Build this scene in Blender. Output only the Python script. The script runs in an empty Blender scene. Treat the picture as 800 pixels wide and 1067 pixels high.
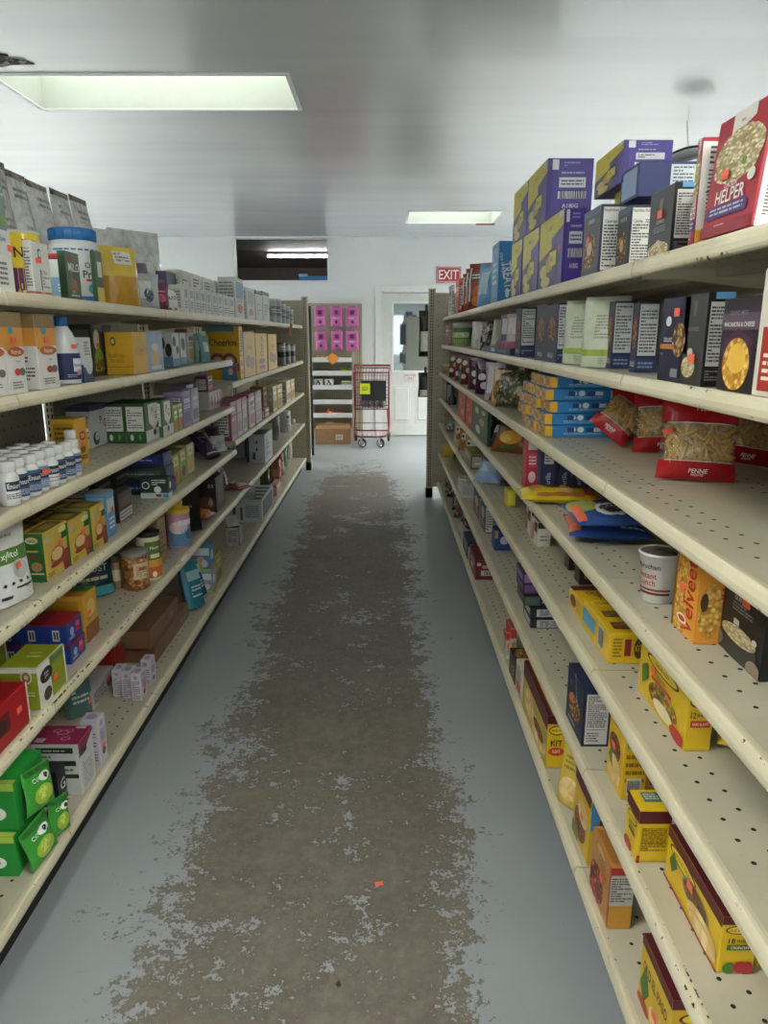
import bpy, math, random
from math import sin, cos, tan, atan, atan2, pi, radians, sqrt
from mathutils import Vector, Matrix, Euler

rnd = random.Random(11)
SC = bpy.context.scene
COL = SC.collection

# ------------------------------------------------------------------ camera
EYE, FPX, CXP, CYP = 1.45, 750.0, 400.0, 533.5
PITCH = radians(13.82)
cam_data = bpy.data.cameras.new('camera')
cam_data.sensor_fit = 'VERTICAL'
cam_data.sensor_height = 24.0
cam_data.lens = FPX / 1067.0 * 24.0
cam_data.clip_start = 0.05
cam_data.clip_end = 100
camera = bpy.data.objects.new('camera', cam_data)
COL.objects.link(camera)
camera.location = (0, 0, EYE)
camera.rotation_euler = (pi / 2 - PITCH, 0, 0)
SC.camera = camera


def at(px, py, z):
    """point of the horizontal plane at height z seen at a pixel of the photo"""
    dx, dy = px - CXP, py - CYP
    fy = FPX * cos(PITCH) - dy * sin(PITCH)
    fz = -FPX * sin(PITCH) - dy * cos(PITCH)
    t = (z - EYE) / fz
    return dx * t, fy * t


def y_on_line(px, x, z):
    """depth at which the aisle line (x, *, z) is seen at pixel column px"""
    zc = FPX * x / (px - CXP)
    return (zc - (EYE - z) * sin(PITCH)) / cos(PITCH)


def zc_of(y, z):
    return y * cos(PITCH) + (EYE - z) * sin(PITCH)


def z_at(y, py):
    return EYE - y * tan(PITCH + atan((py - CYP) / FPX))


# ------------------------------------------------------------------ materials
MATS = {}


def lin(c):
    c = c.lstrip('#')
    out = []
    for k in (0, 2, 4):
        v = int(c[k:k + 2], 16) / 255
        out.append(v / 12.92 if v <= .04045 else ((v + .055) / 1.055) ** 2.4)
    return (*out, 1)


class NT:
    """tiny helper for node trees"""
    def __init__(s, name):
        s.m = bpy.data.materials.new(name)
        s.m.use_nodes = True
        s.t = s.m.node_tree
        s.b = s.t.nodes['Principled BSDF']

    def n(s, typ, **kw):
        nd = s.t.nodes.new(typ)
        for k, v in kw.items():
            if hasattr(nd, k):
                setattr(nd, k, v)
            else:
                nd.inputs[k.replace('_', ' ')].default_value = v
        return nd

    def l(s, a, b):
        s.t.links.new(a, b)

    def math(s, op, a, b=None, c=None):
        nd = s.t.nodes.new('ShaderNodeMath')
        nd.operation = op
        for i, v in enumerate((a, b, c)):
            if v is None:
                continue
            if isinstance(v, (int, float)):
                nd.inputs[i].default_value = v
            else:
                s.l(v, nd.inputs[i])
        return nd.outputs[0]

    def mix(s, fac, a, b):
        nd = s.t.nodes.new('ShaderNodeMix')
        nd.data_type = 'RGBA'
        for i, v in ((0, fac), (6, a), (7, b)):
            if isinstance(v, (int, float)):
                nd.inputs[i].default_value = v
            elif isinstance(v, tuple):
                nd.inputs[i].default_value = v
            elif isinstance(v, str):
                nd.inputs[i].default_value = lin(v)
            else:
                s.l(v, nd.inputs[i])
        return nd.outputs[2]

    def ramp(s, fac, stops, interp='LINEAR'):
        nd = s.t.nodes.new('ShaderNodeValToRGB')
        nd.color_ramp.interpolation = interp
        el = nd.color_ramp.elements
        while len(el) < len(stops):
            el.new(.5)
        for e, (p, c) in zip(el, stops):
            e.position = p
            e.color = lin(c) if isinstance(c, str) else (c, c, c, 1)
        s.l(fac, nd.inputs[0])
        return nd.outputs[0]

    def coord(s, kind='Object'):
        return s.t.nodes.new('ShaderNodeTexCoord').outputs[kind]

    def noise(s, vec, scale, detail=3, rough=.55):
        nd = s.t.nodes.new('ShaderNodeTexNoise')
        nd.inputs['Scale'].default_value = scale
        nd.inputs['Detail'].default_value = detail
        nd.inputs['Roughness'].default_value = rough
        s.l(vec, nd.inputs['Vector'])
        return nd.outputs['Fac']

    def voro(s, vec, scale, out='Color', feature='F1'):
        nd = s.t.nodes.new('ShaderNodeTexVoronoi')
        nd.feature = feature
        nd.inputs['Scale'].default_value = scale
        s.l(vec, nd.inputs['Vector'])
        return nd.outputs[out]

    def scale(s, vec, x, y, z):
        nd = s.t.nodes.new('ShaderNodeVectorMath')
        nd.operation = 'MULTIPLY'
        s.l(vec, nd.inputs[0])
        nd.inputs[1].default_value = (x, y, z)
        return nd.outputs[0]

    def sep(s, vec):
        nd = s.t.nodes.new('ShaderNodeSeparateXYZ')
        s.l(vec, nd.inputs[0])
        return nd.outputs

    def bump(s, h, strength=.2, dist=.002):
        nd = s.t.nodes.new('ShaderNodeBump')
        nd.inputs['Strength'].default_value = strength
        nd.inputs['Distance'].default_value = dist
        s.l(h, nd.inputs['Height'])
        s.l(nd.outputs[0], s.b.inputs['Normal'])

    def col(s, c):
        if isinstance(c, str):
            s.b.inputs['Base Color'].default_value = lin(c)
        else:
            s.l(c, s.b.inputs['Base Color'])

    def set(s, **kw):
        for k, v in kw.items():
            s.b.inputs[k.replace('_', ' ')].default_value = v


def mat(c):
    """material from a hex colour or a *name"""
    if c in MATS:
        return MATS[c]
    if c.startswith('*'):
        raise KeyError(c)
    hexc, _, mode = c.partition('/')
    t = NT('print_' + hexc.lstrip('#') + mode)
    o = t.coord()
    f = t.noise(o, 22, 2)
    base = lin(hexc)
    dark = (*[v * .86 for v in base[:3]], 1)
    t.col(t.mix(t.ramp(f, [(.35, 0.0), (.7, .8)]), base, dark))
    if mode == 'm':        # matte plastic
        t.set(Roughness=.55)
    elif mode == 'g':      # glossy film
        t.set(Roughness=.22)
        t.bump(t.noise(o, 38, 4), .55, .006)
    elif mode == 's':      # smooth shiny plastic
        t.set(Roughness=.25)
    else:
        t.set(Roughness=.42)
    MATS[c] = t.m
    return t.m


def food(name, scale, stops, rough=.5, stretch=(1, 1, 1)):
    t = NT('picture_' + name)
    o = t.scale(t.coord(), *stretch)
    v = t.voro(o, scale, 'Color')
    d = t.voro(o, scale, 'Distance')
    sp = t.n('ShaderNodeSeparateColor')
    t.l(v, sp.inputs[0])
    c = t.ramp(sp.outputs[0], stops)
    c2 = t.mix(t.ramp(d, [(.25, 0.0), (.85, .8)]), c, stops[0][1])
    t.col(c2)
    t.set(Roughness=rough)
    MATS['*' + name] = t.m


food('noodles', 160, [(.0, '8d7a55'), (.45, 'c9b98c'), (.9, 'e9e0c2')], stretch=(1, .6, 1.6))
food('penne', 90, [(.0, '6d4d1c'), (.4, 'a67f38'), (.9, 'd9b768')], stretch=(1, 1, 1.7))
food('cookie', 110, [(.0, '5a3414'), (.4, 'a8722e'), (.9, 'd6a04d')])
food('macaroni', 120, [(.0, 'a06a1c'), (.4, 'd9a33c'), (.9, 'f2cf72')])
food('salad', 150, [(.0, '2c3016'), (.3, '5c6a2c'), (.6, '8d5a30'), (.85, 'c2562d')])
food('meal', 140, [(.0, '2a1a10'), (.4, '7a4722'), (.7, 'b4823f'), (.95, 'd8c08a')])
food('tortilla', 40, [(.0, 'cfa863'), (.5, 'e3c88b'), (.95, 'f1dfb0')])
food('veg', 130, [(.0, '2b4a1c'), (.4, '7c8a2a'), (.7, 'd07a24'), (.95, 'e7d7a0')])
food('taco', 120, [(.0, '4a2b14'), (.4, 'a3622a'), (.7, '7d8a30'), (.95, 'd9a548')])
food('cereal', 110, [(.0, '4d1c16'), (.5, '8c3a26'), (.95, 'c98a4d')])
food('berries', 120, [(.0, '5a1626'), (.5, 'a02c3c'), (.95, 'd46a70')])
food('nuts', 75, [(.0, '6b3f1d'), (.4, 'b37a43'), (.95, 'd9ac74')], rough=.3)
food('wrap', 45, [(.0, '3a3534'), (.25, '8b8580'), (.5, '6a1f22'), (.75, 'c9c2ba'), (.95, '3c4452')], rough=.25)
food('darkbag', 55, [(.0, '17161a'), (.4, '3d2a2a'), (.7, '74605a'), (.95, 'b9b0a8')], rough=.25)
food('pattern', 60, [(.0, '22222a'), (.4, '8d8d92'), (.6, 'd8d8d8'), (.95, '44444c')], rough=.4)
food('leafbag', 70, [(.0, '26301d'), (.35, '6d7158'), (.6, 'b9b8a4'), (.8, '8a5a32'), (.95, '3f4a34')], rough=.25)


def m_film():
    t = NT('clear_film')
    tr = t.n('ShaderNodeBsdfTransparent')
    gl = t.n('ShaderNodeBsdfGlossy')
    gl.inputs['Roughness'].default_value = .14
    df = t.n('ShaderNodeBsdfDiffuse')
    df.inputs['Color'].default_value = (.6, .58, .54, 1)
    o = t.coord()
    nz = t.noise(o, 60, 4)
    bp = t.n('ShaderNodeBump')
    bp.inputs['Strength'].default_value = .9
    bp.inputs['Distance'].default_value = .006
    t.l(nz, bp.inputs['Height'])
    t.l(bp.outputs[0], gl.inputs['Normal'])
    m1 = t.n('ShaderNodeMixShader')
    m1.inputs[0].default_value = .6
    t.l(df.outputs[0], m1.inputs[1])
    t.l(gl.outputs[0], m1.inputs[2])
    m2 = t.n('ShaderNodeMixShader')
    t.l(t.ramp(nz, [(.42, .05), (.75, .34)]), m2.inputs[0])
    t.l(tr.outputs[0], m2.inputs[1])
    t.l(m1.outputs[0], m2.inputs[2])
    out = [n for n in t.t.nodes if n.type == 'OUTPUT_MATERIAL'][0]
    t.l(m2.outputs[0], out.inputs['Surface'])
    MATS['*film'] = t.m
    t = NT('milky_film')
    tr = t.n('ShaderNodeBsdfTransparent')
    o = t.coord()
    nz = t.noise(o, 28, 5)
    t.col(t.ramp(nz, [(.3, 'bcbab7'), (.5, 'e6e5e3'), (.7, 'fafaf8')]))
    t.set(Roughness=.2)
    t.bump(nz, .9, .01)
    m2 = t.n('ShaderNodeMixShader')
    m2.inputs[0].default_value = .72
    t.l(tr.outputs[0], m2.inputs[1])
    t.l(t.b.outputs[0], m2.inputs[2])
    out = [n for n in t.t.nodes if n.type == 'OUTPUT_MATERIAL'][0]
    t.l(m2.outputs[0], out.inputs['Surface'])
    MATS['*milky'] = t.m


m_film()


# ------------------------------------------------------------------ mesh builder
class MB:
    def __init__(s):
        s.v, s.f, s.mi, s.sm, s.mats = [], [], [], [], []

    def slot(s, c):
        m = mat(c) if isinstance(c, str) else c
        if m not in s.mats:
            s.mats.append(m)
        return s.mats.index(m)

    def add(s, vs, fs, c, smooth=False):
        b, k = len(s.v), s.slot(c)
        s.v.extend(vs)
        for f in fs:
            s.f.append([b + i for i in f])
            s.mi.append(k)
            s.sm.append(smooth)

    def box(s, x0, x1, y0, y1, z0, z1, c, ch=0.0):
        if ch <= 0:
            vs = [(x, y, z) for x in (x0, x1) for y in (y0, y1) for z in (z0, z1)]
            fs = [(0, 1, 3, 2), (4, 6, 7, 5), (0, 4, 5, 1), (2, 3, 7, 6), (0, 2, 6, 4), (1, 5, 7, 3)]
            s.add(vs, fs, c)
            return
        vs, idx = [], {}
        for a, x in enumerate((x0, x1)):
            for b, y in enumerate((y0, y1)):
                for d, z in enumerate((z0, z1)):
                    sx, sy, sz = 1 - 2 * a, 1 - 2 * b, 1 - 2 * d
                    for ax in range(3):
                        p = [x + sx * ch, y + sy * ch, z + sz * ch]
                        p[ax] = (x, y, z)[ax]
                        idx[a, b, d, ax] = len(vs)
                        vs.append(tuple(p))
        fs = []
        for ax in range(3):
            o1, o2 = [i for i in range(3) if i != ax]
            for e in (0, 1):
                q = []
                for p1, p2 in ((0, 0), (1, 0), (1, 1), (0, 1)):
                    k = [0, 0, 0]
                    k[ax], k[o1], k[o2] = e, p1, p2
                    q.append(idx[(*k, ax)])
                fs.append(q if (e == 1) == (ax != 1) else q[::-1])
            for p1 in (0, 1):
                for p2 in (0, 1):
                    k0, k1 = [0, 0, 0], [0, 0, 0]
                    k0[o1] = k1[o1] = p1
                    k0[o2] = k1[o2] = p2
                    k1[ax] = 1
                    q = [idx[(*k0, o1)], idx[(*k1, o1)], idx[(*k1, o2)], idx[(*k0, o2)]]
                    fs.append(q)
        for a in (0, 1):
            for b in (0, 1):
                for d in (0, 1):
                    fs.append([idx[a, b, d, 0], idx[a, b, d, 1], idx[a, b, d, 2]])
        s.add(vs, fs, c)

    def tube(s, pts, r, c, n=8, closed=False, smooth=True):
        pts = [Vector(p) for p in pts]
        rings = []
        m = len(pts)
        for i, p in enumerate(pts):
            a = pts[(i - 1) % m] if (i or closed) else p
            b = pts[(i + 1) % m] if (i < m - 1 or closed) else p
            t = (b - a).normalized()
            u = t.cross(Vector((0, 0, 1)) if abs(t.z) < .95 else Vector((1, 0, 0))).normalized()
            w = t.cross(u)
            rings.append([tuple(p + (u * cos(2 * pi * k / n) + w * sin(2 * pi * k / n)) * r) for k in range(n)])
        vs = [q for R in rings for q in R]
        fs = []
        for i in range(m if closed else m - 1):
            for k in range(n):
                a, b = i * n, ((i + 1) % m) * n
                fs.append((a + k, a + (k + 1) % n, b + (k + 1) % n, b + k))
        if not closed:
            fs.append(tuple(range(n))[::-1])
            fs.append(tuple((m - 1) * n + k for k in range(n)))
        s.add(vs, fs, c, smooth)

    def lathe(s, prof, c, n=24, smooth=True, bands=None):
        """prof: [(r, z)]; bands: colour per profile segment"""
        vs = [(r * cos(2 * pi * k / n), r * sin(2 * pi * k / n), z) for r, z in prof for k in range(n)]
        b = len(s.v)
        s.v.extend(vs)
        for i in range(len(prof) - 1):
            k0 = s.slot(bands[i] if bands else c)
            for k in range(n):
                s.f.append([b + i * n + k, b + i * n + (k + 1) % n, b + (i + 1) * n + (k + 1) % n, b + (i + 1) * n + k])
                s.mi.append(k0)
                s.sm.append(smooth)
        for i, rev in ((0, True), (len(prof) - 1, False)):
            if prof[i][0] > 1e-4:
                q = [b + i * n + k for k in range(n)]
                s.f.append(q[::-1] if rev else q)
                s.mi.append(s.slot((bands[min(i, len(bands) - 1)]) if bands else c))
                s.sm.append(False)

    def mesh(s, name):
        me = bpy.data.meshes.new(name)
        me.from_pydata([tuple(v) for v in s.v], [], s.f)
        for m in s.mats:
            me.materials.append(m)
        me.polygons.foreach_set('material_index', s.mi)
        me.polygons.foreach_set('use_smooth', s.sm)
        me.update()
        return me

    def build(s, name, parent=None, loc=(0, 0, 0), rot=(0, 0, 0)):
        o = bpy.data.objects.new(name, s.mesh(name))
        COL.objects.link(o)
        o.location = loc
        o.rotation_euler = rot
        if parent:
            o.parent = parent
        return o


def tag(o, label, cat, group=None):
    o['label'] = label
    o['category'] = cat
    if group:
        o['group'] = group
    return o


def empty(name, label, cat, loc=(0, 0, 0), rz=0, group=None):
    o = bpy.data.objects.new(name, None)
    o.empty_display_size = .05
    COL.objects.link(o)
    o.location = loc
    o.rotation_euler = (0, 0, rz)
    return tag(o, label, cat, group)


def structure(o):
    o['kind'] = 'structure'
    return o


# ------------------------------------------------------------------ printed art on surfaces
TXT = {}


def text_geo(s, bold=.013):
    k = (s, bold)
    if k in TXT:
        return TXT[k]
    cu = bpy.data.curves.new('txt', 'FONT')
    cu.body = s
    cu.resolution_u = 2
    cu.offset = bold
    cu.align_x = 'CENTER'
    o = bpy.data.objects.new('txt', cu)
    me = bpy.data.meshes.new_from_object(o)
    vs = [(v.co.x, v.co.y) for v in me.vertices]
    fs = [tuple(p.vertices) for p in me.polygons]
    bpy.data.objects.remove(o)
    bpy.data.curves.remove(cu)
    bpy.data.meshes.remove(me)
    x0, x1 = min(v[0] for v in vs), max(v[0] for v in vs)
    y0, y1 = min(v[1] for v in vs), max(v[1] for v in vs)
    vs = [((x - (x0 + x1) / 2), (y - (y0 + y1) / 2)) for x, y in vs]
    TXT[k] = (vs, fs, x1 - x0, y1 - y0)
    return TXT[k]


class Flat:
    """a flat face: origin o, unit right r, unit up u, normal n, width W, height H"""
    nu = nv = 1

    def __init__(s, o, r, u, W, H):
        s.o, s.r, s.u, s.W, s.H = Vector(o), Vector(r), Vector(u), W, H
        s.n = s.r.cross(s.u)

    def p(s, u, v, off):
        return s.o + s.r * (u * s.W) + s.u * (v * s.H) + s.n * off


class Cyl:
    nu, nv = 10, 1

    def __init__(s, r, z0, z1, a0, arc=pi * .9):
        s.rad, s.z0, s.z1, s.a0, s.arc = r, z0, z1, a0, arc
        s.W, s.H = (r(.3) if callable(r) else r) * arc, z1 - z0

    def p(s, u, v, off):
        a = s.a0 + (u - .5) * s.arc
        r = (s.rad(v) if callable(s.rad) else s.rad) + off
        return Vector((r * cos(a), r * sin(a), s.z0 + (s.z1 - s.z0) * v))


def put_art(mb, sf, items):
    for k, it in enumerate(items):
        off = .0004 + .00022 * k + getattr(sf, 'lift', 0)
        kind, c = it[0], it[1]
        if kind == 'r':
            u0, v0, u1, v1 = it[2:6]
            nu, nv = sf.nu, sf.nv
            vs = [sf.p(u0 + (u1 - u0) * i / nu, v0 + (v1 - v0) * j / nv, off) for j in range(nv + 1) for i in range(nu + 1)]
            fs = [(j * (nu + 1) + i, j * (nu + 1) + i + 1, (j + 1) * (nu + 1) + i + 1, (j + 1) * (nu + 1) + i) for j in range(nv) for i in range(nu)]
            mb.add(vs, fs, c, sf.nu > 1)
        elif kind == 'e':
            u, v, ru, rv = it[2:6]
            n = 20
            rings = (1.0,) if sf.nu == 1 else (.33, .66, 1.0)
            cl = lambda q: min(.998, max(.002, q))
            vs = [sf.p(cl(u), cl(v), off)]
            for q in rings:
                vs += [sf.p(cl(u + ru * q * cos(2 * pi * i / n)), cl(v + rv * q * sin(2 * pi * i / n)), off) for i in range(n)]
            fs = [(0, 1 + i, 1 + (i + 1) % n) for i in range(n)]
            for q in range(len(rings) - 1):
                b0, b1 = 1 + q * n, 1 + (q + 1) * n
                fs += [(b0 + i, b1 + i, b1 + (i + 1) % n, b0 + (i + 1) % n) for i in range(n)]
            mb.add(vs, fs, c)
        elif kind == 'g':
            mb.add([sf.p(u, v, off) for u, v in it[2]], [tuple(range(len(it[2])))], c)
        elif kind == 't':
            s, u, v, hv, mw = it[2:7]
            rot = radians(it[7]) if len(it) > 7 else 0
            vs, fs, w, h = text_geo(s)
            sc = hv * sf.H / h
            lim = mw * (sf.W if abs(sin(rot)) < .7 else sf.H)
            sx = min(sc, lim / w)
            cr, sr = cos(rot), sin(rot)
            out = []
            for x, y in vs:
                x, y = x * sx, y * sc
                x, y = x * cr - y * sr, x * sr + y * cr
                out.append(sf.p(u + x / sf.W, v + y / sf.H, off))
            mb.add(out, fs, c)
        elif kind == 'p':
            u0, v0, u1, v1, rows = it[2:7]
            pitch = (v1 - v0) / rows
            for q in range(rows):
                y = v1 - (q + .75) * pitch
                x = u0
                while x < u1:
                    wl = (u1 - u0) * rnd.choice((.08, .12, .2, .28))
                    x1 = min(u1, x + wl)
                    mb.add([sf.p(x, y, off), sf.p(x1, y, off), sf.p(x1, y + pitch * .5, off), sf.p(x, y + pitch * .5, off)], [(0, 1, 2, 3)], c)
                    x = x1 + (u1 - u0) * .035
                    if rnd.random() < .08:
                        break
        elif kind == 'b':      # bar code
            u0, v0, u1, v1 = it[2:6]
            x = u0
            while x < u1:
                wl = (u1 - u0) * rnd.choice((.02, .03, .05))
                mb.add([sf.p(x, v0, off), sf.p(min(u1, x + wl), v0, off), sf.p(min(u1, x + wl), v1, off), sf.p(x, v1, off)], [(0, 1, 2, 3)], c)
                x += wl + (u1 - u0) * rnd.choice((.02, .035))


def nutri(u0=.1, v0=.12, u1=.9, v1=.9, rows=16, bg='e9e8e4', ink='4a4a4e', head=True):
    a = [('r', bg, u0, v0, u1, v1)]
    if head:
        a.append(('t', '2a2a2c', 'Nutrition Facts', (u0 + u1) / 2, v1 - .05 * (v1 - v0), .04 * (v1 - v0), (u1 - u0) * .9))
        v1 = v1 - .1 * (v1 - v0)
    a.append(('p', ink, u0 + .04 * (u1 - u0), v0 + .02, u1 - .04 * (u1 - u0), v1, rows))
    return a


# ------------------------------------------------------------------ shelf levels: height and lip position
LV = {
    'LT': (1.545, -.858, 2.2), 'L2': (1.313, -.858, 1.506), 'L3': (1.055, -.858, 1.272), 'L4': (.807, -.858, 1.014),
    'L5': (.525, -.858, .766), 'LB': (.145, -.858, .484),
    'FT': (1.545, -.862, 2.2), 'F2': (1.185, -.862, 1.506), 'F3': (.853, -.862, 1.144), 'F4': (.525, -.862, .812), 'FB': (.145, -.862, .484),
    'RT': (1.595, .515, 2.3), 'R2': (1.366, .51, 1.556), 'R3': (1.131, .492, 1.33), 'R4': (.915, .492, 1.095),
    'R5': (.687, .492, .878), 'R6': (.423, .492, .646), 'RB': (.145, .488, .382),
}
EPS = .001


def spot(lv, cx, cy=None, ins=.012, z=None):
    """near aisle-side bottom corner of something standing on a shelf level"""
    zz, lip, top = LV[lv]
    if z is not None:
        zz = z
    s = -1 if lip < 0 else 1
    if cy is not None:
        X, Y = at(cx, cy, zz)
        if abs(X) >= abs(lip) + .0125 and X * s > 0:
            return X, Y, zz
    X = lip + s * ins
    return X, y_on_line(cx, X, zz), zz


def sticker(parent, sf, u, v, w=.022, h=.014, rot=0, c='f2684f'):
    mb = MB()
    vs = []
    for a, b in ((-1, -1), (1, -1), (1, 1), (-1, 1)):
        x, y = a * w / 2, b * h / 2
        x, y = x * cos(rot) - y * sin(rot), x * sin(rot) + y * cos(rot)
        vs.append((u + x / sf.W, v + y / sf.H))
    top = [sf.p(a, b, .0072 if sf.nu > 1 else .0046) for a, b in vs]
    bot = [sf.p(a, b, .006 if sf.nu > 1 else .0036) for a, b in vs]
    mb.add(top + bot, [(0, 1, 2, 3), (0, 4, 5, 1), (1, 5, 6, 2), (2, 6, 7, 3), (3, 7, 4, 0)], c)
    return mb.build('price_sticker', parent)


def carton(name, label, cat, lv, cx, cy=None, fx=None, nx=None, ty=None, w=None, d=None, h=None, art=None, group=None,
           st=None, yaw=0, z=None, ins=.012, back=0.0, extra=None, loc=None):
    """a printed carton.  cx,cy: its near aisle-side bottom corner; fx: far end of the aisle face; nx: inner end of the near face; ty: top of that corner"""
    art = art or {}
    zz, lip, top = LV[lv]
    s = -1 if lip < 0 else 1
    if loc:
        X, Y, z0 = loc
    else:
        X, Y, z0 = spot(lv, cx, cy, ins, z)
    if back:
        k = (abs(X) + back) / abs(X)
        X *= k
        Y = y_on_line(cx, X, z0)
    zc = zc_of(Y, z0)
    if fx is not None:
        w = abs(y_on_line(fx, X, z0) - Y)
    if nx is not None:
        d = abs((nx - CXP) * zc / FPX - X)
    if ty is not None:
        h = z_at(Y, ty) - z0
    d = min(d, .42)
    h = min(h, top - z0 - .006)
    h = max(h, .012)
    x0, x1 = sorted((0, s * d))
    cxm, cym = (x0 + x1) / 2, w / 2
    col = art.get('col', 'cccccc')
    mb = MB()
    hx, hy = d / 2, w / 2
    mb.box(-hx, hx, -hy, hy, 0, h, col, min(.0016, h * .1))
    if s < 0:
        fr = Flat((hx, -hy, 0), (0, 1, 0), (0, 0, 1), w, h)
    else:
        fr = Flat((-hx, hy, 0), (0, -1, 0), (0, 0, 1), w, h)
    nr = Flat((-hx, -hy, 0), (1, 0, 0), (0, 0, 1), d, h)
    tp = Flat((-hx, -hy, h), (1, 0, 0), (0, 1, 0), d, w)
    put_art(mb, fr, art.get('front', []))
    put_art(mb, nr, art.get('side', []))
    if z0 + h < EYE + .02:
        put_art(mb, tp, art.get('top', [('r', 'b0a89a', 0.02, .495, .98, .505)] if min(w, d) > .05 else []))
    o = mb.build(name, None, (X + cxm, Y + cym, z0 + EPS), (0, 0, radians(yaw)))
    tag(o, label, cat, group)
    if st:
        sf = nr if len(st) > 2 and st[2] == 'n' else fr
        sticker(o, sf, st[0], st[1], rot=radians(st[3]) if len(st) > 3 else 0)
    o['dims'] = (w, d, h)
    del o['dims']
    INFO[o.name] = (X, Y, z0, w, d, h, fr, nr, tp)
    return o


INFO = {}


def clone(o, loc, label=None, rz=None):
    """a copy of a thing with copies of its parts"""
    c = o.copy()
    COL.objects.link(c)
    c.location = loc
    if rz is not None:
        c.rotation_euler = (c.rotation_euler[0], c.rotation_euler[1], rz)
    if label:
        c['label'] = label
    for ch in list(o.children):
        k = ch.copy()
        COL.objects.link(k)
        k.parent = c
        for g in list(ch.children):
            q = g.copy()
            COL.objects.link(q)
            q.parent = k
    return c


def cam_angle(x, y, lv, mixf=.5):
    """direction an item is turned to: between the aisle (0) and the camera (1)"""
    s = 1 if x < 0 else -1
    a = Vector((s, 0))
    c = Vector((-x, -y)).normalized()
    n = a * (1 - mixf) + c * mixf
    return atan2(n.y, n.x)


def round_pack(name, label, cat, lv, cx, cy=None, wpx=None, r=None, ty=None, h=None, col='eeeeee', prof=None, bands=None,
               lid=None, art=None, group=None, st=None, turn=.55, z=None, ins=.012, n=24, loc=None, lab=None, parts=None, arc=pi * .9):
    """cans, tubs, jars, bottles.  cx,cy: centre of the visible foot; prof: [(r fraction, z fraction)]; lid: (colour, z0, z1, r fraction)"""
    zz, lip, top = LV[lv]
    s = -1 if lip < 0 else 1
    if loc:
        X, Y, z0 = loc
    else:
        z0 = zz if z is None else z
        ok = False
        if cy is not None:
            X, Y = at(cx, cy, z0)
            if r is None:
                r = wpx * zc_of(Y, z0) / FPX / 2
            Y += r * .9
            ok = abs(X) > abs(lip) + r + .0125
        if not ok:
            if r is None:
                Xg = lip + s * .05
                Yg = y_on_line(cx, Xg, z0)
                r = wpx * zc_of(Yg, z0) / FPX / 2
            X = lip + s * (r + ins)
            Y = y_on_line(cx, X, z0)
    if r is None:
        r = wpx * zc_of(Y, z0) / FPX / 2
    if ty is not None:
        h = z_at(Y - r * .5, ty) - z0
    h = min(h, top - z0 - .006)
    prof = prof or [(0, 0), (.94, 0), (1, .02), (1, .97), (.96, .99), (0, .99)]
    P = [(a * r, b * h) for a, b in prof]
    mb = MB()
    mb.lathe(P, col, n, True, bands)
    a0 = cam_angle(X, Y, lv, turn)

    def rad(v, P=P):
        zq = v
        for (ra, za), (rb, zb) in zip(P, P[1:]):
            if zb > za and za <= zq <= zb:
                return ra + (rb - ra) * (zq - za) / (zb - za)
        return r
    o = None
    if lab:                     # paper label band: (colour, z0, z1, art, arc)
        o = mb.build(name, None, (X, Y, z0 + EPS))
        lb = MB()
        la, lz0, lz1 = lab[0], lab[1] * h, lab[2] * h
        rl = r * 1.004 + .0006
        aw = lab[4] if len(lab) > 4 else 2 * pi
        cs = Cyl(rl, lz0, lz1, a0, aw)
        cs.nu = 24
        put_art(lb, cs, [('r', la, 0, 0, 1, 1)])
        cs2 = Cyl(rl + .0003, lz0, lz1, a0, min(aw, pi * .9))
        put_art(lb, cs2, lab[3])
        lb.build('label', o)
    elif art:
        sf = Cyl(lambda v: rad(v * h), 0, h, a0, arc)
        sf.nv = 4
        put_art(mb, sf, art)
    if o is None:
        o = mb.build(name, None, (X, Y, z0 + EPS))
    tag(o, label, cat, group)
    if lid:
        lc, l0, l1, lr = lid[:4]
        k = MB()
        rr = r * lr
        zb, zt = l0 * h, l1 * h
        k.lathe([(rr * .97, zb), (rr, zb + .001), (rr, zt - .002), (rr * .95, zt), (0, zt)], lc, n)
        if len(lid) > 4:        # ribs round a cap
            for q in range(16):
                a = 2 * pi * q / 16
                k.tube([(rr * cos(a), rr * sin(a), zb + .002), (rr * cos(a), rr * sin(a), zt - .003)], rr * .03, lc, 4)
        k.build('lid' if len(lid) < 6 else lid[5], o)
    if st:
        sf = Cyl(lambda v: rad(v * h), 0, h, a0, pi * .9)
        sticker(o, sf, st[0], st[1], .016, .012)
    INFO[o.name] = (X, Y, z0, r, r, h, a0)
    return o


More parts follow.
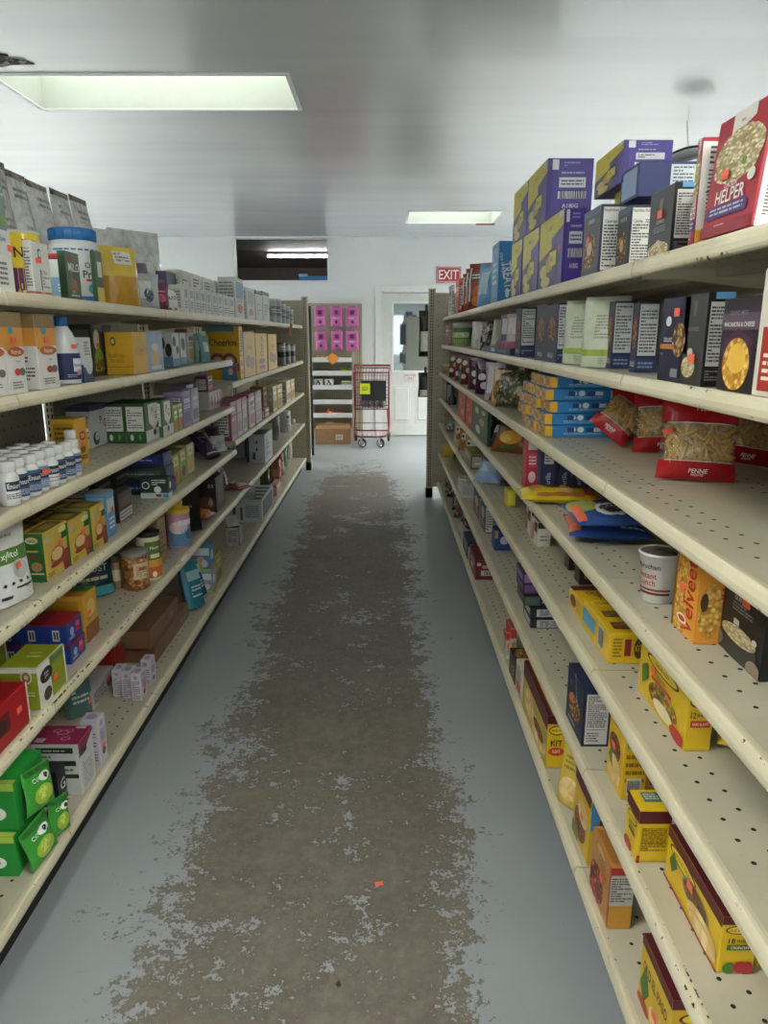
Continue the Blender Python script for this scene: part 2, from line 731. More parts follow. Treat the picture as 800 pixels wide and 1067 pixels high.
class PouchSurf:
    nu, nv = 16, 12
    lift = .0014

    def __init__(s, W, H, T, style, seed):
        s.W, s.H, s.T, s.style, s.seed = W, H, T, style, seed

    def half(s, u, v):
        a = abs(2 * u - 1)
        e = max(0, 1 - a ** 3.2) ** .75
        if s.style == 'stand':
            k = (max(0, 1 - v ** 1.9)) ** .8 * (.86 + .14 * sin(min(1, v * 6) * pi / 2))
        elif s.style == 'brick':
            k = min(1, (max(0, 1 - v ** 9)) ** .7)
            e = max(0, 1 - a ** 9) ** .6
        else:
            b = abs(2 * v - 1)
            k = max(0, 1 - b ** 3.0) ** .75
        q = s.seed
        wr = .5 + .5 * sin(u * 17 + q) * sin(v * 11 + 1.7 * q)
        wr2 = sin(u * 31 + 2 * q + 4 * v) * sin(v * 23 - q)
        t = s.T / 2 * e * k * (.9 + .12 * wr) + .0016 * wr2 * e
        return max(t, .0006)

    def p(s, u, v, off):
        ub = min(1, max(0, u))
        t = s.half(ub, min(1, max(0, v)))
        edge = .0
        if s.style != 'brick':
            edge = .035 * s.W * sin(pi * v) * (1 if s.style == 'pillow' else .4)
        x = (u - .5) * (s.W - 2 * edge)
        sway = .004 * sin(v * 5 + s.seed) * v
        return Vector((x, -t - off + sway, v * s.H))

    def pb(s, u, v):
        f = s.p(u, v, 0)
        sway = .004 * sin(v * 5 + s.seed) * v
        return Vector((f.x, -(f.y - sway) + sway, f.z))


def pouch(name, label, cat, lv, cx=None, cy=None, wpx=None, W=None, ty=None, H=None, T=.05, col='dddddd/g', bands=None, art=None, style='stand',
          face=.3, lean=4, roll=0, group=None, st=None, z=None, ins=.012, loc=None, content=None, seal=None, hmax=True, yaw=None):
    zz, lip, top = LV[lv]
    s = -1 if lip < 0 else 1
    z0 = zz if z is None else z
    if loc:
        X, Y, z0 = loc
    else:
        X = None
        if cy is not None:
            X, Y = at(cx, cy, z0)
            if abs(X) < abs(lip) + ins:
                X = None
        if X is None:
            X = lip + s * (ins + T * .5)
            Y = y_on_line(cx, X, z0)
    if W is None:
        W = wpx * zc_of(Y, z0) / FPX
    if H is None:
        H = z_at(Y, ty) - z0
    if hmax and lean < 40:
        H = min(H, top - z0 - .012)
    sf = PouchSurf(W, H, T, style, rnd.uniform(0, 6))
    nu, nv = 16, 18
    mb = MB()
    for back in (0, 1):
        vs = [(sf.pb(i / nu, j / nv) if back else sf.p(i / nu, j / nv, 0)) for j in range(nv + 1) for i in range(nu + 1)]
        groups = {}
        for j in range(nv):
            vc = (j + .5) / nv
            c = col
            for b in bands or []:
                if b[0] <= vc <= b[1]:
                    c = b[2]
            for i in range(nu):
                q = (j * (nu + 1) + i, j * (nu + 1) + i + 1, (j + 1) * (nu + 1) + i + 1, (j + 1) * (nu + 1) + i)
                groups.setdefault(c, []).append(q[::-1] if back else q)
        for c, fs in groups.items():
            b = len(mb.v)
            used = sorted({i for f in fs for i in f})
            mp = {k: n for n, k in enumerate(used)}
            mb.add([vs[k] for k in used], [tuple(mp[k] for k in f) for f in fs], c, True)
    # rim and foot
    rim = []
    for j in range(nv):
        for u in (0, 1):
            a, b2 = sf.p(u, j / nv, 0), sf.p(u, (j + 1) / nv, 0)
            c2, d2 = sf.pb(u, (j + 1) / nv), sf.pb(u, j / nv)
            mb.add([a, b2, c2, d2], [(0, 1, 2, 3)], col)
    ft = [sf.p(i / nu, 0, 0) for i in range(nu + 1)] + [sf.pb(i / nu, 0) for i in range(nu, -1, -1)]
    mb.add(ft, [tuple(range(len(ft)))[::-1]], col)
    tt = [sf.p(i / nu, 1, 0) for i in range(nu + 1)] + [sf.pb(i / nu, 1) for i in range(nu, -1, -1)]
    mb.add(tt, [tuple(range(len(tt)))], seal or col)
    put_art(mb, sf, art or [])
    if yaw is None:
        a = cam_angle(X, Y, lv, face) if isinstance(face, float) or isinstance(face, int) else radians(float(face))
        yaw = a + pi / 2
    else:
        yaw = radians(yaw)
    R = Matrix.Rotation(yaw, 3, 'Z') @ Matrix.Rotation(radians(-lean), 3, 'X') @ Matrix.Rotation(radians(roll), 3, 'Y')
    pts = [R @ Vector(v) for v in mb.v]
    mz = min(p.z for p in pts)
    if lean >= 40:    # lying: centre the footprint on the spot
        mx = (min(p.x for p in pts) + max(p.x for p in pts)) / 2
        my = (min(p.y for p in pts) + max(p.y for p in pts)) / 2
        if not loc:
            my0 = min(p.y for p in pts)
            my = my0 if cy is not None else my
    else:
        mx = my = 0
    if not loc:      # keep clear of the lip
        if s < 0:
            ex = max(p.x for p in pts) - mx
            X = min(X, lip - .013 - ex)
        else:
            ex = min(p.x for p in pts) - mx
            X = max(X, lip + .013 - ex)
        if cx is not None and cy is None:
            Y = y_on_line(cx, X, z0)
    hz = max(p.z for p in pts) - mz
    k = min(1.0, (top - z0 - .008) / hz) if hmax or hz > top - z0 - .008 else 1.0
    o = mb.build(name, None, (X - mx * k, Y - my * k, z0 + EPS - mz * k), R.to_euler())
    o.scale = (k, k, k)
    tag(o, label, cat, group)
    if content:
        content(o, sf)
    if st:
        sticker(o, sf, st[0], st[1], .018, .013, rot=.3)
    INFO[o.name] = (X, Y, z0, W, T, H)
    return o
# ------------------------------------------------------------------ room surfaces
DW = 10.6            # depth of the end wall
CEIL = 2.77


def m_floor():
    t = NT('worn_painted_concrete')
    o = t.coord()
    x, y, z = t.sep(o)
    n1 = t.noise(o, 1.5, 4, .6)
    n2 = t.noise(o, 5.5, 8, .7)
    n3 = t.noise(o, 26, 7, .72)
    n4 = t.noise(o, 95, 4, .7)
    # distance from the trodden track down the middle of the aisle
    cx = t.math('MULTIPLY_ADD', y, -.02, -.14)
    dx = t.math('ABSOLUTE', t.math('SUBTRACT', x, cx))
    core = t.math('SUBTRACT', .47, dx)
    k = t.math('MINIMUM', t.math('MULTIPLY', core, 2.3), .46)
    k = t.math('ADD', k, t.math('MULTIPLY', t.math('SUBTRACT', n1, .5), 1.1))
    k = t.math('ADD', k, t.math('MULTIPLY', t.math('SUBTRACT', n2, .5), 1.5))
    k = t.math('ADD', k, t.math('MULTIPLY', t.math('SUBTRACT', n3, .5), 1.6))
    k = t.math('ADD', k, t.math('MULTIPLY', t.math('SUBTRACT', n4, .5), 1.1))
    # fades out at the far end of the aisle
    fade = t.n('ShaderNodeMapRange')
    fade.inputs[1].default_value = 7.2
    fade.inputs[2].default_value = 9.4
    fade.inputs[3].default_value = 0
    fade.inputs[4].default_value = -.9
    t.l(y, fade.inputs[0])
    k = t.math('ADD', k, fade.outputs[0])
    mask = t.ramp(k, [(.17, 0.0), (.22, 1.0)])
    paint = t.mix(t.ramp(n1, [(.3, 0.0), (.7, 1.0)]), '868b8e', '93989b')
    scuff = t.noise(t.scale(o, 5, 60, 1), 1.0, 3, .7)
    gate = t.ramp(t.noise(o, 2.3, 2), [(.52, 0.0), (.6, 1.0)])
    paint = t.mix(t.math('MULTIPLY', t.math('MULTIPLY', t.ramp(scuff, [(.68, 0.0), (.73, 1.0)]), gate), .6), paint, '5c5b57')
    specks = t.ramp(t.noise(o, 60, 5, .75), [(.66, 0.0), (.7, 1.0)])
    paint = t.mix(t.math('MULTIPLY', specks, .55), paint, '5a5852')
    conc = t.mix(t.ramp(n2, [(.35, 0.0), (.65, 1.0)]), '524b41', '6b645a')
    conc = t.mix(t.ramp(n3, [(.45, 0.0), (.65, .5)]), conc, '7b766c')
    flecks = t.ramp(t.noise(o, 55, 4, .75), [(.64, 0.0), (.68, 1.0)])
    conc = t.mix(t.math('MULTIPLY', flecks, .7), conc, '8f9290')
    conc = t.mix(t.math('MULTIPLY', t.ramp(t.noise(o, 75, 4, .8), [(.62, 0.0), (.68, 1.0)]), .5), conc, '332f2a')
    t.col(t.mix(mask, paint, conc))
    r = t.n('ShaderNodeMapRange')
    r.inputs[3].default_value = .34
    r.inputs[4].default_value = .6
    t.l(mask, r.inputs[0])
    t.l(r.outputs[0], t.b.inputs['Roughness'])
    t.bump(t.math('SUBTRACT', n3, t.math('MULTIPLY', mask, .6)), .25, .002)
    return t.m


def m_ceiling():
    t = NT('glossy_white_ceiling_panel')
    o = t.coord()
    n = t.noise(t.scale(o, .25, 1.3, 1), 2.2, 4)
    t.col(t.mix(t.ramp(n, [(.3, 0.0), (.7, 1.0)]), 'c3c4c6', 'cdcecf'))
    t.set(Roughness=.22, Coat_Weight=.35, Coat_Roughness=.2)
    t.bump(t.noise(t.scale(o, .12, 2.2, 1), 1.6, 2), .12, .02)
    return t.m


def m_wall(c):
    t = NT('painted_wall_' + c)
    o = t.coord()
    t.col(t.mix(t.ramp(t.noise(o, 1.5, 4), [(.3, 0.0), (.7, 1.0)]), c, 'ebeced'))
    t.set(Roughness=.55)
    t.bump(t.noise(o, 120, 2), .06, .001)
    return t.m


def m_metal_cream(name, holes):
    """cream enamelled steel; holes: None / 'deck' / 'peg' / 'slot'"""
    t = NT(name)
    o = t.coord()
    x, y, z = t.sep(o)
    n = t.noise(o, 7, 4)
    base = t.mix(t.ramp(n, [(.3, 0.0), (.75, 1.0)]), 'bdb6a2', 'aea790')
    base = t.mix(t.ramp(t.noise(o, 30, 5, .7), [(.6, 0.0), (.75, .5)]), base, 'a79f88')

    def dots(u, v, p, r, shift=0.0, row=None, row_p=None):
        a = t.math('MULTIPLY', t.math('SUBTRACT', t.math('FRACT', t.math('ADD', t.math('DIVIDE', u, p), shift + 50)), .5), p)
        if row is not None:
            b = t.math('SUBTRACT', v, row)
        else:
            b = t.math('MULTIPLY', t.math('SUBTRACT', t.math('FRACT', t.math('ADD', t.math('DIVIDE', v, row_p), 50.5)), .5), row_p)
        d = t.math('SQRT', t.math('ADD', t.math('MULTIPLY', a, a), t.math('MULTIPLY', b, b)))
        return t.math('LESS_THAN', d, r)
    hole = None
    if holes == 'deck':
        hole = dots(y, x, .05, .0042, 0, row=.058)
        for sh, rw in ((.5, .095), (0, .30), (.5, .335)):
            hole = t.math('MAXIMUM', hole, dots(y, x, .05, .0042, sh, row=rw))
        # only on the top plate
        hole = t.math('MULTIPLY', hole, t.math('GREATER_THAN', z, -.02))
    elif holes == 'peg':
        hole = dots(y, z, .0508, .0035, 0, row_p=.0508)
    elif holes == 'pegx':
        hole = dots(x, z, .0508, .0035, 0, row_p=.0508)
    elif holes == 'pegfine':
        hole = dots(x, z, .026, .0045, 0, row_p=.026)
    elif holes == 'slot':
        a = t.math('LESS_THAN', t.math('ABSOLUTE', t.math('SUBTRACT', t.math('FRACT', t.math('DIVIDE', z, .0254)), .5)), .32)
        b = t.math('LESS_THAN', t.math('ABSOLUTE', t.math('SUBTRACT', t.math('ABSOLUTE', x), .008)), .0035)
        hole = t.math('MULTIPLY', a, b)
    if hole is not None:
        t.col(t.mix(hole, base, '15120e'))
        t.l(t.math('MULTIPLY_ADD', hole, .5, .32), t.b.inputs['Roughness'])
    else:
        t.col(base)
        t.set(Roughness=.34)
    return t.m


def m_lip(worn=False):
    """price rail with chipped enamel along its edges"""
    t = NT('badly_chipped_cream_rail' if worn else 'chipped_cream_rail')
    o = t.coord()
    x, y, z = t.sep(o)
    info = t.t.nodes.new('ShaderNodeObjectInfo')
    sh = t.n('ShaderNodeVectorMath')
    sh.operation = 'ADD'
    t.l(o, sh.inputs[0])
    t.l(info.outputs['Location'], sh.inputs[1])
    w = sh.outputs[0]
    n = t.noise(w, 5, 4)
    base = t.mix(t.ramp(n, [(.3, 0.0), (.75, 1.0)]), 'd9d0b6', 'c6bc9f')
    base = t.mix(t.ramp(t.noise(t.scale(w, 1, .3, 3), 14, 5, .7), [(.56, 0.0), (.75, .55)]), base, '9c937a')
    # chips near the two edges
    e1 = t.math('LESS_THAN', t.math('ABSOLUTE', t.math('SUBTRACT', z, -.0275)), .006 if worn else .003)
    e2 = t.math('LESS_THAN', t.math('ABSOLUTE', t.math('SUBTRACT', z, -.001)), .0022)
    ed = t.math('MAXIMUM', e1, e2)
    big = t.noise(w, 1.7, 2)
    c = t.math('ADD', t.noise(w, 45, 4, .7), t.math('MULTIPLY', t.math('SUBTRACT', big, .5), .7))
    chip = t.math('MULTIPLY', t.ramp(c, [(.56, 0.0), (.6, 1.0)] if worn else [(.655, 0.0), (.69, 1.0)]), ed)
    spot_ = t.ramp(t.math('ADD', t.noise(w, 30, 3, .6), t.math('MULTIPLY', t.math('SUBTRACT', big, .5), .5)), [(.72, 0.0), (.74, 1.0)] if worn else [(.79, 0.0), (.81, 1.0)])
    chip = t.math('MAXIMUM', chip, spot_)
    t.col(t.mix(chip, base, '3a2b1c'))
    t.set(Roughness=.33)
    return t.m


M_FLOOR, M_CEIL = m_floor(), m_ceiling()
M_WALL = m_wall('f2f3f3')
MATS['*cream'] = m_metal_cream('cream_steel', None)
MATS['*deck'] = m_metal_cream('perforated_cream_deck', 'deck')
MATS['*peg'] = m_metal_cream('pegboard_back', 'peg')
MATS['*pegx'] = m_metal_cream('pegboard_end', 'pegx')
MATS['*pegfine'] = m_metal_cream('pegboard_fine', 'pegfine')
MATS['*slot'] = m_metal_cream('slotted_upright', 'slot')
MATS['*lip'] = m_lip()
MATS['*lip_worn'] = m_lip(True)


def emis(name, c, strength):
    m = bpy.data.materials.new(name)
    m.use_nodes = True
    b = m.node_tree.nodes['Principled BSDF']
    b.inputs['Base Color'].default_value = (.8, .8, .8, 1)
    b.inputs['Emission Color'].default_value = lin(c)
    b.inputs['Emission Strength'].default_value = strength
    MATS['*' + name] = m
    return m


def simple(name, c, rough=.5, metal=0.0, var=.8, **kw):
    t = NT(name)
    o = t.coord()
    base = lin(c)
    dark = (*[v * var for v in base[:3]], 1)
    t.col(t.mix(t.ramp(t.noise(o, 14, 4), [(.35, 0.0), (.7, 1.0)]), base, dark))
    t.set(Roughness=rough, Metallic=metal, **kw)
    MATS['*' + name] = t.m
    return t.m


simple('white_trim', 'eceeee', .4, var=.96)
simple('door_paint', 'dfe0da', .4, var=.95)
simple('well_white', 'c2c7c0', .5, var=.95)
simple('dark_kick', '17140f', .6)
simple('cart_red', '7c1726', .3)
simple('chrome', 'c9c9cc', .2, 1.0)
simple('rubber', '1b1b1c', .6)
simple('cardboard', 'a8825c', .8)
simple('brown_card', '6d4f38', .75)
simple('mirror_back', '3b3a38', .35)
simple('black_metal', '141416', .4)
simple('wood_edge', '6a3b2c', .6)
emis('added_diffuser', 'f8faf3', 27.0)  # emitter of the added unseen wells that light the aisle
emis('skylight_diffuser_dim', 'f3f8ec', 2.7)
emis('added_diffuser_far', 'f8faf6', 95.0)  # emitter of the added hidden far wells, strong to brighten the end wall
emis('tube_light', 'ffffff', 55.0)

# floor, ceiling with openings for the light wells, walls
XL, XR, YB = -6.0, 6.0, -4.2
WELLS = [(-2.04, -.515, 4.19, 4.77), (.28, 1.30, 8.45, 9.3), (-4.9, -3.4, 4.19, 4.77), (3.3, 4.8, 4.19, 4.77), (-2.04, -.515, .1, .68),
         (.55, 2.07, .1, .68), (-2.04, -.515, -2.6, -2.02), (.55, 2.07, -2.6, -2.02), (-5.4, -4.4, 8.45, 9.3), (3.6, 4.6, 8.45, 9.3), (3.3, 4.8, .1, .68), (-4.9, -3.4, .1, .68), (1.72, 2.32, 8.45, 9.3)]  # all after the first pair are unseen wells added for their light

mb = MB()
mb.add([(XL, YB, 0), (XR, YB, 0), (XR, 18, 0), (XL, 18, 0)], [(0, 1, 2, 3)], M_FLOOR)
mb.add([(XL, YB, -.1), (XR, YB, -.1), (XR, 18, -.1), (XL, 18, -.1)], [(3, 2, 1, 0)], M_FLOOR)
structure(mb.build('floor'))

mb = MB()
xs = sorted({XL, XR, *[v for w in WELLS for v in w[:2]]})
ys = sorted({YB, DW, *[v for w in WELLS for v in w[2:]]})
for i in range(len(xs) - 1):
    for j in range(len(ys) - 1):
        mx, my = (xs[i] + xs[i + 1]) / 2, (ys[j] + ys[j + 1]) / 2
        if any(w[0] < mx < w[1] and w[2] < my < w[3] for w in WELLS):
            continue
        mb.add([(xs[i], ys[j], CEIL), (xs[i + 1], ys[j], CEIL), (xs[i + 1], ys[j + 1], CEIL), (xs[i], ys[j + 1], CEIL)], [(3, 2, 1, 0)], M_CEIL)
structure(mb.build('ceiling'))
mb = MB()          # roof slab over everything keeps outside light out
mb.box(XL - .2, XR + .2, YB - .2, 18, CEIL + .75, CEIL + .85, M_WALL)
structure(mb.build('trim_roof_slab'))

# end wall with the loft opening on the left and the door on the right
OX0, OX1, OZ0, OZ1 = -2.08, -.79, 2.185, 2.75
DX0, DX1, DZ = -.03, .88, 2.03
mb = MB()
T = .14
for x0, x1, z0, z1 in ((XL, OX0, 0, CEIL), (OX0, OX1, 0, OZ0), (OX0, OX1, OZ1, CEIL), (OX1, DX0, 0, CEIL), (DX0, DX1, DZ, CEIL), (DX1, XR, 0, CEIL)):
    mb.box(x0, x1, DW, DW + T, z0, z1, M_WALL)
structure(mb.build('wall_back'))
for nm, x0, x1 in (('wall_left', XL - .14, XL), ('wall_right', XR, XR + .14)):
    mb = MB()
    mb.box(x0, x1, YB, 18, 0, CEIL + .75, M_WALL)
    structure(mb.build(nm))
# front wall behind the camera with shop windows
WIN = [(-5.2, -3.6), (-3.1, -1.5), (-.9, -.1), (.28, .9), (1.35, 2.4), (2.9, 4.9)]
WZ0, WZ1 = .75, 2.15
mb = MB()
px = XL
for a, b in WIN:
    mb.box(px, a, YB - .14, YB, 0, CEIL + .75, M_WALL)
    mb.box(a, b, YB - .14, YB, 0, WZ0, M_WALL)
    mb.box(a, b, YB - .14, YB, WZ1, CEIL + .75, M_WALL)
    px = b
mb.box(px, XR, YB - .14, YB, 0, CEIL + .75, M_WALL)
structure(mb.build('wall_front'))
tg = NT('window_glass')
tr = tg.n('ShaderNodeBsdfTransparent')
gl = tg.n('ShaderNodeBsdfGlossy')
gl.inputs['Roughness'].default_value = .02
mx = tg.n('ShaderNodeMixShader')
mx.inputs[0].default_value = .08
tg.l(tr.outputs[0], mx.inputs[1])
tg.l(gl.outputs[0], mx.inputs[2])
tg.l(mx.outputs[0], [n for n in tg.t.nodes if n.type == 'OUTPUT_MATERIAL'][0].inputs['Surface'])
MATS['*glass'] = tg.m
for i, (a, b) in enumerate(WIN):
    mb = MB()
    mb.box(a, b, YB - .09, YB - .08, WZ0, WZ1, '*glass')
    w = structure(mb.build('window_%d' % (i + 1)))
    mb = MB()
    for x0, x1, z0, z1 in ((a, a + .05, WZ0, WZ1), (b - .05, b, WZ0, WZ1), (a, b, WZ0, WZ0 + .05), (a, b, WZ1 - .05, WZ1)):
        mb.box(x0, x1, YB - .12, YB - .02, z0, z1, '*white_trim')
    mb.build('window_frame', w)

# back room seen through the loft opening
mb = MB()
mb.box(-4.2, 1.2, 17.4, 17.5, 0, 3.4, simple('back_room_wall', '6a625c', .7))
mb.box(-4.3, -4.2, DW + T, 17.5, 0, 3.4, '*back_room_wall')
mb.box(1.2, 1.3, DW + T, 17.5, 0, 3.4, '*back_room_wall')
structure(mb.build('wall_back_room'))
mb = MB()
mb.box(-4.2, 1.2, DW + T, 17.4, 2.95, 3.0, simple('back_room_ceiling', '8b847e', .6))
structure(mb.build('ceiling_back_room'))
fx = empty('tube_fixture', 'long white fluorescent tube fixture glowing in the dark room beyond the loft opening', 'light', (-1.45, 14.2, 2.95))
mb = MB()
mb.box(-.75, .75, -.06, .06, -.05, 0, '*white_trim', .004)
mb.build('housing', fx)
mb = MB()
mb.tube([(-.72, 0, -.075), (.72, 0, -.075)], .02, '*tube_light', 10)
mb.build('tube', fx)
for sx in (-1, 1):
    mb = MB()
    mb.box(sx * .73 - .012, sx * .73 + .012, -.02, .02, -.1, -.05, '*white_trim')
    mb.build('tube_socket', fx)
# trim round the opening
mb = MB()
for x0, x1, z0, z1 in ((OX0 - .045, OX0, OZ0 - .045, CEIL), (OX1, OX1 + .045, OZ0 - .045, CEIL), (OX0, OX1, OZ0 - .045, OZ0)):
    mb.box(x0, x1, DW - .018, DW - .001, z0, z1, '*white_trim')
mb.box(OX0, OX1, DW - .001, DW + T, OZ0, OZ0 + .012, '*white_trim')
structure(mb.build('trim_opening'))

# ceiling light wells; those out of view are added to brighten the shop
def well(x0, x1, y0, y1, label, deep=.32):
    dif = '*added_diffuser_far' if y0 > 8 else '*added_diffuser'
    if (x0, y0) in ((-2.04, 4.19), (.28, 8.45)):
        dif = '*skylight_diffuser_dim'
    o = empty('skylight', label, 'skylight', ((x0 + x1) / 2, (y0 + y1) / 2, CEIL), 0, 'recessed skylight wells in the ceiling')
    a, b = (x1 - x0) / 2, (y1 - y0) / 2
    m = MB()
    for q in (((-a, -b), (a, -b)), ((a, -b), (a, b)), ((a, b), (-a, b)), ((-a, b), (-a, -b))):
        (ax, ay), (bx, by) = q
        m.add([(ax, ay, 0), (bx, by, 0), (bx, by, deep), (ax, ay, deep)], [(0, 1, 2, 3)], '*well_white')
    m.build('well_lining', o)
    m = MB()
    m.add([(-a, -b, deep), (a, -b, deep), (a, b, deep), (-a, b, deep)], [(3, 2, 1, 0)], dif)
    m.build('diffuser', o)
    m = MB()
    f = .022
    for X0, X1, Y0, Y1 in ((-a - f, a + f, -b - f, -b), (-a - f, a + f, b, b + f), (-a - f, -a, -b, b), (a, a + f, -b, b)):
        m.box(X0, X1, Y0, Y1, -.008, .001, '*white_trim')
    m.build('frame', o)
    return o


labs = ['large bright recessed skylight in the ceiling above the left shelving', 'narrow distant ceiling skylight with a brown wood edge above the door',
        'added fill-light well over the far left side of the shop, outside the view', 'added fill-light well over the far right side of the shop, outside the view',
        'added unseen fill-light well above the viewpoint on the left', 'added unseen fill-light well above the viewpoint on the right',
        'added unseen fill-light well behind the viewpoint on the left', 'added unseen fill-light well behind the viewpoint on the right',
        'added unseen fill-light well in the far left corner of the shop', 'added unseen fill-light well in the far right corner of the shop',
        'added unseen fill-light well over the next aisle on the right near the viewpoint', 'added unseen fill-light well over the next aisle on the left near the viewpoint', 'added fill-light well hidden behind the purple cases on the right top shelf']
for w_, lb_ in zip(WELLS, labs):
    o = well(*w_, lb_)
    if w_ == WELLS[1]:
        m = MB()
        m.box(.32, .545, .405, .422, -.03, -.009, '*wood_edge')
        m.build('wood_strip', o)

# peeling patch beside the big skylight
MATS['*peel'] = food('peeling', 28, [(.0, '2c2825'), (.4, '55504a'), (.7, '8f8b84'), (.95, 'b9b6b0')], .8) or MATS['*peeling']
mb = MB()
n_ = 22
ring = []
for q in range(n_):
    a = 2 * pi * q / n_
    r_ = rnd.uniform(.55, 1.25)
    ring.append((-1.95 + .2 * r_ * cos(a), 3.98 + .085 * r_ * sin(a)))
vs = [(-1.95, 3.98, CEIL - .02)] + [(x, y, CEIL - .004 - .012 * rnd.random()) for x, y in ring] + [(x, y, CEIL - .0005) for x, y in ring]
mb.add(vs, [(0, 1 + (q + 1) % n_, 1 + q) for q in range(n_)] + [(1 + q, 1 + (q + 1) % n_, 1 + n_ + (q + 1) % n_, 1 + n_ + q) for q in range(n_)], '*peeling')
tag(mb.build('ceiling_damage'), 'dark peeling damaged patch on the ceiling beside the large skylight', 'ceiling damage')

# ------------------------------------------------------------------ gondola shelving
DEPTH = .44


def shelf_meshes(Lh):
    m = MB()
    m.box(.004, DEPTH, -Lh, Lh, -.014, 0, '*deck')
    m.box(.02, DEPTH - .02, -Lh, -Lh + .012, -.034, -.014, '*cream')
    m.box(.02, DEPTH - .02, Lh - .012, Lh, -.034, -.014, '*cream')
    m.box(.16, .19, -Lh + .012, Lh - .012, -.03, -.014, '*cream')
    m.box(DEPTH - .02, DEPTH, -Lh, Lh, -.04, -.014, '*cream')
    deck = m.mesh('deck')
    pr = [(.012, 0.0005), (.004, .002), (-.001, .002), (-.003, 0), (-.005, -.004), (-.008, -.014), (-.008, -.023), (-.006, -.028), (-.002, -.0305), (.004, -.029), (.004, -.014)]
    m = MB()
    n = len(pr)
    vs = [(x, -Lh + .0012, z) for x, z in pr] + [(x, Lh - .0012, z) for x, z in pr]
    fs = [(i, i + n, (i + 1) % n + n, (i + 1) % n) for i in range(n)] + [tuple(range(n)), tuple(range(n, 2 * n))[::-1]]
    m.add(vs, fs, '*lip')
    rail = m.mesh('rail')
    m.mats[0] = MATS['*lip_worn']
    rail_worn = m.mesh('rail_worn')
    m = MB()
    m.add([(.06, -Lh + .002, -.0145), (DEPTH + .01, -Lh + .002, -.0145), (DEPTH + .01, -Lh + .002, -.07), (DEPTH - .03, -Lh + .002, -.07), (.06, -Lh + .002, -.03)] +
          [(.06, -Lh + .006, -.0145), (DEPTH + .01, -Lh + .006, -.0145), (DEPTH + .01, -Lh + .006, -.07), (DEPTH - .03, -Lh + .006, -.07), (.06, -Lh + .006, -.03)],
          [(0, 1, 2, 3, 4), (9, 8, 7, 6, 5)] + [(i, 5 + i, 5 + (i + 1) % 5, (i + 1) % 5) for i in range(5)], '*cream')
    br = m.mesh('bracket')
    return deck, rail, rail_worn, br


LH = 1.22 / 2
DECK, RAIL, RAIL_WORN, BRACKET = shelf_meshes(LH - .0015)


def mobj(name, me, parent, loc=(0, 0, 0), rot=(0, 0, 0)):
    o = bpy.data.objects.new(name, me)
    COL.objects.link(o)
    o.parent = parent
    o.location = loc
    o.rotation_euler = rot
    return o


def gondola(side, y0, levels, base, label, last=False, group=None):
    """one 4 ft section; levels: [(z, lip x)] upper shelves; base: (z, lip x)"""
    bx = abs(base[1])
    o = empty('shelving_unit', label, 'shelving unit', (side * bx, y0 + LH, 0), 0 if side > 0 else pi, group)
    for z, lx in levels:
        s = mobj('shelf', DECK, o, (abs(lx) - bx, 0, z))
        mobj('price_rail', RAIL_WORN if side < 0 and y0 < 2 and z < .9 else RAIL, s)
        mobj('bracket', BRACKET, s)
        mobj('bracket', BRACKET, s, (0, 2 * LH - .011, 0))
    s = mobj('base_deck', DECK, o, (0, 0, base[0]))
    mobj('price_rail', RAIL, s)
    m = MB()
    m.box(.05, .06, -LH + .001, LH - .001, .0, .13, '*dark_kick')
    m.build('kick_plate', o)
    m = MB()
    m.box(.505, .52, -LH + .02, LH - .02, .05, 1.82, '*peg')
    m.build('back_panel', o)
    for e in ((-1, 1) if last else (-1,)):
        m = MB()
        m.box(-.016, .016, -.013, .013, 0, 1.82, '*slot')
        m.build('upright', o, (.488, e * (LH - .014) * side, 0))
    return o


names_r = ['nearest section of the long cream shelving on the right, running out of frame', 'second section of the right shelving, holding the red pasta bags',
           'third section of the right shelving, holding the navy pasta cartons on its second shelf', 'fourth section of the right shelving, with orange snack bags on top',
           'farthest section of the right shelving, next to the door end']
for i in range(5):
    y0 = .33 - .0 + 1.22 * i
    gondola(1, y0, [LV[k][:2] for k in ('RT', 'R2', 'R3', 'R4', 'R5', 'R6')], LV['RB'][:2], names_r[i], i == 4)
names_l = ['nearest section of the cream shelving on the left, cut by the frame edge', 'second section of the left shelving, holding green cookie boxes and tea',
           'third section of the left shelving, holding purple boxes and a pink formula can', 'fourth section of the left shelving, holding the yellow cereal boxes',
           'fifth section of the left shelving, holding pale cartons', 'farthest section of the left shelving, next to its end panel']
for i in range(6):
    y0 = .47 + 1.22 * i
    ks = ('LT', 'L2', 'L3', 'L4', 'L5') if i < 3 else ('FT', 'F2', 'F3', 'F4')
    gondola(-1, y0, [LV[k][:2] for k in ks], LV['LB'][:2], names_l[i], i == 5)
# end panels
def end_panel(x0, x1, y, label):
    o = empty('end_panel', label, 'shelving end panel', ((x0 + x1) / 2, y, 0))
    hw = (x1 - x0) / 2
    m = MB()
    m.box(-hw + .03, hw - .03, -.006, .006, .1, 1.0, '*pegx')
    m.box(-hw + .03, hw - .03, -.006, .006, 1.003, 1.8, '*pegx')
    m.build('pegboard', o)
    for sx in (-1, 1):
        m = MB()
        m.box(-.03, .03, -.02, .02, 0, 1.83, '*slot')
        m.box(-.034, .034, -.024, .024, 1.83, 1.836, '*cream')
        m.box(-.03, .03, -.02, .14, 0, .09, '*cream')
        m.build('upright', o, (sx * (hw - .03), 0, 0))
    return o


end_panel(.385, 1.42, 6.47, 'cream pegboard end panel with slotted post closing the right shelving')
end_panel(-1.86, -.80, 7.83, 'cream pegboard end panel with slotted post closing the left shelving')

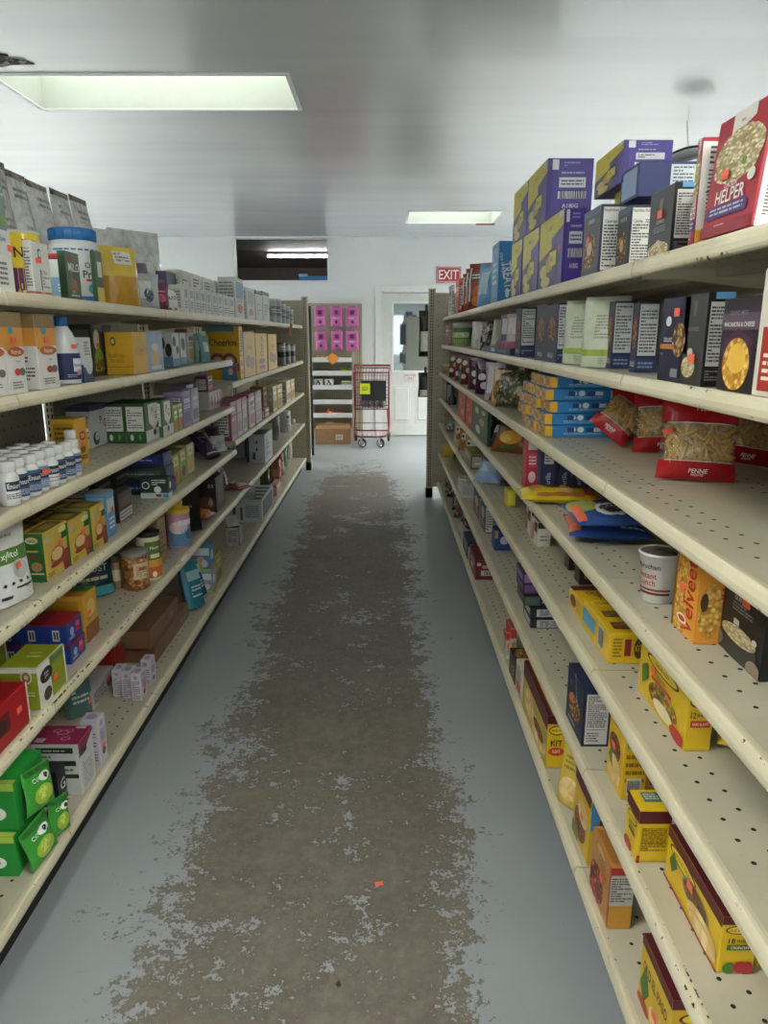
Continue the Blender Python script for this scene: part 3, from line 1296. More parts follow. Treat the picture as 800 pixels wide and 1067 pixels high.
# ------------------------------------------------------------------ end wall furnishings
door = empty('door', 'off-white half-glazed door with red sign in the end wall', 'door', (DX0, DW, 0))
door.name = 'door_1'
structure(door)
del door['category']
W_ = DX1 - DX0
gx0, gx1, gz0, gz1 = .165, .745, .95, 1.88
m = MB()
y0, y1 = .012, .055
for a, b, c, d in ((0.004, gx0, .012, 2.022), (gx1, W_ - .004, .012, 2.022), (gx0, gx1, .012, gz0), (gx0, gx1, gz1, 2.022)):
    m.box(a, b, y0, y1, c, d, '*door_paint')
for a, b in ((.15, .42), (.49, .76)):      # two raised panels below the glass
    m.box(a, b, y0 - .004, y0, .2, .74, '*door_paint', .002)
    m.box(a + .035, b - .035, y0 - .012, y0 - .003, .235, .705, '*door_paint', .004)
m.build('door_leaf', door)
m = MB()
for a, b, c, d in ((gx0 - .03, gx0, gz0 - .03, gz1 + .03), (gx1, gx1 + .03, gz0 - .03, gz1 + .03), (gx0, gx1, gz0 - .03, gz0), (gx0, gx1, gz1, gz1 + .03)):
    m.box(a, b, y0 - .012, y0 + .002, c, d, '*white_trim', .003)
m.build('glazing_bead', door)
t = NT('one_way_glass')
t.set(Roughness=.03, Metallic=.9)
t.col('a3adb0')
MATS['*one_way'] = t.m
m = MB()
m.box(gx0, gx1, .02, .028, gz0, gz1, '*one_way')
m.build('door_pane', door)
m = MB()
m.tube([(.845, .012, .95), (.845, -.045, .95)], .012, '*chrome', 12)
m.lathe([(0, 0), (.02, .002), (.028, .018), (.02, .036), (0, .04)], '*chrome', 16)
nb = len(m.v) - 5 * 16
for i in range(nb, len(m.v)):
    x, y, z = m.v[i]
    m.v[i] = (.845 + x, -.04 - z, .95 + y)
m.build('door_handle', door)
m = MB()
for a, b, c, d in ((DX0 - .1, DX0, 0, DZ + .1), (DX1, DX1 + .1, 0, DZ + .1), (DX0, DX1, DZ, DZ + .1)):
    m.box(a, b, DW - .022, DW - .001, c, d, '*white_trim', .003)
structure(m.build('trim_door_casing'))
m = MB()
m.box(DX0, DX1, DW + .06, DW + T, 0, DZ, '*door_paint')
structure(m.build('trim_door_stop'))
m = MB()
for a, b in ((XL, DX0 - .1), (DX1 + .1, XR)):
    m.box(a, b, DW - .014, DW - .001, 0, .09, '*white_trim')
structure(m.build('baseboard_back'))


def sign(name, label, x, y, z, w, h, art, col, t=.006, cat='sign', rot=0):
    m = MB()
    m.box(-w / 2, w / 2, 0, t, -h / 2, h / 2, col, .0015)
    put_art(m, Flat((-w / 2, 0, -h / 2), (1, 0, 0), (0, 0, 1), w, h), art)
    o = m.build(name, None, (x, y, z), (0, rot, 0))
    return tag(o, label, cat)


sign('exit_sign', 'red EXIT sign with white letters on the wall above the door', .905, DW - .026, 2.27, .34, .21,
     [('r', 'f3f0ee', .03, .04, .97, .96), ('r', 'a8212a', .05, .08, .95, .92), ('t', 'ffffff', 'EXIT', .5, .5, .6, .8)], 'a8212a', .02)
sign('door_sign', 'small white employees only sign with red letters on the door', .385, DW - .0, .86, .17, .115,
     [('t', 'b02a2a', 'EMPLOYEES', .5, .7, .2, .9), ('t', 'b02a2a', 'ONLY', .5, .32, .26, .6)], 'e8dedc', .006)

# pegboard display against the wall
YP = DW - .05
rack = empty('pegboard_display', 'tall cream pegboard display with five short shelves against the end wall', 'display', (-.73, YP, 0))
m = MB()
m.box(-.42, .42, 0, .02, .1, 1.88, '*pegfine')
m.build('pegboard', rack)
for sx in (-1, 1):
    m = MB()
    m.box(sx * .405 - .015, sx * .405 + .015, -.015, .0, 0, 1.88, '*cream')
    m.build('upright', rack)
SHZ = [1.13, .945, .75, .545, .355]
for z in SHZ:
    m = MB()
    m.box(-.3, .28, -.26, -.016, z - .045, z - .035, '*cream')
    m.box(-.3, .28, -.268, -.26, z - .05, z + .015, '*white_trim', .002)
    m.build('shelf', rack)
m = MB()
m.box(-.3, .28, -.28, -.016, .0, .13, '*cream', .003)
m.build('base', rack)
m = MB()
m.box(-.32, -.3, -.26, -.016, .0, 1.2, '*cream')
m.box(.28, .3, -.26, -.016, .0, 1.2, '*cream')
m.build('side_panel', rack)
for z in (1.865, 1.54):
    for x in (-.16, .065, .288):
        m = MB()
        m.tube([(x, 0, z), (x, -.19, z), (x, -.2, z + .006)], .004, '*chrome', 6)
        m.build('peg_hook', rack)

# pink packs on the hooks
PINKS = [(-.165, 1.865), (.065, 1.865), (.29, 1.865), (-.155, 1.54), (.065, 1.54), (.285, 1.54)]
pl = ['left', 'middle', 'right']
for k, (x, z) in enumerate(PINKS):
    W2 = .17 if k % 3 != 2 else .19
    m = MB()
    sf = PouchSurf(W2, .26, .07, 'pillow', k * 1.3)
    for back in (0, 1):
        vs = [(sf.pb(i / 12, j / 14) if back else sf.p(i / 12, j / 14, 0)) for j in range(15) for i in range(13)]
        fs = [(j * 13 + i, j * 13 + i + 1, (j + 1) * 13 + i + 1, (j + 1) * 13 + i) for j in range(14) for i in range(12)]
        m.add(vs, [f[::-1] for f in fs] if back else fs, 'd476b4/g', True)
    put_art(m, sf, [('r', 'b8569a', .12, .55, .88, .86), ('r', '5a2450', .34, .62, .66, .84), ('p', 'f0cfe6', .25, .4, .75, .5, 2), ('e', '6b2a66', .5, .24, .13, .08)])
    o = m.build('pink_pack', None, (-.73 + x, YP - .125, z - .302), (radians(-3), radians(rnd.uniform(-2, 2)), 0))
    hd = MB()
    hd.box(-.05, .05, -.002, .002, .255, .285, 'c566a6')
    hd.build('hang_tab', o)
    tag(o, 'pink soft pack hanging on the pegboard, %s of the %s row' % (pl[k % 3], 'upper' if k < 3 else 'lower'), 'pack', 'pink packs on the pegboard')
# second right pack behind
# orange diamond card
m = MB()
m.box(-.062, .062, 0, .003, -.062, .062, 'f0983a', .0005)
o = m.build('price_card', None, (-.715, YP - .275, 1.13), (0, radians(45), 0))
tag(o, 'orange diamond price card on the front of the top display shelf', 'price card')
# small goods on the display shelves
def small(name, label, x, z, w, d, h, c, art=None, y=-.19, group=None):
    m = MB()
    m.box(-w / 2, w / 2, -d / 2, d / 2, 0, h, c, .003)
    put_art(m, Flat((-w / 2, -d / 2, 0), (1, 0, 0), (0, 0, 1), w, h), art or [])
    o = m.build(name, None, (-.73 + x, YP + y, z - .034))
    return tag(o, label, 'product', group)


for k, x in enumerate((-.24, -.17, -.1)):
    small('snack_pack', 'little beige pack on the top display shelf left of the orange card', x, 1.13, .06, .06, .075, 'b9905c', [('e', '6b4a2a', .5, .5, .25, .25)], group='beige packs on the top display shelf')
for k, x in enumerate((.16, .22)):
    small('snack_box', 'small brown box at the right end of the top display shelf', x, 1.13, .055, .06, .06, '7d5a3a', group='brown boxes on the top display shelf')
for k, x in enumerate((-.12, -.02)):
    small('black_tin', 'low black tin on the second display shelf', x, .945, .08, .07, .05, '26262a', [('r', 'bfb8a8', .2, .3, .8, .6)], group='black tins on the second display shelf')
small('green_pouch', 'lime green pack at the right of the second display shelf', .18, .945, .13, .06, .08, '8fae2c', [('r', 'cfe07a', .2, .3, .8, .7)])
for k, x in enumerate((-.2, -.05)):
    m = MB()
    m.lathe([(0, 0), (.062, 0), (.066, .01), (.066, .115), (.06, .125), (.022, .125), (.02, .1), (0, .1)], 'e6e6e3', 24)
    put_art(m, Cyl(.066, 0, .125, -pi / 2, 2.2), [('e', '222226', .5, .45, .2, .32), ('e', 'e6e6e3', .47, .5, .1, .14), ('r', '222226', .3, .78, .6, .9)])
    o = m.build('paper_roll', None, (-.73 + x, YP - .17, .75 - .033))
    tag(o, 'white roll with black animal print on the third display shelf, %s one' % ('left' if k == 0 else 'right'), 'roll', 'printed rolls on the third display shelf')
small('tea_box', 'white and green box at the right of the third display shelf', .2, .75, .14, .1, .1, 'e4e6da', [('r', '8ba84a', 0, .55, 1, .9), ('p', '666666', .1, .1, .9, .45, 3)])
for k, (x, h) in enumerate(((-.22, .05), (-.15, .06), (-.04, .09), (.05, .06), (.12, .05))):
    small('red_pouch', 'small orange-red pack lying on the lowest display shelf', x, .355, .08, .08, h, 'd8532f', [('e', 'f0b08a', .5, .5, .25, .3)], group='orange-red packs on the lowest display shelf')
small('clear_tub', 'small clear plastic tub standing at the bottom of the pegboard display', -.05, .2, .1, .08, .07, 'd9d3c2')

# cardboard box on the floor
bx = MB()
bx.box(-.24, .24, -.17, .17, 0, .21, '*cardboard', .003)
put_art(bx, Flat((-.24, -.17, 0), (1, 0, 0), (0, 0, 1), .48, .21), [('r', 'dfd8c8', .58, .28, .78, .62), ('p', '555555', .6, .32, .76, .58, 3)])
put_art(bx, Flat((-.24, -.17, .21), (1, 0, 0), (0, 1, 0), .48, .34), [('r', '8a6848', 0, .49, 1, .51)])
o = bx.build('cardboard_box', None, (-.7, 9.95, 0.001), (0, 0, radians(1)))
tag(o, 'plain brown cardboard carton on the floor below the pegboard display', 'box')
fl = MB()
fl.box(-.24, .24, .165, .17, .2, .245, '*cardboard')
fl.build('flap', o)

# tall black wire rack with black and white packs, seen edge on behind the left shelving
kx, ky = -1.0, 8.65
wr = empty('wire_rack', 'tall black wire rack half hidden behind the left shelving', 'rack', (kx, ky, 0))
for sx, sy in ((-.12, -.2), (.12, -.2), (-.12, .2), (.12, .2)):
    m = MB()
    m.tube([(sx, sy, 0), (sx, sy, 1.78)], .014, '*black_metal', 8)
    m.build('post', wr)
for z in (.12, .45, .78, 1.1, 1.42, 1.76):
    m = MB()
    m.box(-.12, .12, -.2, .2, z - .012, z, '*black_metal')
    m.build('shelf', wr)
for k, z in enumerate((.45, .78, 1.1, 1.42)):
    for j in range(2):
        m = MB()
        m.box(-.1, .1, -.08, .08, 0, .27, 'e6e6e4', .004)
        put_art(m, Flat((-.1, -.08, 0), (1, 0, 0), (0, 0, 1), .2, .27), [('e', '1d1d20', .25, .75, .15, .1), ('e', '1d1d20', .7, .5, .2, .13), ('e', '1d1d20', .3, .22, .18, .11), ('r', '7fc3b8', .05, .02, .95, .1)])
        o = m.build('spotted_pack', None, (kx, ky - .1 + .19 * j, z + .001))
        tag(o, 'white pack with black spots on the black wire rack, %s shelf, %s' % (('lowest', 'second', 'third', 'top')[k], ('front', 'behind')[j]), 'pack', 'spotted packs on the black rack')

# shopping cart
cart = empty('shopping_cart', 'dark red wire shopping cart parked by the door with a black sign in it', 'shopping cart', (-.165, 9.73, 0))
cart.scale = (.93, .93, 1)


def cart_part(name, fn):
    m = MB()
    fn(m)
    return m.build(name, cart)


R_ = '*cart_red'


def basket(m):
    zt, zb = .98, .5
    def ring(z, k):
        fx = .24 - .0 * k
        return [(-fx, -.3 + .1 * k, z), (fx, -.3 + .1 * k, z), (fx + .01, .42 - .06 * k, z + .03 * (1 - k)), (-fx - .01, .42 - .06 * k, z + .03 * (1 - k))]
    top, bot = ring(zt, 0), ring(zb, 1)
    m.tube(top, .009, R_, 8, True)
    m.tube(bot, .008, R_, 8, True)
    for q in (.2, .4, .6, .8):
        m.tube([tuple(a + (b - a) * q for a, b in zip(t_, b_)) for t_, b_ in zip(top, bot)], .0035, R_, 5, True)
    for s_ in range(4):
        a0, a1, b0, b1 = Vector(top[s_]), Vector(top[(s_ + 1) % 4]), Vector(bot[s_]), Vector(bot[(s_ + 1) % 4])
        n = 12 if s_ % 2 == 0 else 16
        for i in range(n + 1):
            m.tube([a0.lerp(a1, i / n), b0.lerp(b1, i / n)], .0035 if 0 < i < n else .008, R_, 5)
    for i in range(11):
        x = -.22 + .044 * i
        m.tube([(x, -.2, zb), (x, .36, zb)], .003, R_, 5)


cart_part('basket', basket)
cart_part('handle', lambda m: (m.tube([(-.26, .42, .98), (-.27, .5, 1.04), (.27, .5, 1.04), (.26, .42, .98)], .014, R_, 10)))


def frame(m):
    for sx in (-1, 1):
        m.tube([(sx * .25, .42, .99), (sx * .25, .4, .5), (sx * .26, .38, .22), (sx * .25, .1, .17), (sx * .2, -.28, .15), (sx * .13, -.34, .15)], .013, R_, 8)
        m.tube([(sx * .23, -.2, .5), (sx * .24, -.1, .3), (sx * .245, .1, .17)], .011, R_, 8)
        m.tube([(sx * .13, -.3, .16), (sx * .13, -.3, .11)], .014, R_, 8)
        m.tube([(sx * .25, .36, .2), (sx * .25, .36, .11)], .014, R_, 8)
    m.tube([(-.13, -.34, .15), (.13, -.34, .15)], .013, R_, 8)
    m.tube([(-.25, .2, .17), (.25, .2, .17)], .01, R_, 8)
    m.tube([(-.24, -.05, .3), (.24, -.05, .3)], .006, R_, 6)
    for i in range(7):
        x = -.18 + .06 * i
        m.tube([(x, -.3, .155), (x, .2, .17)], .003, R_, 5)


cart_part('frame', frame)
for wi, (x, y) in enumerate(((-.13, -.3), (.13, -.3), (-.25, .36), (.25, .36))):
    m = MB()
    prof = [(.0, -.016), (.022, -.016), (.024, -.012), (.045, -.012), (.047, -.016), (.06, -.014), (.063, 0), (.06, .014), (.047, .016), (.045, .012), (.024, .012), (.022, .016), (0, .016)]
    m.lathe(prof, '*rubber', 24, True, ['*chrome'] * 4 + ['*rubber'] * 4 + ['*chrome'] * 4)
    for i, (a, b, c) in enumerate(m.v):
        m.v[i] = (c, a, b)
    m.tube([(-.026, 0, 0), (.026, 0, 0)], .007, '*chrome', 8)
    w = m.build('wheel', cart, (x, y, .064), (0, 0, radians((70, 55, 12, -8)[wi])))
    m = MB()
    for sx in (-1, 1):
        m.box(sx * .025 - .002, sx * .025 + .002, -.012, .02, -.005, .06, '*chrome')
    m.box(-.027, .027, -.015, .022, .058, .066, '*chrome')
    m.build('caster_fork', w)
m = MB()
m.box(-.16, .16, -.002, .002, -.13, .13, '1d1e20', .001)
o = m.build('black_board', None, (-.135, 9.40, .75), (radians(-10), 0, 0))
tag(o, 'black board leaning on the front of the red shopping cart', 'board')
sign('price_tag', 'small fluorescent yellow price note on the black board of the cart', -.245, 9.385, .775, .13, .135, [('p', '7a8a1a', .2, .3, .8, .75, 3)], 'e6f02c', .003, 'note')
for k in range(8):
    m = MB()
    m.lathe([(0, 0), (.036, 0), (.04, .01), (.04, .2), (.036, .21), (0, .21)], '*pattern', 16)
    o = m.build('patterned_can', None, (-.325 + .083 * (k % 4) + .045, 9.62 + .095 * (k // 4), .512))
    tag(o, 'black and white patterned can lying in the red shopping cart', 'can', 'patterned cans in the cart')

# convex mirror hanging from the ceiling
cm = empty('ceiling_disc', 'dark shallow disc hanging on a chain from the ceiling above the right shelves', 'mirror', (1.94, 5.0, 2.575))
m = MB()
m.lathe([(0, .03), (.06, .025), (.115, .008), (.135, -.006), (.132, -.012), (.11, .0), (.06, .012), (0, .016)], '*mirror_back', 36)
m.build('disc', cm)
m = MB()
for k in range(15):
    z = .034 + k * .0115
    n = 8
    pts = [((.004 * cos(2 * pi * q / n) if k % 2 else 0), (0 if k % 2 else .004 * cos(2 * pi * q / n)), z + .0075 * sin(2 * pi * q / n)) for q in range(n)]
    m.tube(pts, .0014, '*chrome', 5, True)
m.build('chain', cm)
cm.rotation_euler = (radians(-6), radians(-6), 0)

# blue crate on the loft sill
m = MB()
m.box(-.2, .2, -.05, .05, 0, .06, '2a6ea5', .004)
m.box(-.2, -.08, -.052, -.03, .05, .085, '8fb6cf', .003)
o = m.build('blue_box', None, (-1.0, DW + .08, OZ0 + .013))
tag(o, 'flat blue box lying on the sill of the loft opening', 'box')

# orange sticker dropped on the floor
X, Y = at(395, 921, 0)
m = MB()
m.box(-.011, .011, -.007, .007, 0.0006, .0014, 'f2684f')
o = m.build('dropped_sticker', None, (X, Y, 0), (0, 0, .2))
tag(o, 'orange price sticker stuck on the worn aisle floor', 'sticker')
X, Y = at(352, 1026, 0)
m = MB()
m.add([(-.006, 0, .0008), (.002, .012, .003), (.008, -.003, .0012), (0, -.008, .0008), (-.006, 0, .0006), (.002, .012, .0006), (.008, -.003, .0006), (0, -.008, .0006)],
      [(0, 3, 2, 1), (4, 5, 6, 7), (0, 1, 5, 4), (1, 2, 6, 5), (2, 3, 7, 6), (3, 0, 4, 7)], '2e2a26')
tag(m.build('litter_scrap', None, (X, Y, 0)), 'tiny dark scrap of litter on the floor in the foreground', 'litter')

# packs hung on the far side of the right end panel
for k, (z, h, c) in enumerate(((1.34, .4, '1c1c20'), (.98, .22, '2a2c30'))):
    m = MB()
    sf = PouchSurf(.13, h, .06, 'pillow', k)
    for back in (0, 1):
        vs = [(sf.pb(i / 8, j / 10) if back else sf.p(i / 8, j / 10, 0)) for j in range(11) for i in range(9)]
        fs = [(j * 9 + i, j * 9 + i + 1, (j + 1) * 9 + i + 1, (j + 1) * 9 + i) for j in range(10) for i in range(8)]
        m.add(vs, [f[::-1] for f in fs] if back else fs, c + '/g', True)
    put_art(m, sf, [('r', 'e8e8e6', .1, .05 if k else .12, .7, .3 if k else .55)])
    o = m.build('hanging_pack', None, (.375, 6.62, z - .08))
    tab = MB()
    tab.box(-.012, .012, -.003, .003, h - .01, h + .05, '*black_metal')
    tab.build('hang_hook', o)
    tag(o, ('large' if k == 0 else 'small') + ' black and white pack hanging behind the right end panel beside the door glass', 'pack')

# ------------------------------------------------------------------ daylight and exposure
wd = bpy.data.worlds.new('sky')
SC.world = wd
wd.use_nodes = True
bg = wd.node_tree.nodes['Background']
sky = wd.node_tree.nodes.new('ShaderNodeTexSky')
sky.sky_type = 'HOSEK_WILKIE'
sky.turbidity = 7
sky.sun_direction = (.4, .5, .75)
mixn = wd.node_tree.nodes.new('ShaderNodeMix')
mixn.data_type = 'RGBA'
mixn.inputs[0].default_value = .75
wd.node_tree.links.new(sky.outputs[0], mixn.inputs[6])
mixn.inputs[7].default_value = (.95, .98, 1, 1)
wd.node_tree.links.new(mixn.outputs[2], bg.inputs[0])
bg.inputs[1].default_value = 3.2
vs_ = SC.view_settings
vs_.view_transform = 'Standard'
vs_.look = 'None'
vs_.gamma = 1
vs_.use_curve_mapping = False
vs_.exposure = 0.5
SC.cycles.use_denoising = True
SC.cycles.max_bounces = 10
SC.cycles.diffuse_bounces = 5
SC.cycles.transparent_max_bounces = 12
SC.cycles.sample_clamp_indirect = 6
# ------------------------------------------------------------------ print designs
def gen(col, c2='ffffff', c3='333333', text='', tc='ffffff', pic=None, side=None, top=None, tv=.72, rows=3):
    f = [('r', c2, 0, .9, 1, 1)]
    if pic:
        f.append(('e', pic, .5, .36, .38, .26))
    else:
        f.append(('r', c3, .12, .12, .88, .42))
    if text:
        f.append(('t', tc, text, .5, tv, .14, .86))
    else:
        f.append(('r', tc, .15, tv - .05, .85, tv + .07))
    f.append(('p', tc, .12, .5, .88, .62, 2))
    s = side if side is not None else [('r', c2, 0, .9, 1, 1)] + nutri(.14, .12, .86, .82, rows * 3, head=False)
    return dict(col=col, front=f, side=s, top=top if top is not None else [('r', c2, .1, .2, .9, .8)])


ORD = ['nearest', 'second nearest', 'third', 'fourth', 'fifth', 'sixth', 'seventh', 'eighth', 'ninth', 'tenth', 'eleventh', 'twelfth']


# ================================================================== LEFT, top shelf
# lower row, near to far
carton('milk_powder_carton', 'white small-print carton at the near end of the left top shelf, under a grey-green canister', 'carton', 'LT', 0, None, 17, d=.1, h=.137, w=.13,
       art=dict(col='e9e8e4', front=[('t', '5a6a78', 'calcium', .4, .86, .08, .7), ('p', '666666', .1, .1, .6, .5, 5), ('r', 'bcd3dd', .1, .6, .3, .7)], side=nutri()), st=(.85, .72))
BASE_T = LV['LT'][0]
Xq, Yq = INFO['milk_powder_carton'][0], INFO['milk_powder_carton'][1]
round_pack('supplement_canister', 'grey-green canister standing on the white carton at the near end of the left top shelf', 'canister', 'LT', 0, loc=(Xq - .048, Yq + .06, BASE_T + .1375), r=.046, h=.16, col='8d9a9c/m',
           lid=('5a6470/m', .9, 1.0, 1.03), art=[('r', '7a9a62', 0, 0, 1, .22), ('p', 'd8dde0', .2, .45, .8, .65, 3)], st=(.62, .74))
round_pack('formula_can', 'yellow and purple powder can on the left top shelf', 'can', 'LT', 26, None, r=.048, h=.155, col='e3c62f/s',
           prof=[(0, 0), (.98, 0), (1, .02), (1, .96), (.97, .98), (.93, .985), (0, .985)],
           art=[('r', '5c2452', 0, 0, 1, .42), ('g', 'e3c62f', [(.2, .9), (.85, .9), (.8, .5), (.62, .25), (.35, .5)]), ('t', '20202a', 'NIDO', .52, .66, .17, .6), ('t', '3a2a4a', 'Nestle', .5, .84, .06, .4),
                ('t', 'e8dcc8', '1 - 3+', .45, .14, .09, .5), ('p', 'e8dcc8', .3, .03, .8, .09, 1)], st=(.62, .55), lid=('d8d4c4/m', .95, 1.0, 1.02))
carton('white_carton', 'tall white carton with a thin orange stripe on the left top shelf', 'carton', 'LT', 37, None, 55, d=.02, h=.13,
       art=dict(col='eae9e6', front=[('r', 'c8744a', 0, .04, 1, .08), ('t', '777777', 'ULTRA', .6, .45, .07, .5), ('p', '8a8a8a', .5, .15, .9, .38, 4)], side=[('r', 'c8744a', 0, .04, 1, .08)] + nutri(.1, .14, .9, .9, 12)))
round_pack('red_lid_can', 'small pale blue can with a red lid on the left top shelf', 'can', 'LT', 63, None, r=.04, h=.12, col='dfe3e6/s',
           lid=('a32431/m', .87, 1.0, 1.03), art=[('r', '8fb8dd', 0, .08, 1, .48), ('e', 'b03548', .65, .55, .1, .1), ('p', 'ffffff', .3, .15, .8, .35, 3)])
carton('green_malt_pack', 'dark green malt drink pack in front of the big white tub, left top shelf', 'pack', 'LT', 72, None, 86, d=.022, h=.128,
       art=dict(col='2e4f2c', front=[('t', 'e9ece6', 'MILO', .55, .68, .18, .8), ('e', '8c5a30', .5, .28, .3, .16), ('p', 'd8e0d0', .2, .06, .8, .12, 1)], side=[('r', '1f3820', .1, .1, .9, .9)]))
round_pack('protein_tub', 'big white protein tub with a blue lid on the left top shelf', 'tub', 'LT', 82, None, loc=(-.995, y_on_line(82, -.995, 1.55), 1.545), r=.078, h=.23, col='e9eaec/s',
           prof=[(0, 0), (.92, 0), (1, .03), (1, .68), (.97, .72), (.99, .75), (.95, .8), (.8, .86), (.8, .9), (0, .9)],
           lid=('2f74b8/s', .84, 1.0, .9, 'ribs'), art=[('r', '2f74b8', 0, .7, 1, .725), ('t', '333844', 'Orgain', .62, .62, .06, .3), ('t', '22303c', 'Organic', .62, .5, .1, .42), ('t', '22303c', 'Protein', .62, .39, .1, .42),
                                                         ('r', 'c8365a', .45, .3, .85, .33), ('e', '3fa39a', .54, .2, .07, .07), ('e', '3c9a6a', .66, .2, .07, .07), ('r', '3a80c0', .35, .0, .85, .1), ('e', 'efe6b0', .76, .1, .1, .09)], st=(.8, .5))
carton('seed_pouch', 'slim dark green and yellow pack right of the big white tub', 'pack', 'LT', 103, None, 110, d=.015, h=.15,
       art=dict(col='2f4a34', front=[('r', 'd8b93a', 0, 0, 1, .3), ('r', 'e6e2d4', .2, .5, .8, .8)], side=[]))
pouch('yellow_bag', 'shiny yellow bag with a pale label on the left top shelf', 'bag', 'LT', 128, None, W=.15, H=.2, T=.07, col='dcbc48/g', bands=[(0, .52, 'b98a2c/g')], face=.5, lean=2,
      art=[('r', 'e6e4dc', .3, .7, .8, .92), ('p', '77705a', .36, .74, .74, .9, 3)])
pouch('silver_bag', 'small silver and clear bag in front of the yellow bag on the left top shelf', 'bag', 'LT', 150, None, W=.14, H=.13, T=.05, col='b9bcc0/g', face=.55, lean=0,
      art=[('r', 'e9eaea', .2, .3, .7, .8), ('e', '4b5c78', .6, .4, .15, .2)])
pouch('plum_pouch', 'dark plum pouch beside the silver bag on the left top shelf', 'pouch', 'LT', 166, None, W=.1, H=.105, T=.05, col='6a2440', style='stand', face=.5, lean=0,
      art=[('e', 'c05080', .5, .45, .25, .16), ('p', 'e0a8bc', .25, .65, .75, .85, 2)])
pouch('white_keto_pouch', 'white pouch printed with green leaves on the left top shelf', 'pouch', 'LT', 181, None, W=.1, H=.095, T=.06, col='e8e8e4', style='brick', face=.6, lean=0,
      art=[('t', '333333', 'KATO', .4, .62, .16, .5), ('e', '6f9a48', .75, .82, .16, .1), ('e', '4f7a30', .85, .72, .1, .1), ('e', '777777', .2, .14, .05, .06), ('e', '777777', .45, .14, .05, .06), ('e', '777777', .7, .14, .05, .06)])
# tall clear refill bags standing behind
for k, (px, tall, wpx) in enumerate(((18, .40, .15), (40, .39, .15), (61, .385, .15), (82, .39, .15), (102, .40, .16))):
    Xb = -1.12
    pouch('clear_tall_bag', 'tall clear dark-topped bag behind the front packs, %s of its row' % ORD[k], 'bag', 'LT', loc=(Xb, y_on_line(px - 6, Xb, 1.6), 1.545), W=wpx, H=tall, T=.09, col='*milky',
          bands=[(.93, 1.0, '4a2428/g')], face=0, lean=3, group='tall clear bags behind the left top row', style='stand',
          art=[('p', '6a6a6e', .2, .78, .8, .88, 2), ('p', '8a8a8a', .3, .5, .7, .6, 2)])
pouch('grey_clear_bag', 'grey see-through bag standing behind the yellow bag on the left top shelf', 'bag', 'LT', loc=(-1.12, y_on_line(146, -1.12, 1.6), 1.545), W=.27, H=.36, T=.1, col='*milky', face=.5, lean=2,
      art=[('r', '7d6c86', .2, .3, .6, .6)])
pouch('grey_clear_bag', 'wide grey bag with a crumpled top behind the plum pouch on the left top shelf', 'bag', 'LT', loc=(-1.14, y_on_line(123, -1.14, 1.6), 1.545), W=.2, H=.33, T=.09, col='*milky', face=.5, lean=2)
carton('indigo_box', 'slim indigo box standing behind the white leaf pouch on the left top shelf', 'box', 'LT', 176, None, 186, d=.05, h=.19, back=.13,
       art=dict(col='4b4468', front=[('r', '8d86b0', .2, .1, .8, .3)], side=[('r', '6a6288', .2, .2, .8, .8)]))
# row of little white cartons
for k in range(9):
    x0 = 192 + 5.9 * k
    carton('small_white_carton', '%s of nine small white cartons in a row on the left top shelf' % ('nearest' if k == 0 else 'farthest' if k == 8 else ORD[k].replace(' nearest', '')), 'carton', 'LT', x0, None, x0 + 5.4, d=.07, h=.115,
           art=dict(col='dfdedb', front=[('r', 'a9acb0', .2, .55, .8, .85), ('p', '777777', .2, .15, .8, .45, 3)], side=[('r', 'b8b8b6', .15, .15, .85, .85), ('p', '6d6d70', .2, .2, .8, .8, 6)]), group='small white cartons on the left top shelf')
for k in range(5):
    x0 = 190 + 11.5 * k
    c = ['8c5a3c', '7a6a5a', 'b0584a', '5fa33c', 'b0704a'][k]
    carton('drink_carton', ['nearest cream drink carton with a brown bottom picture behind the little cartons', 'second cream drink carton with a dull brown picture behind the little cartons', 'middle cream drink carton with a red picture behind the little cartons',
                            'cream drink carton with a bright green band behind the little cartons', 'farthest cream drink carton beside the pale cereal boxes'][k], 'carton', 'LT', x0, None, x0 + 9, d=.08, h=.21, back=.11,
           art=dict(col='e2dfd6', front=[('p', '5a5a5a', .2, .6, .8, .9, 4), ('r', c, 0, .12, 1, .38)], side=[('p', '4a4a4a', .15, .62, .85, .9, 5), ('e', c, .5, .3, .45, .14)]), group='drink cartons on the left top shelf')
for k, (a, b, c, h) in enumerate(((246, 255, '6f88b0', .235), (258, 266, 'a8a0a4', .2))):
    carton('pale_cereal_box', ['pale box with blue and orange print rising beyond the small white cartons', 'light grey patterned box behind the tall pale box on the left top shelf'][k], 'box', 'FT', a, None, b, d=.1, h=h,
           art=dict(col='cfcfd0', front=[('r', c, .1, .5, .9, .9), ('e', 'b06a48', .5, .25, .3, .12), ('p', '777777', .2, .4, .8, .5, 2)], side=[('p', '777777', .1, .1, .9, .9, 10), ('e', 'b8a060', .5, .3, .3, .1)]))
for k, (a, b, h) in enumerate(((267, 274, .2), (274.5, 281, .21))):
    carton('black_lid_box', '%s white storage box with a black lid, far end of the left top shelf' % ('nearer' if k == 0 else 'farther'), 'box', 'FT', a, None, b, d=.16, h=h,
           art=dict(col='c9cacb', front=[('r', '26262a', 0, .88, 1, 1), ('p', '8a8a8a', .2, .2, .8, .6, 4)], side=[('r', '26262a', 0, .88, 1, 1), ('r', 'e2e2e2', .2, .15, .75, .7), ('r', '26262a', .0, .0, .06, 1)], top=[('r', '26262a', .02, .02, .98, .98)]))
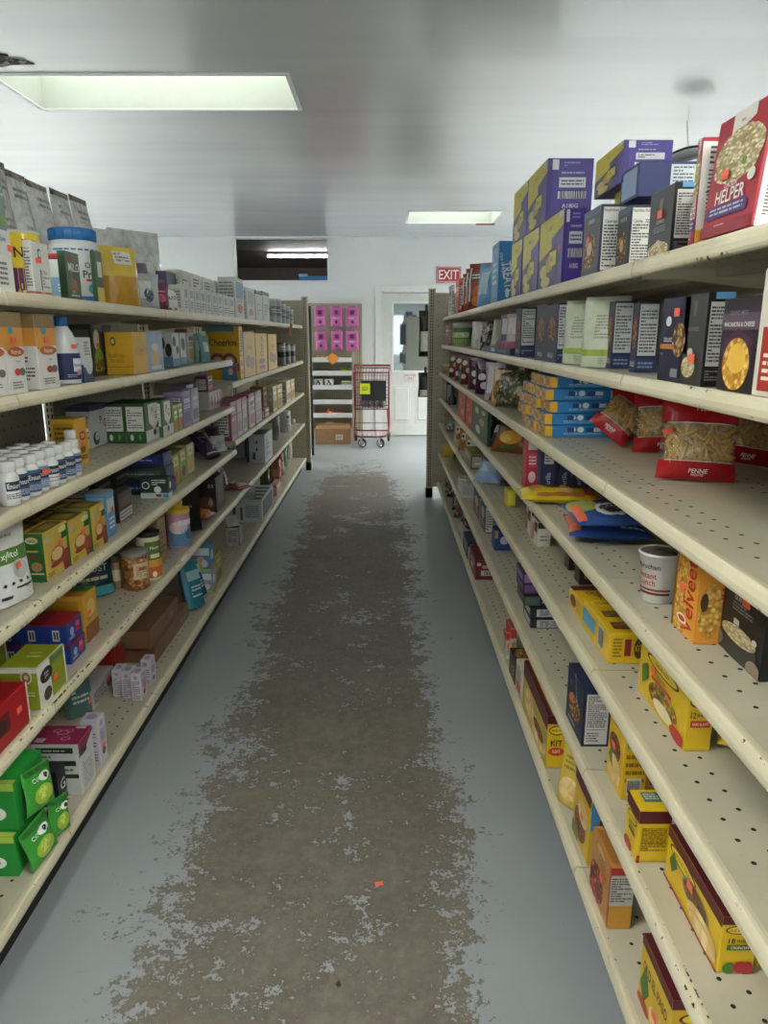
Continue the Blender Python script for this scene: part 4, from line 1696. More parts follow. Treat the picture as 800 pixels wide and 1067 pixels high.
for k, (px, h) in enumerate(((284, .19), (289.5, .2), (294, .17), (298, .16), (302, .14))):
    round_pack('grey_canister', '%s grey canister in the far row on the left top shelf' % ('nearest' if k == 0 else 'farthest' if k == 4 else ORD[k].replace(' nearest', '')), 'canister', 'FT', px, None, r=.034, h=h, col='a9acb0/m',
               lid=('c8c9cb/m', .9, 1, 1.03), art=[('r', '7a7e84', .0, .3, 1, .7), ('p', 'e0e0e0', .25, .4, .75, .6, 2)], group='grey canisters on the left top shelf')
# orange tag hanging from the top rail at the far end
m = MB()
m.box(-.001, .001, -.02, .02, -.1, 0, 'f0a078')
o = m.build('hanging_tag', None, (-.825, y_on_line(303.5, -.825, 1.53), 1.545), (radians(14), 0, radians(40)))
tag(o, 'pale orange paper tag hanging from the far end of the left top shelf', 'tag')

# ================================================================== LEFT, second shelf, near sections
NUT = dict(col='e6e4e1', front=[('r', 'd9953f', 0, .58, 1, .82), ('r', '8d7650', 0, .82, 1, 1), ('e', 'd9953f', .3, .58, .32, .06), ('e', '3a8aa6', .4, .78, .13, .045), ('e', 'b85a26', .55, .52, .42, .06), ('t', 'f4eee6', 'Nutren', .55, .52, .06, .74),
                               ('t', '4a5a78', 'Peptide', .6, .4, .035, .6), ('e', 'cc3a2c', .52, .27, .15, .045), ('e', '6a6660', .76, .27, .15, .05), ('p', '777777', .2, .06, .7, .16, 3)],
           side=[('r', 'd9953f', 0, .58, 1, .82), ('r', '8d7650', 0, .82, 1, 1)] + nutri(.15, .1, .85, .5, 8, head=False))
for k, (a, cy, b, bk, lab) in enumerate(((-14, 418, 10, 0, 'orange and white nutrition carton cut by the left frame edge, second shelf'), (10, 413, 30, 0, 'orange and white nutrition carton with price sticker, left of its twin near the white jug'),
                                        (26, 410, 44, .05, 'orange and white nutrition carton set back between two front ones'), (43, 409, 63, 0, 'orange and white nutrition carton right beside the blue-capped jug'))):
    o = carton('nutrition_carton', lab, 'carton', 'L2', a, cy, b, d=.055, h=.188, back=bk, art=NUT, group='nutrition cartons on the left second shelf', st=(.45, .66) if k in (1, 3) else None)
round_pack('white_jug', 'white plastic jug with a blue cap and navy label on the left second shelf', 'jug', 'L2', 69, 404, r=.043, h=.187, col='dfe0e2/s', turn=.4,
           prof=[(0, 0), (.94, 0), (1, .03), (1, .45), (.97, .55), (.86, .66), (.68, .76), (.5, .83), (.42, .87), (0, .87)], lid=('2468b4/s', .84, 1.0, .45, 'r', 'cap'),
           lab=('26305c', .07, .46, [('r', 'dfe2ea', .45, .3, .75, .8), ('t', '26305c', 'Similac', .6, .55, .12, .26), ('p', 'aab4d0', .3, .08, .8, .22, 2), ('e', 'c08a90', .62, .28, .1, .1)], 3.6), st=(.5, .56))
carton('navy_scoop_carton', 'white carton with a navy scooped base beside the white jug', 'carton', 'L2', 89, 401, 98, d=.045, ty=352,
       art=dict(col='d7d7d8', front=[('r', '39476a', 0, 0, 1, .35), ('e', 'd7d7d8', .6, .42, .42, .24), ('p', '777777', .2, .6, .8, .92, 5)], side=[('r', '39476a', 0, 0, 1, .4), ('p', '888888', .2, .5, .8, .9, 4)]))
carton('baby_food_box', 'black, green and white box printed with carrots behind the navy scooped carton', 'box', 'L2', 99, 394, 111, d=.09, ty=338, back=.03,
       art=dict(col='26302a', front=[('e', 'dfe0d8', .4, .7, .25, .2), ('e', '7ca040', .5, .35, .35, .2), ('r', '*veg', .1, .08, .9, .32), ('r', '20241f', .6, .6, .95, .95)], side=[('r', '55605a', .1, .5, .9, .9), ('p', 'b8bcb8', .1, .1, .9, .45, 5)]), st=(.4, .6))
pouch('silver_refill_bag', 'crumpled silver bag behind the black and green box on the left second shelf', 'bag', 'L2', loc=(-1.07, y_on_line(92, -1.07, 1.4), 1.313), W=.2, H=.17, T=.06, col='8d9190/g', face=.6, lean=5)
TEA = dict(col='d9a92c', side=[('e', '4b4436', .3, .78, .1, .1), ('e', 'd9c690', .3, .78, .06, .06), ('t', 'a86a1c', 'YELLOW LABEL', .4, .45, .08, .6), ('t', 'a86a1c', 'TEA BAGS', .4, .33, .07, .5), ('r', 'b98620', 0, .18, 1, .2)],
           front=[('r', '9fb6d6', .45, 0, 1, 1), ('e', 'c89a30', .28, .55, .2, .14), ('t', 'b8322c', 'Lipton', .28, .56, .1, .32), ('e', 'd8b08c', .72, .36, .16, .24), ('e', 'e9dcd0', .72, .62, .12, .1), ('r', 'dfe6f0', .55, .06, .9, .16)])
carton('yellow_tea_box', 'wide yellow tea box with a blue picture panel on the left second shelf', 'box', 'L2', 140, 391, 171, 112, 346, art=TEA)
carton('panda_carton', 'white carton with black animal patches and a blue base, nearer of two', 'carton', 'L2', 181, 383, 188, d=.07, ty=347,
       art=dict(col='d2d4d6', front=[('e', '26262a', .3, .75, .25, .15), ('e', '26262a', .7, .5, .2, .12), ('r', '6f94b4', 0, 0, 1, .25)], side=[('e', '26262a', .3, .7, .25, .2), ('e', '26262a', .75, .5, .2, .2), ('r', '6f94b4', 0, 0, 1, .3)]))
carton('panda_carton', 'white carton with black animal patches, farther one beside the brown carton', 'carton', 'L2', 189, 381, 195, d=.07, ty=347,
       art=dict(col='d2d4d6', front=[('e', '26262a', .5, .65, .3, .2), ('r', '6f94b4', 0, 0, 1, .25)], side=[('e', '26262a', .4, .6, .25, .2)]))
carton('brown_white_carton', 'white carton with a tan edge on the left second shelf before the teal packs', 'carton', 'L2', 197, 379, 203, d=.06, ty=343, art=gen('d9d6cf', 'a8743c', 'c9a878', tc='8a6a48'))
for k, (a, b) in enumerate(((204, 209), (210.5, 216))):
    pouch('teal_pack', '%s small teal pack at the end of the left second shelf' % ('nearer' if k == 0 else 'farther'), 'pack', 'L2', (a + b) / 2 + 1, 378, W=.06, ty=348 + 2 * k, T=.04, col='6d9a98/g', face=.5, lean=3, art=[('r', 'c9d8d4', .25, .4, .75, .75)], group='teal packs on the left second shelf')

# ---- second shelf, far sections: yellow cereal
CH = dict(col='dcae1f', side=[('r', '6f9ab0', 0, .9, .85, 1), ('t', '2c2418', 'Cheerios', .5, .7, .13, .84), ('e', '8a4a3c', .32, .34, .24, .16), ('e', '8a4a3c', .68, .34, .24, .16), ('e', 'd8b090', .32, .34, .14, .09), ('e', 'd8b090', .68, .34, .14, .09), ('r', 'b02c30', .78, .16, .97, .3)],
          front=[('t', '2c2418', 'Cheerios', .5, .68, .4, .5, 90), ('e', '8a4a34', .5, .3, .28, .07), ('e', 'b03038', .5, .15, .26, .06)], top=[])
CH2 = dict(col='dcae1f', side=[('r', 'c0931a', .1, .1, .9, .9)], front=[('t', '8a5a2c', 'Cheerios', .5, .68, .12, .8), ('e', '9a6a34', .35, .36, .22, .14), ('e', '9a6a34', .66, .3, .22, .14), ('r', 'b8b2a8', 0, .04, .1, 1)], top=[])
carton('yellow_cereal_box', 'big yellow cereal box turned to face the viewer, largest on the left far section', 'box', 'F2', 251, 401, 254.5, 217, 338, art=CH)
carton('yellow_cereal_box', 'yellow cereal box whose broad side faces the aisle, just past the big one', 'box', 'F2', 255, None, 267, d=.07, h=.28, art=CH2)
carton('yellow_cereal_box', 'yellow cereal box with its upright narrow side facing the aisle', 'box', 'F2', 267.5, None, 279, d=.2, h=.275, art=CH)
carton('yellow_cereal_box', 'dull yellow cereal box farthest along the row', 'box', 'F2', 280, None, 289, d=.07, h=.27, art=CH2)
Xc_, Yc_, Zc_ = INFO['yellow_cereal_box'][:3]
carton('blue_snack_box', 'small blue box with a red corner standing before the big yellow cereal box', 'box', 'F2', 244, None, 248, d=.09, h=.1, ins=.01, loc=(-.875, Yc_ - .09, Zc_), w=.06,
       art=dict(col='4f80b0', side=[('r', 'c0444a', .7, .5, .95, .85), ('e', 'd8c08a', .55, .5, .16, .2)], front=[('r', 'e0b840', .1, .1, .9, .6)]))
for k, px in enumerate((293, 298.5, 303.5)):
    round_pack('silver_tin', '%s dark and silver tin beyond the yellow cereal boxes' % ('nearest' if k == 0 else 'middle' if k == 1 else 'farthest'), 'tin', 'F2', px, None, r=.04, h=.2 - .01 * k, col='8f9396/s',
               art=[('r', '2a2c30', 0, .35, 1, .6), ('p', 'd0d0d0', .2, .65, .8, .85, 2)], lid=('4a4c50/m', .93, 1, 1.03), group='silver tins on the left far section')

# ================================================================== LEFT, third shelf: supplement bottles
proto = None
ROWS = [(0, [(7, 524), (19, 517), (29, 511), (38, 505), (46, 500), (54, 496), (62, 492)]), (1, []), (2, [])]
BPR = [(0, 0), (.94, 0), (1, .03), (1, .66), (.96, .7), (.74, .76), (.7, .78), (.7, .8), (0, .8)]
pos = []
zb3 = LV['L3'][0]
yb0 = at(7, 524, zb3)[1]
step = .053
for c in range(3):
    for k in range(8 - c):
        pos.append((c, k, -.858 - .034 - .05 * c - (.004 if k % 2 else 0), yb0 - .02 + step * k + .012 * c))
for c, k, bx_, by_ in pos:
    lab = '%s white supplement bottle of the %s row by the shelf edge' % (ORD[k], ('front', 'second', 'back')[c]) if c == 0 else '%s white supplement bottle in the %s row of bottles' % (ORD[k], ('front', 'second', 'back')[c])
    if proto is None or c == 0:
        o = round_pack('supplement_bottle', lab, 'bottle', 'L3', 0, loc=(bx_, by_, zb3), r=.0225, h=.104, col='dcdcd8/s', prof=BPR, lid=('e6e6e4/s', .78, 1.0, .82, 'r', 'cap'), turn=.5,
                       lab=(['dfe0e2', '3f5580', '46628c', '7f93b0'][k % 4], .1, .64, [('r', '2a3242', .2, .45, .8, .85), ('t', 'e8e8ea', 'Ensure', .5, .66, .22, .5), ('p', 'b8c0cc' if k % 4 else '555555', .2, .1, .8, .35, 3)], 4.6),
                       group='white supplement bottles on the left third shelf', st=(.55, .5) if k == 3 else None)
        if proto is None:
            proto = o
    else:
        clone(proto, (bx_, by_, zb3 + EPS), lab)
round_pack('white_spray_tube', 'tall slim white bottle behind the row of supplement bottles, beside the yellow carton', 'bottle', 'L3', 74, 492, r=.02, ty=449, h=.13, col='e3e3e2/s',
           prof=[(0, 0), (.95, 0), (1, .02), (.92, .72), (.8, .76), (.8, .78), (0, .78)], lid=('eeeeec/s', .75, 1.0, .78, 'r', 'cap'), art=[('p', '666a70', .25, .12, .75, .6, 8)])
carton('yellow_tea_carton', 'upright yellow tea carton with an orange sticker on the left third shelf', 'carton', 'L3', 83, 487, 93.5, 57, 437,
       art=dict(col='d8a62a', front=[('e', 'b03a2a', .55, .62, .3, .1), ('t', 'f4ead0', 'TEA', .55, .62, .08, .4), ('r', '9a6418', .15, .12, .85, .22), ('e', '7a4a1c', .5, .35, .25, .1)], side=[('r', 'b88a1e', .1, .1, .9, .9), ('p', '6a5010', .15, .15, .85, .85, 7)]), st=(.4, .45))
carton('orange_tea_carton', 'narrow tan tea carton just behind the upright yellow carton', 'carton', 'L3', 90, 475, 95, d=.07, ty=441, back=.02, art=gen('b8935a', 'c86a40', 'd9c8a0'))
PGC = dict(col='c9ccd0', front=[('r', '262c58', 0, .88, 1, 1), ('t', '24262a', 'P', .52, .62, .2, .3), ('t', 'c02a30', 'G', .72, .54, .2, .3), ('e', '26262a', .22, .22, .16, .16), ('e', 'c9ccd0', .26, .26, .1, .1)],
           side=[('r', '262c58', 0, .88, 1, 1), ('p', '888888', .1, .1, .9, .8, 6)], top=[('r', '262c58', 0, 0, 1, 1)])
carton('blue_lid_tea_pack', 'silver-white tea pack with a navy lid left of the green tea boxes', 'pack', 'L3', 97, 468, 116, 72, 424, art=PGC)
PG = dict(col='2d5a2a', side=[('r', 'dcdcd8', .08, .3, .92, .92), ('p', '777777', .14, .36, .86, .86, 8), ('e', 'dcdcd8', .3, .14, .08, .08), ('e', '5a9a4a', .7, .14, .08, .08)],
          front=[('g', 'e6e6e2', [(.2, .95), (.8, .95), (.8, .5), (.5, .28), (.2, .5)]), ('t', '26262a', 'P', .42, .76, .2, .3), ('t', 'c02a30', 'G', .6, .64, .2, .3), ('r', 'd8d8d4', 0, 0, 1, .3), ('e', '26262a', .5, .2, .1, .08)],
          top=[('r', '24481f', .05, .05, .95, .95)])
carton('green_tea_box', 'green tea box with a white shield facing the aisle, nearest of the pair in front', 'box', 'L3', 153, 462, 170, 132, 421, art=PG, group='green tea boxes on the left third shelf')
I0 = INFO['green_tea_box']
carton('green_tea_box', 'green tea box set deeper on the shelf behind the nearest green box', 'box', 'L3', 0, loc=(I0[0] - I0[4] - .002, I0[1], I0[2]), w=I0[3], d=I0[4], h=I0[5], art=PG, group='green tea boxes on the left third shelf')
carton('green_tea_box', 'green tea box with a white shield, farther of the pair in front', 'box', 'L3', 170.5, 456, 181, d=I0[4], h=I0[5] * .98, art=PG, group='green tea boxes on the left third shelf')
for k, (a, b) in enumerate(((182, 186), (187, 191))):
    carton('lime_tea_box', '%s small lime tea box between the green boxes and the lilac boxes' % ('nearer' if k == 0 else 'farther'), 'box', 'L3', a, None, b, d=.07, h=.11, art=gen('9aa53c', 'd8d0a0', 'c0583c'))
for k, (a, b, bk) in enumerate(((192, 200, 0), (196, 203, .09), (201, 208, 0))):
    carton('lilac_box', ['lilac box standing at the shelf front, nearest of three', 'lilac box set back behind the other two', 'slim lilac box with silver edge, nearest the white printed box'][k], 'box', 'L3', a, None, b, d=.08 if k != 2 else .05, h=.155, back=bk,
           art=gen('8d7fa8' if k < 2 else 'b4aecb', 'a79cc0', '6a5c88', tc='d8d0e6'))
carton('white_fruit_box', 'white tray box with a row of red-brown prints on the left third shelf', 'box', 'L3', 219, 428, 231, 207, 409,
       art=dict(col='d3d1cc', front=[('e', '8c3a34', .18, .5, .09, .34), ('e', '8c3a34', .42, .5, .09, .34), ('e', '8c3a34', .66, .5, .09, .34), ('e', '8c3a34', .88, .5, .09, .34)], side=[('r', 'c4c2bc', .1, .1, .9, .9)]))
I1 = INFO['white_fruit_box']
carton('maroon_tin', 'maroon tin box standing on top of the white printed tray box', 'tin', 'L3', 0, loc=(I1[0] - .01, I1[1] + .02, I1[2] + I1[5] + EPS), w=.11, d=.07, h=.08, art=gen('6d2234', '8a3a48', 'c9a8a0'))
carton('grey_board_box', 'plain grey box standing behind the white printed tray box', 'box', 'L3', 206, None, 214, d=.1, h=.15, back=.13, art=dict(col='a8a4a0', front=[('r', '97938e', .1, .1, .9, .9)], side=[('r', '97938e', .1, .1, .9, .9)]))

# ---- third level, far sections (z .853)
for k, (a, b) in enumerate(((242, 247.5), (248, 253), (253.5, 258))):
    carton('magenta_box', '%s dark pink box at the near end of the far left third shelf' % ('nearest' if k == 0 else 'middle' if k == 1 else 'farthest'), 'box', 'F3', a, None, b, d=.12, h=.22, art=gen('96345c' if k == 0 else 'b08896', 'c05a80', '6a1f3c', tc='dfb0c4'), group='dark pink boxes on the far left shelf')
carton('pink_white_box', 'white box with a pink front beside the dark pink boxes', 'box', 'F3', 260.5, None, 266, d=.1, h=.22, art=gen('d4d0d2', 'b04068', 'b04068', tc='90304c'))
carton('pink_white_box', 'grey-white box with a rose front farther along from the dark pink boxes', 'box', 'F3', 267, None, 273, d=.09, h=.22, art=gen('b8a8ac', '97607a', '97607a', tc='d8ccd0'))
carton('brown_gold_box', 'brown and gold box on the far left third shelf', 'box', 'F3', 275, None, 279, d=.1, h=.21, back=.05, art=gen('6d5424', 'a8842c', 'b89a48', tc='e0c878'))
carton('red_tray_box', 'low bright red and orange box before the brown and gold box', 'box', 'F3', 276, None, 280.5, d=.035, h=.07, ins=.0125, art=gen('c0422c', 'd87838', 'e0c060'))
INFO_ = INFO['red_tray_box']
for k, (a, b, c) in enumerate(((285, 289, 'c4b070'), (289.5, 294.5, 'b8962c'), (299, 303, 'd8d0b4'), (303.5, 307, 'c0a458'))):
    carton('yellow_pack_box', ['pale yellow box first beyond the low red box', 'deep yellow box second beyond the low red box', 'cream box near the end panel on the far left third shelf', 'golden box against the end panel on the far left third shelf'][k], 'box', 'F3', a, None, b, d=.09, h=.2 - .005 * k, art=gen(c, 'd8ccb0', '8a6a34', tc='f0e8d0'))

# ================================================================== LEFT, fourth shelf
pouch('xylitol_pouch', 'white stand-up pouch with a green label band, near end of left fourth shelf', 'pouch', 'L4', 8, 628, W=.165, H=.198, T=.075, col='dcdcda', style='stand', face=.28, lean=2,
      art=[('r', '56803c', .1, .52, .97, .7), ('t', 'e8efe2', 'xylitol', .52, .61, .11, .72), ('t', '555555', 'Lundberg', .55, .86, .05, .5), ('e', '4a5a3a', .3, .78, .05, .04), ('e', 'b9b9b7', .66, .42, .16, .12),
           ('e', '333333', .3, .27, .03, .022), ('e', '333333', .45, .27, .03, .022), ('e', '333333', .6, .27, .03, .022), ('e', '333333', .75, .27, .03, .022), ('e', '333333', .88, .28, .03, .022), ('r', '3a3a3a', .5, .19, .9, .215), ('r', '333333', .2, .1, .38, .14)], st=(.62, .47))
COOK = dict(col='c9ab48', side=[('r', '2d6a34', 0, 0, 1, 1), ('e', 'd8cf9c', .4, .86, .34, .07), ('t', '3a6a34', 'tate', .4, .86, .06, .5), ('r', 'c8a040', .1, .62, .7, .66), ('r', '8c3a30', .1, .5, .7, .56), ('e', 'b08a5c', .55, .32, .3, .1), ('r', 'e0dcc8', .1, .16, .9, .19)],
            front=[('e', 'b8b4a8', .16, .82, .1, .08), ('e', 'dcd49a', .78, .88, .18, .06), ('r', '2d5a2c', .72, .68, .98, .82), ('e', '9a6a3c', .5, .4, .3, .2), ('e', 'd9bb86', .48, .44, .22, .13), ('e', '8c3028', .44, .25, .26, .06), ('e', '9c3a30', .85, .25, .2, .2), ('r', '7a2a24', .7, .0, 1, .16), ('p', '6a5a20', .05, .06, .3, .16, 2)],
            top=[('r', '6d5f2a', .08, .1, .92, .9), ('r', 'a88f3c', .2, .3, .8, .7)])
C1 = carton('cookie_box', 'cream and green biscuit box with a green end, nearest on the left fourth shelf', 'box', 'L4', 49.5, 607, 74, 30, 557, art=COOK, group='biscuit boxes on the left fourth shelf', st=(.62, .62))
C2 = carton('cookie_box', 'biscuit box with a red edge, second along the front row', 'box', 'L4', 75, 590, 96, d=.1, ty=545, art=COOK, group='biscuit boxes on the left fourth shelf', st=(.6, .6))
C3 = carton('cookie_box', 'biscuit box third along the front row, beside the light blue box', 'box', 'L4', 98, 575, 112, d=.1, ty=531, art=COOK, group='biscuit boxes on the left fourth shelf', st=(.6, .6))
for k, cc in enumerate((C1, C2, C3)):
    X_, Y_, z_, w_, d_, h_ = INFO[cc.name][:6]
    carton('cookie_box', 'biscuit box in the rear row, behind the %s front one' % ORD[k], 'box', 'L4', 0, loc=(X_ - d_ - .004, Y_ - .0, z_), w=w_, d=.11, h=h_, art=COOK, group='biscuit boxes on the left fourth shelf')
carton('light_blue_box', 'light blue box with a grey-white top on the left fourth shelf', 'box', 'L4', 113.5, 561, 122, 92, 515,
       art=dict(col='5f93bc', front=[('r', 'c4ccd2', .1, .55, .9, .85), ('p', 'e8eef2', .2, .15, .8, .45, 3)], side=[('r', '88aecb', .1, .1, .9, .9)], top=[('r', 'b4b4b2', 0, 0, 1, 1)]), st=(.55, .6))
carton('brown_coffee_box', 'dark brown box with a white front panel right of the light blue box', 'box', 'L4', 125, 546, 139, 112, 516, art=dict(col='3c2f2a', front=[('r', 'c9c6c2', .05, .06, .95, .38), ('r', '6a5248', .1, .5, .9, .8), ('p', '777777', .1, .1, .9, .34, 2)], side=[('r', '2a211d', .1, .1, .9, .9)]))
STB = dict(col='26382f', side=[('r', 'c8dcd8', 0, 0, 1, .26), ('e', 'e8ece8', .2, .62, .14, .18), ('e', '2c4a3c', .2, .62, .1, .13), ('e', 'eceeec', .62, .42, .13, .17), ('p', 'dfe6e2', .42, .62, .92, .92, 3), ('r', '8a3434', .55, .08, .75, .2), ('r', '4f9ac0', .8, .04, 1, .22)],
           front=[('r', 'c8dcd8', 0, 0, 1, .26), ('e', 'e8ece8', .5, .6, .25, .18)])
carton('coffee_pod_box', 'dark green coffee pod box with white roundels on the left fourth shelf', 'box', 'L4', 176, 526, 180, 147, 498, art=STB)
I2 = INFO['coffee_pod_box']
for k in range(3):
    carton('navy_box', 'dark navy box %s behind the green coffee pod box' % ('lowest in the stack', 'in the middle of the stack', 'topmost in the stack')[k], 'box', 'L4', 0, loc=(I2[0] - .02 - .006 * k, I2[1] + I2[3] + .01, I2[2] + .058 * k), w=.12, d=.22, h=.056,
           art=dict(col='232c5c' if k != 1 else '2e4034', front=[('r', '3a4a8c', .1, .3, .9, .7)], side=[('r', '34428a' if k != 1 else '4a6a4c', .1, .25, .9, .75), ('p', 'b8c0e0', .2, .4, .8, .6, 1)], top=[('r', '1d2448', .1, .1, .9, .9)]), group='navy boxes stacked on the left fourth shelf')
for k in range(2):
    carton('black_pod_box', 'black coffee box deep on the left fourth shelf, %s of two' % ('nearer', 'farther')[k], 'box', 'L4', 0, loc=(-1.06, I2[1] - .26 + .19 * k, I2[2]), w=.17, d=.16, h=.12, art=gen('1d1c1e', '33302e', '4a4038', tc='8a8078'))
for k, (a, b, cy) in enumerate(((181.5, 188, 509), (189, 195, 502), (196, 203, 495))):
    carton('herbal_tea_box', ['yellow-green tea box with an orange picture, nearest beside the coffee pods', 'yellow-green tea box with a purple picture, middle of three', 'pale yellow tea box, farthest of three before the purple pouch'][k], 'box', 'L4', a, cy, b, d=.075, h=.14,
           art=dict(col=['9aa238', '98a040', 'bcb470'][k], front=[('r', 'dcd8a8', .15, .62, .85, .92), ('e', ['c8642c', '7a3c7a', 'd09a3c'][k], .5, .3, .34, .18), ('t', '5a2a20', 'TEA', .5, .76, .1, .5)], side=[('r', '7f8a34', .1, .1, .9, .9), ('p', 'd8d8b0', .15, .2, .85, .8, 5)], top=[('r', '7f8a34', .1, .1, .9, .9)]))
pouch('purple_pouch', 'dark purple pouch slumped on the left fourth shelf', 'pouch', 'L4', 212, 481, W=.12, H=.17, T=.05, col='3a2f52/g', face=.4, lean=48, art=[('r', 'c9c6d4', .1, .05, .9, .1), ('p', '9a90b4', .25, .5, .75, .8, 3)])
pouch('silver_pouch', 'crumpled silver-green pouch leaning beyond the purple pouch', 'pouch', 'L4', 219, 473, W=.09, H=.14, T=.04, col='8f968a/g', face=.2, lean=20, art=[('r', 'b9c4a4', .2, .4, .8, .8)])
carton('black_box', 'black box with a maroon band near the end of the left fourth shelf', 'box', 'L4', 225, None, 230, d=.12, h=.13, back=.08, art=dict(col='231e20', front=[('r', '5a2430', 0, .6, 1, .8)], side=[('r', '5a2430', 0, .7, 1, .85)]))
pouch('clear_wrap_bag', 'clear crackly bag with a white tie at the end of the left fourth shelf', 'bag', 'L4', loc=(-.93, y_on_line(228, -.93, .83), .807), W=.09, H=.09, T=.05, col='*milky', face=.6, lean=10)

# ---- fourth level, far sections (z .525)
WB = dict(col='c9ccd2', side=[('r', '2a2e38', .0, .05, .1, .95), ('e', '40485c', .55, .75, .05, .06), ('e', '40485c', .55, .5, .05, .06), ('r', '40485c', .3, .15, .45, .4)], front=[('r', 'b8bcc4', .1, .1, .9, .9), ('p', '777c88', .2, .2, .8, .8, 5)], top=[('r', '35383e', .1, .1, .9, .9)])
carton('white_black_box', 'pale box with a dark open top, nearest of the pale boxes on its shelf', 'box', 'F4', 268, 477, 276, 256, 454, art=WB)
I3 = INFO['white_black_box']
carton('white_black_box', 'pale box with a dark edge strip set deeper beside the nearest pale box', 'box', 'F4', 0, loc=(I3[0] - I3[4] - .006, I3[1], I3[2]), w=I3[3], d=.13, h=I3[5], art=WB)
carton('white_black_box', 'pale box second along the front of the far left fourth shelf', 'box', 'F4', 276.5, None, 284, d=.13, h=I3[5] * 1.25, art=WB)
round_pack('silver_shaker', 'slim silver canister beyond the pale boxes on the far left fourth shelf', 'canister', 'F4', 287.5, 459, r=.033, h=.22, col='a4a6a8/s', lid=('8a8c8e/s', .9, 1, .9), art=[('r', '7d8084', 0, .2, 1, .6)])
round_pack('white_can', 'white can with a dark print on the far left fourth shelf', 'can', 'F4', 296, 451, r=.06, h=.21, col='cfcfcc/s', art=[('e', '4a4a4c', .5, .72, .12, .08), ('p', '777777', .3, .3, .7, .6, 4)], lid=('dcdcda/s', .95, 1, 1.01))
round_pack('little_white_jar', 'tiny white jar beside the white can near the end panel', 'jar', 'F4', 304.5, 442, r=.03, h=.05, col='d8d8d4/s', lid=('c8c8c4/s', .75, 1, 1.02))
# ================================================================== LEFT, fifth shelf
DG = dict(col='8a9420', side=[('r', 'dcdccb', 0, .9, 1, 1), ('e', 'd9d4c4', .72, .8, .15, .17), ('e', '8c6a4c', .72, .8, .11, .13), ('e', 'd9c8a8', .72, .8, .05, .06), ('r', 'c9c48a', .05, .3, .38, .58), ('p', 'd9d8a0', .42, .32, .9, .6, 4)],
          front=[('r', 'dededa', 0, 0, .45, 1), ('e', '232323', .3, .68, .22, .18), ('t', 'e8e8e4', 'dolce', .3, .73, .07, .28), ('t', 'e8e8e4', 'gusto', .3, .64, .07, .28), ('e', '4a4438', .28, .22, .14, .16), ('r', '5f7a6a', .48, .82, .95, .95), ('r', 'dededa', .95, 0, 1, 1)],
          top=[('r', 'b9ba5a', .4, .45, .8, .52), ('r', 'b9ba5a', .4, .6, .7, .65), ('r', 'dcdccb', 0, .0, 1, .05), ('r', 'dcdccb', .96, 0, 1, 1)])
carton('olive_coffee_box', 'olive green and white coffee capsule box on the left fifth shelf', 'box', 'L5', 43, 740, 70, 2, 698, art=DG, st=(.55, .45))
I4 = INFO['olive_coffee_box']
carton('olive_coffee_box', 'second olive coffee box mostly hidden behind the front one', 'box', 'L5', 0, loc=(I4[0] - .19, I4[1] + .06, I4[2]), w=I4[3], d=.12, h=I4[5], art=DG)
RB_ = dict(col='a8141f', front=[('r', 'd8d0c8', .97, 0, 1, 1), ('r', '6a0e16', .25, .3, .62, .75), ('e', '3a1a14', .43, .5, .12, .18), ('r', '8c1018', 0, 0, .95, .1)], side=[], top=[('r', '8f1019', .05, .05, .95, .95)])
carton('red_box', 'plain red box with a brown picture at the near end of the left fifth shelf', 'box', 'L5', 0, loc=(-.872, I4[1] - .29, I4[2]), w=.24, d=.2, h=.105, art=RB_, st=(.78, .55))
TIN = dict(col='203a8c', side=[('r', 'd8d8d8', .36, .2, .66, .72), ('r', '20242c', .42, .28, .49, .64), ('r', '20242c', .54, .28, .61, .64), ('r', '8c1a26', 0, .92, 1, 1)], front=[('r', '8c1a26', 0, .9, 1, 1), ('e', '9ab0e0', .3, .5, .12, .2), ('r', 'c02a30', .5, .3, .8, .7), ('p', 'd8dcf0', .1, .15, .45, .3, 2)], top=[('r', '8c1420', .01, .01, .99, .99)])
tX, tY = at(75, 693, .525)
n = 0
for row in range(2):
    for k in range(3):
        tx_, ty_ = at(75, 693, .525)
        zt_ = zc_of(ty_, .525)
        dd, ww, ht_ = 24 * zt_ / FPX, y_on_line(90, tx_, .525) - ty_, 21 * zt_ / FPX
        o = carton('blue_red_tin', '%s coffee tin with blue sides and red lid, %s row, %s' % (('lower', 'upper')[row], ('bottom', 'top')[row], ('at the front', 'middle', 'deepest on the shelf')[k]), 'tin', 'L5', 0,
                   loc=(min(tx_, -.873) - (dd + .003) * k - (.004 if row else 0), ty_, .525 + row * (ht_ + .0015)), w=ww, d=dd, h=ht_ * (1.1 if row else 1), art=TIN, group='blue and red coffee tins on the left fifth shelf', st=(.6, .7) if k == 0 else None)
YG = dict(col='c8962c', front=[('r', '8c4a2a', 0, 0, 1, .35), ('e', 'e0c070', .5, .65, .3, .2), ('p', '7a4a18', .2, .4, .8, .5, 2)], side=[('r', 'b07a24', .1, .1, .9, .9)], top=[('r', '3a7a34', .02, .45, .98, .98), ('r', 'c88a2c', .02, .02, .98, .42)])
carton('orange_green_box', 'orange box with a green top beyond the red-lidded tins on the left fifth shelf', 'box', 'L5', 91, 671, 104, d=.16, ty=622, art=YG, st=(.3, .6), ins=.02)
I5 = INFO['orange_green_box']
carton('orange_green_box', 'rear orange box with a green top, deeper than the front one', 'box', 'L5', 0, loc=(I5[0] - I5[4] - .004, I5[1], I5[2]), w=I5[3], d=.14, h=I5[5], art=YG)
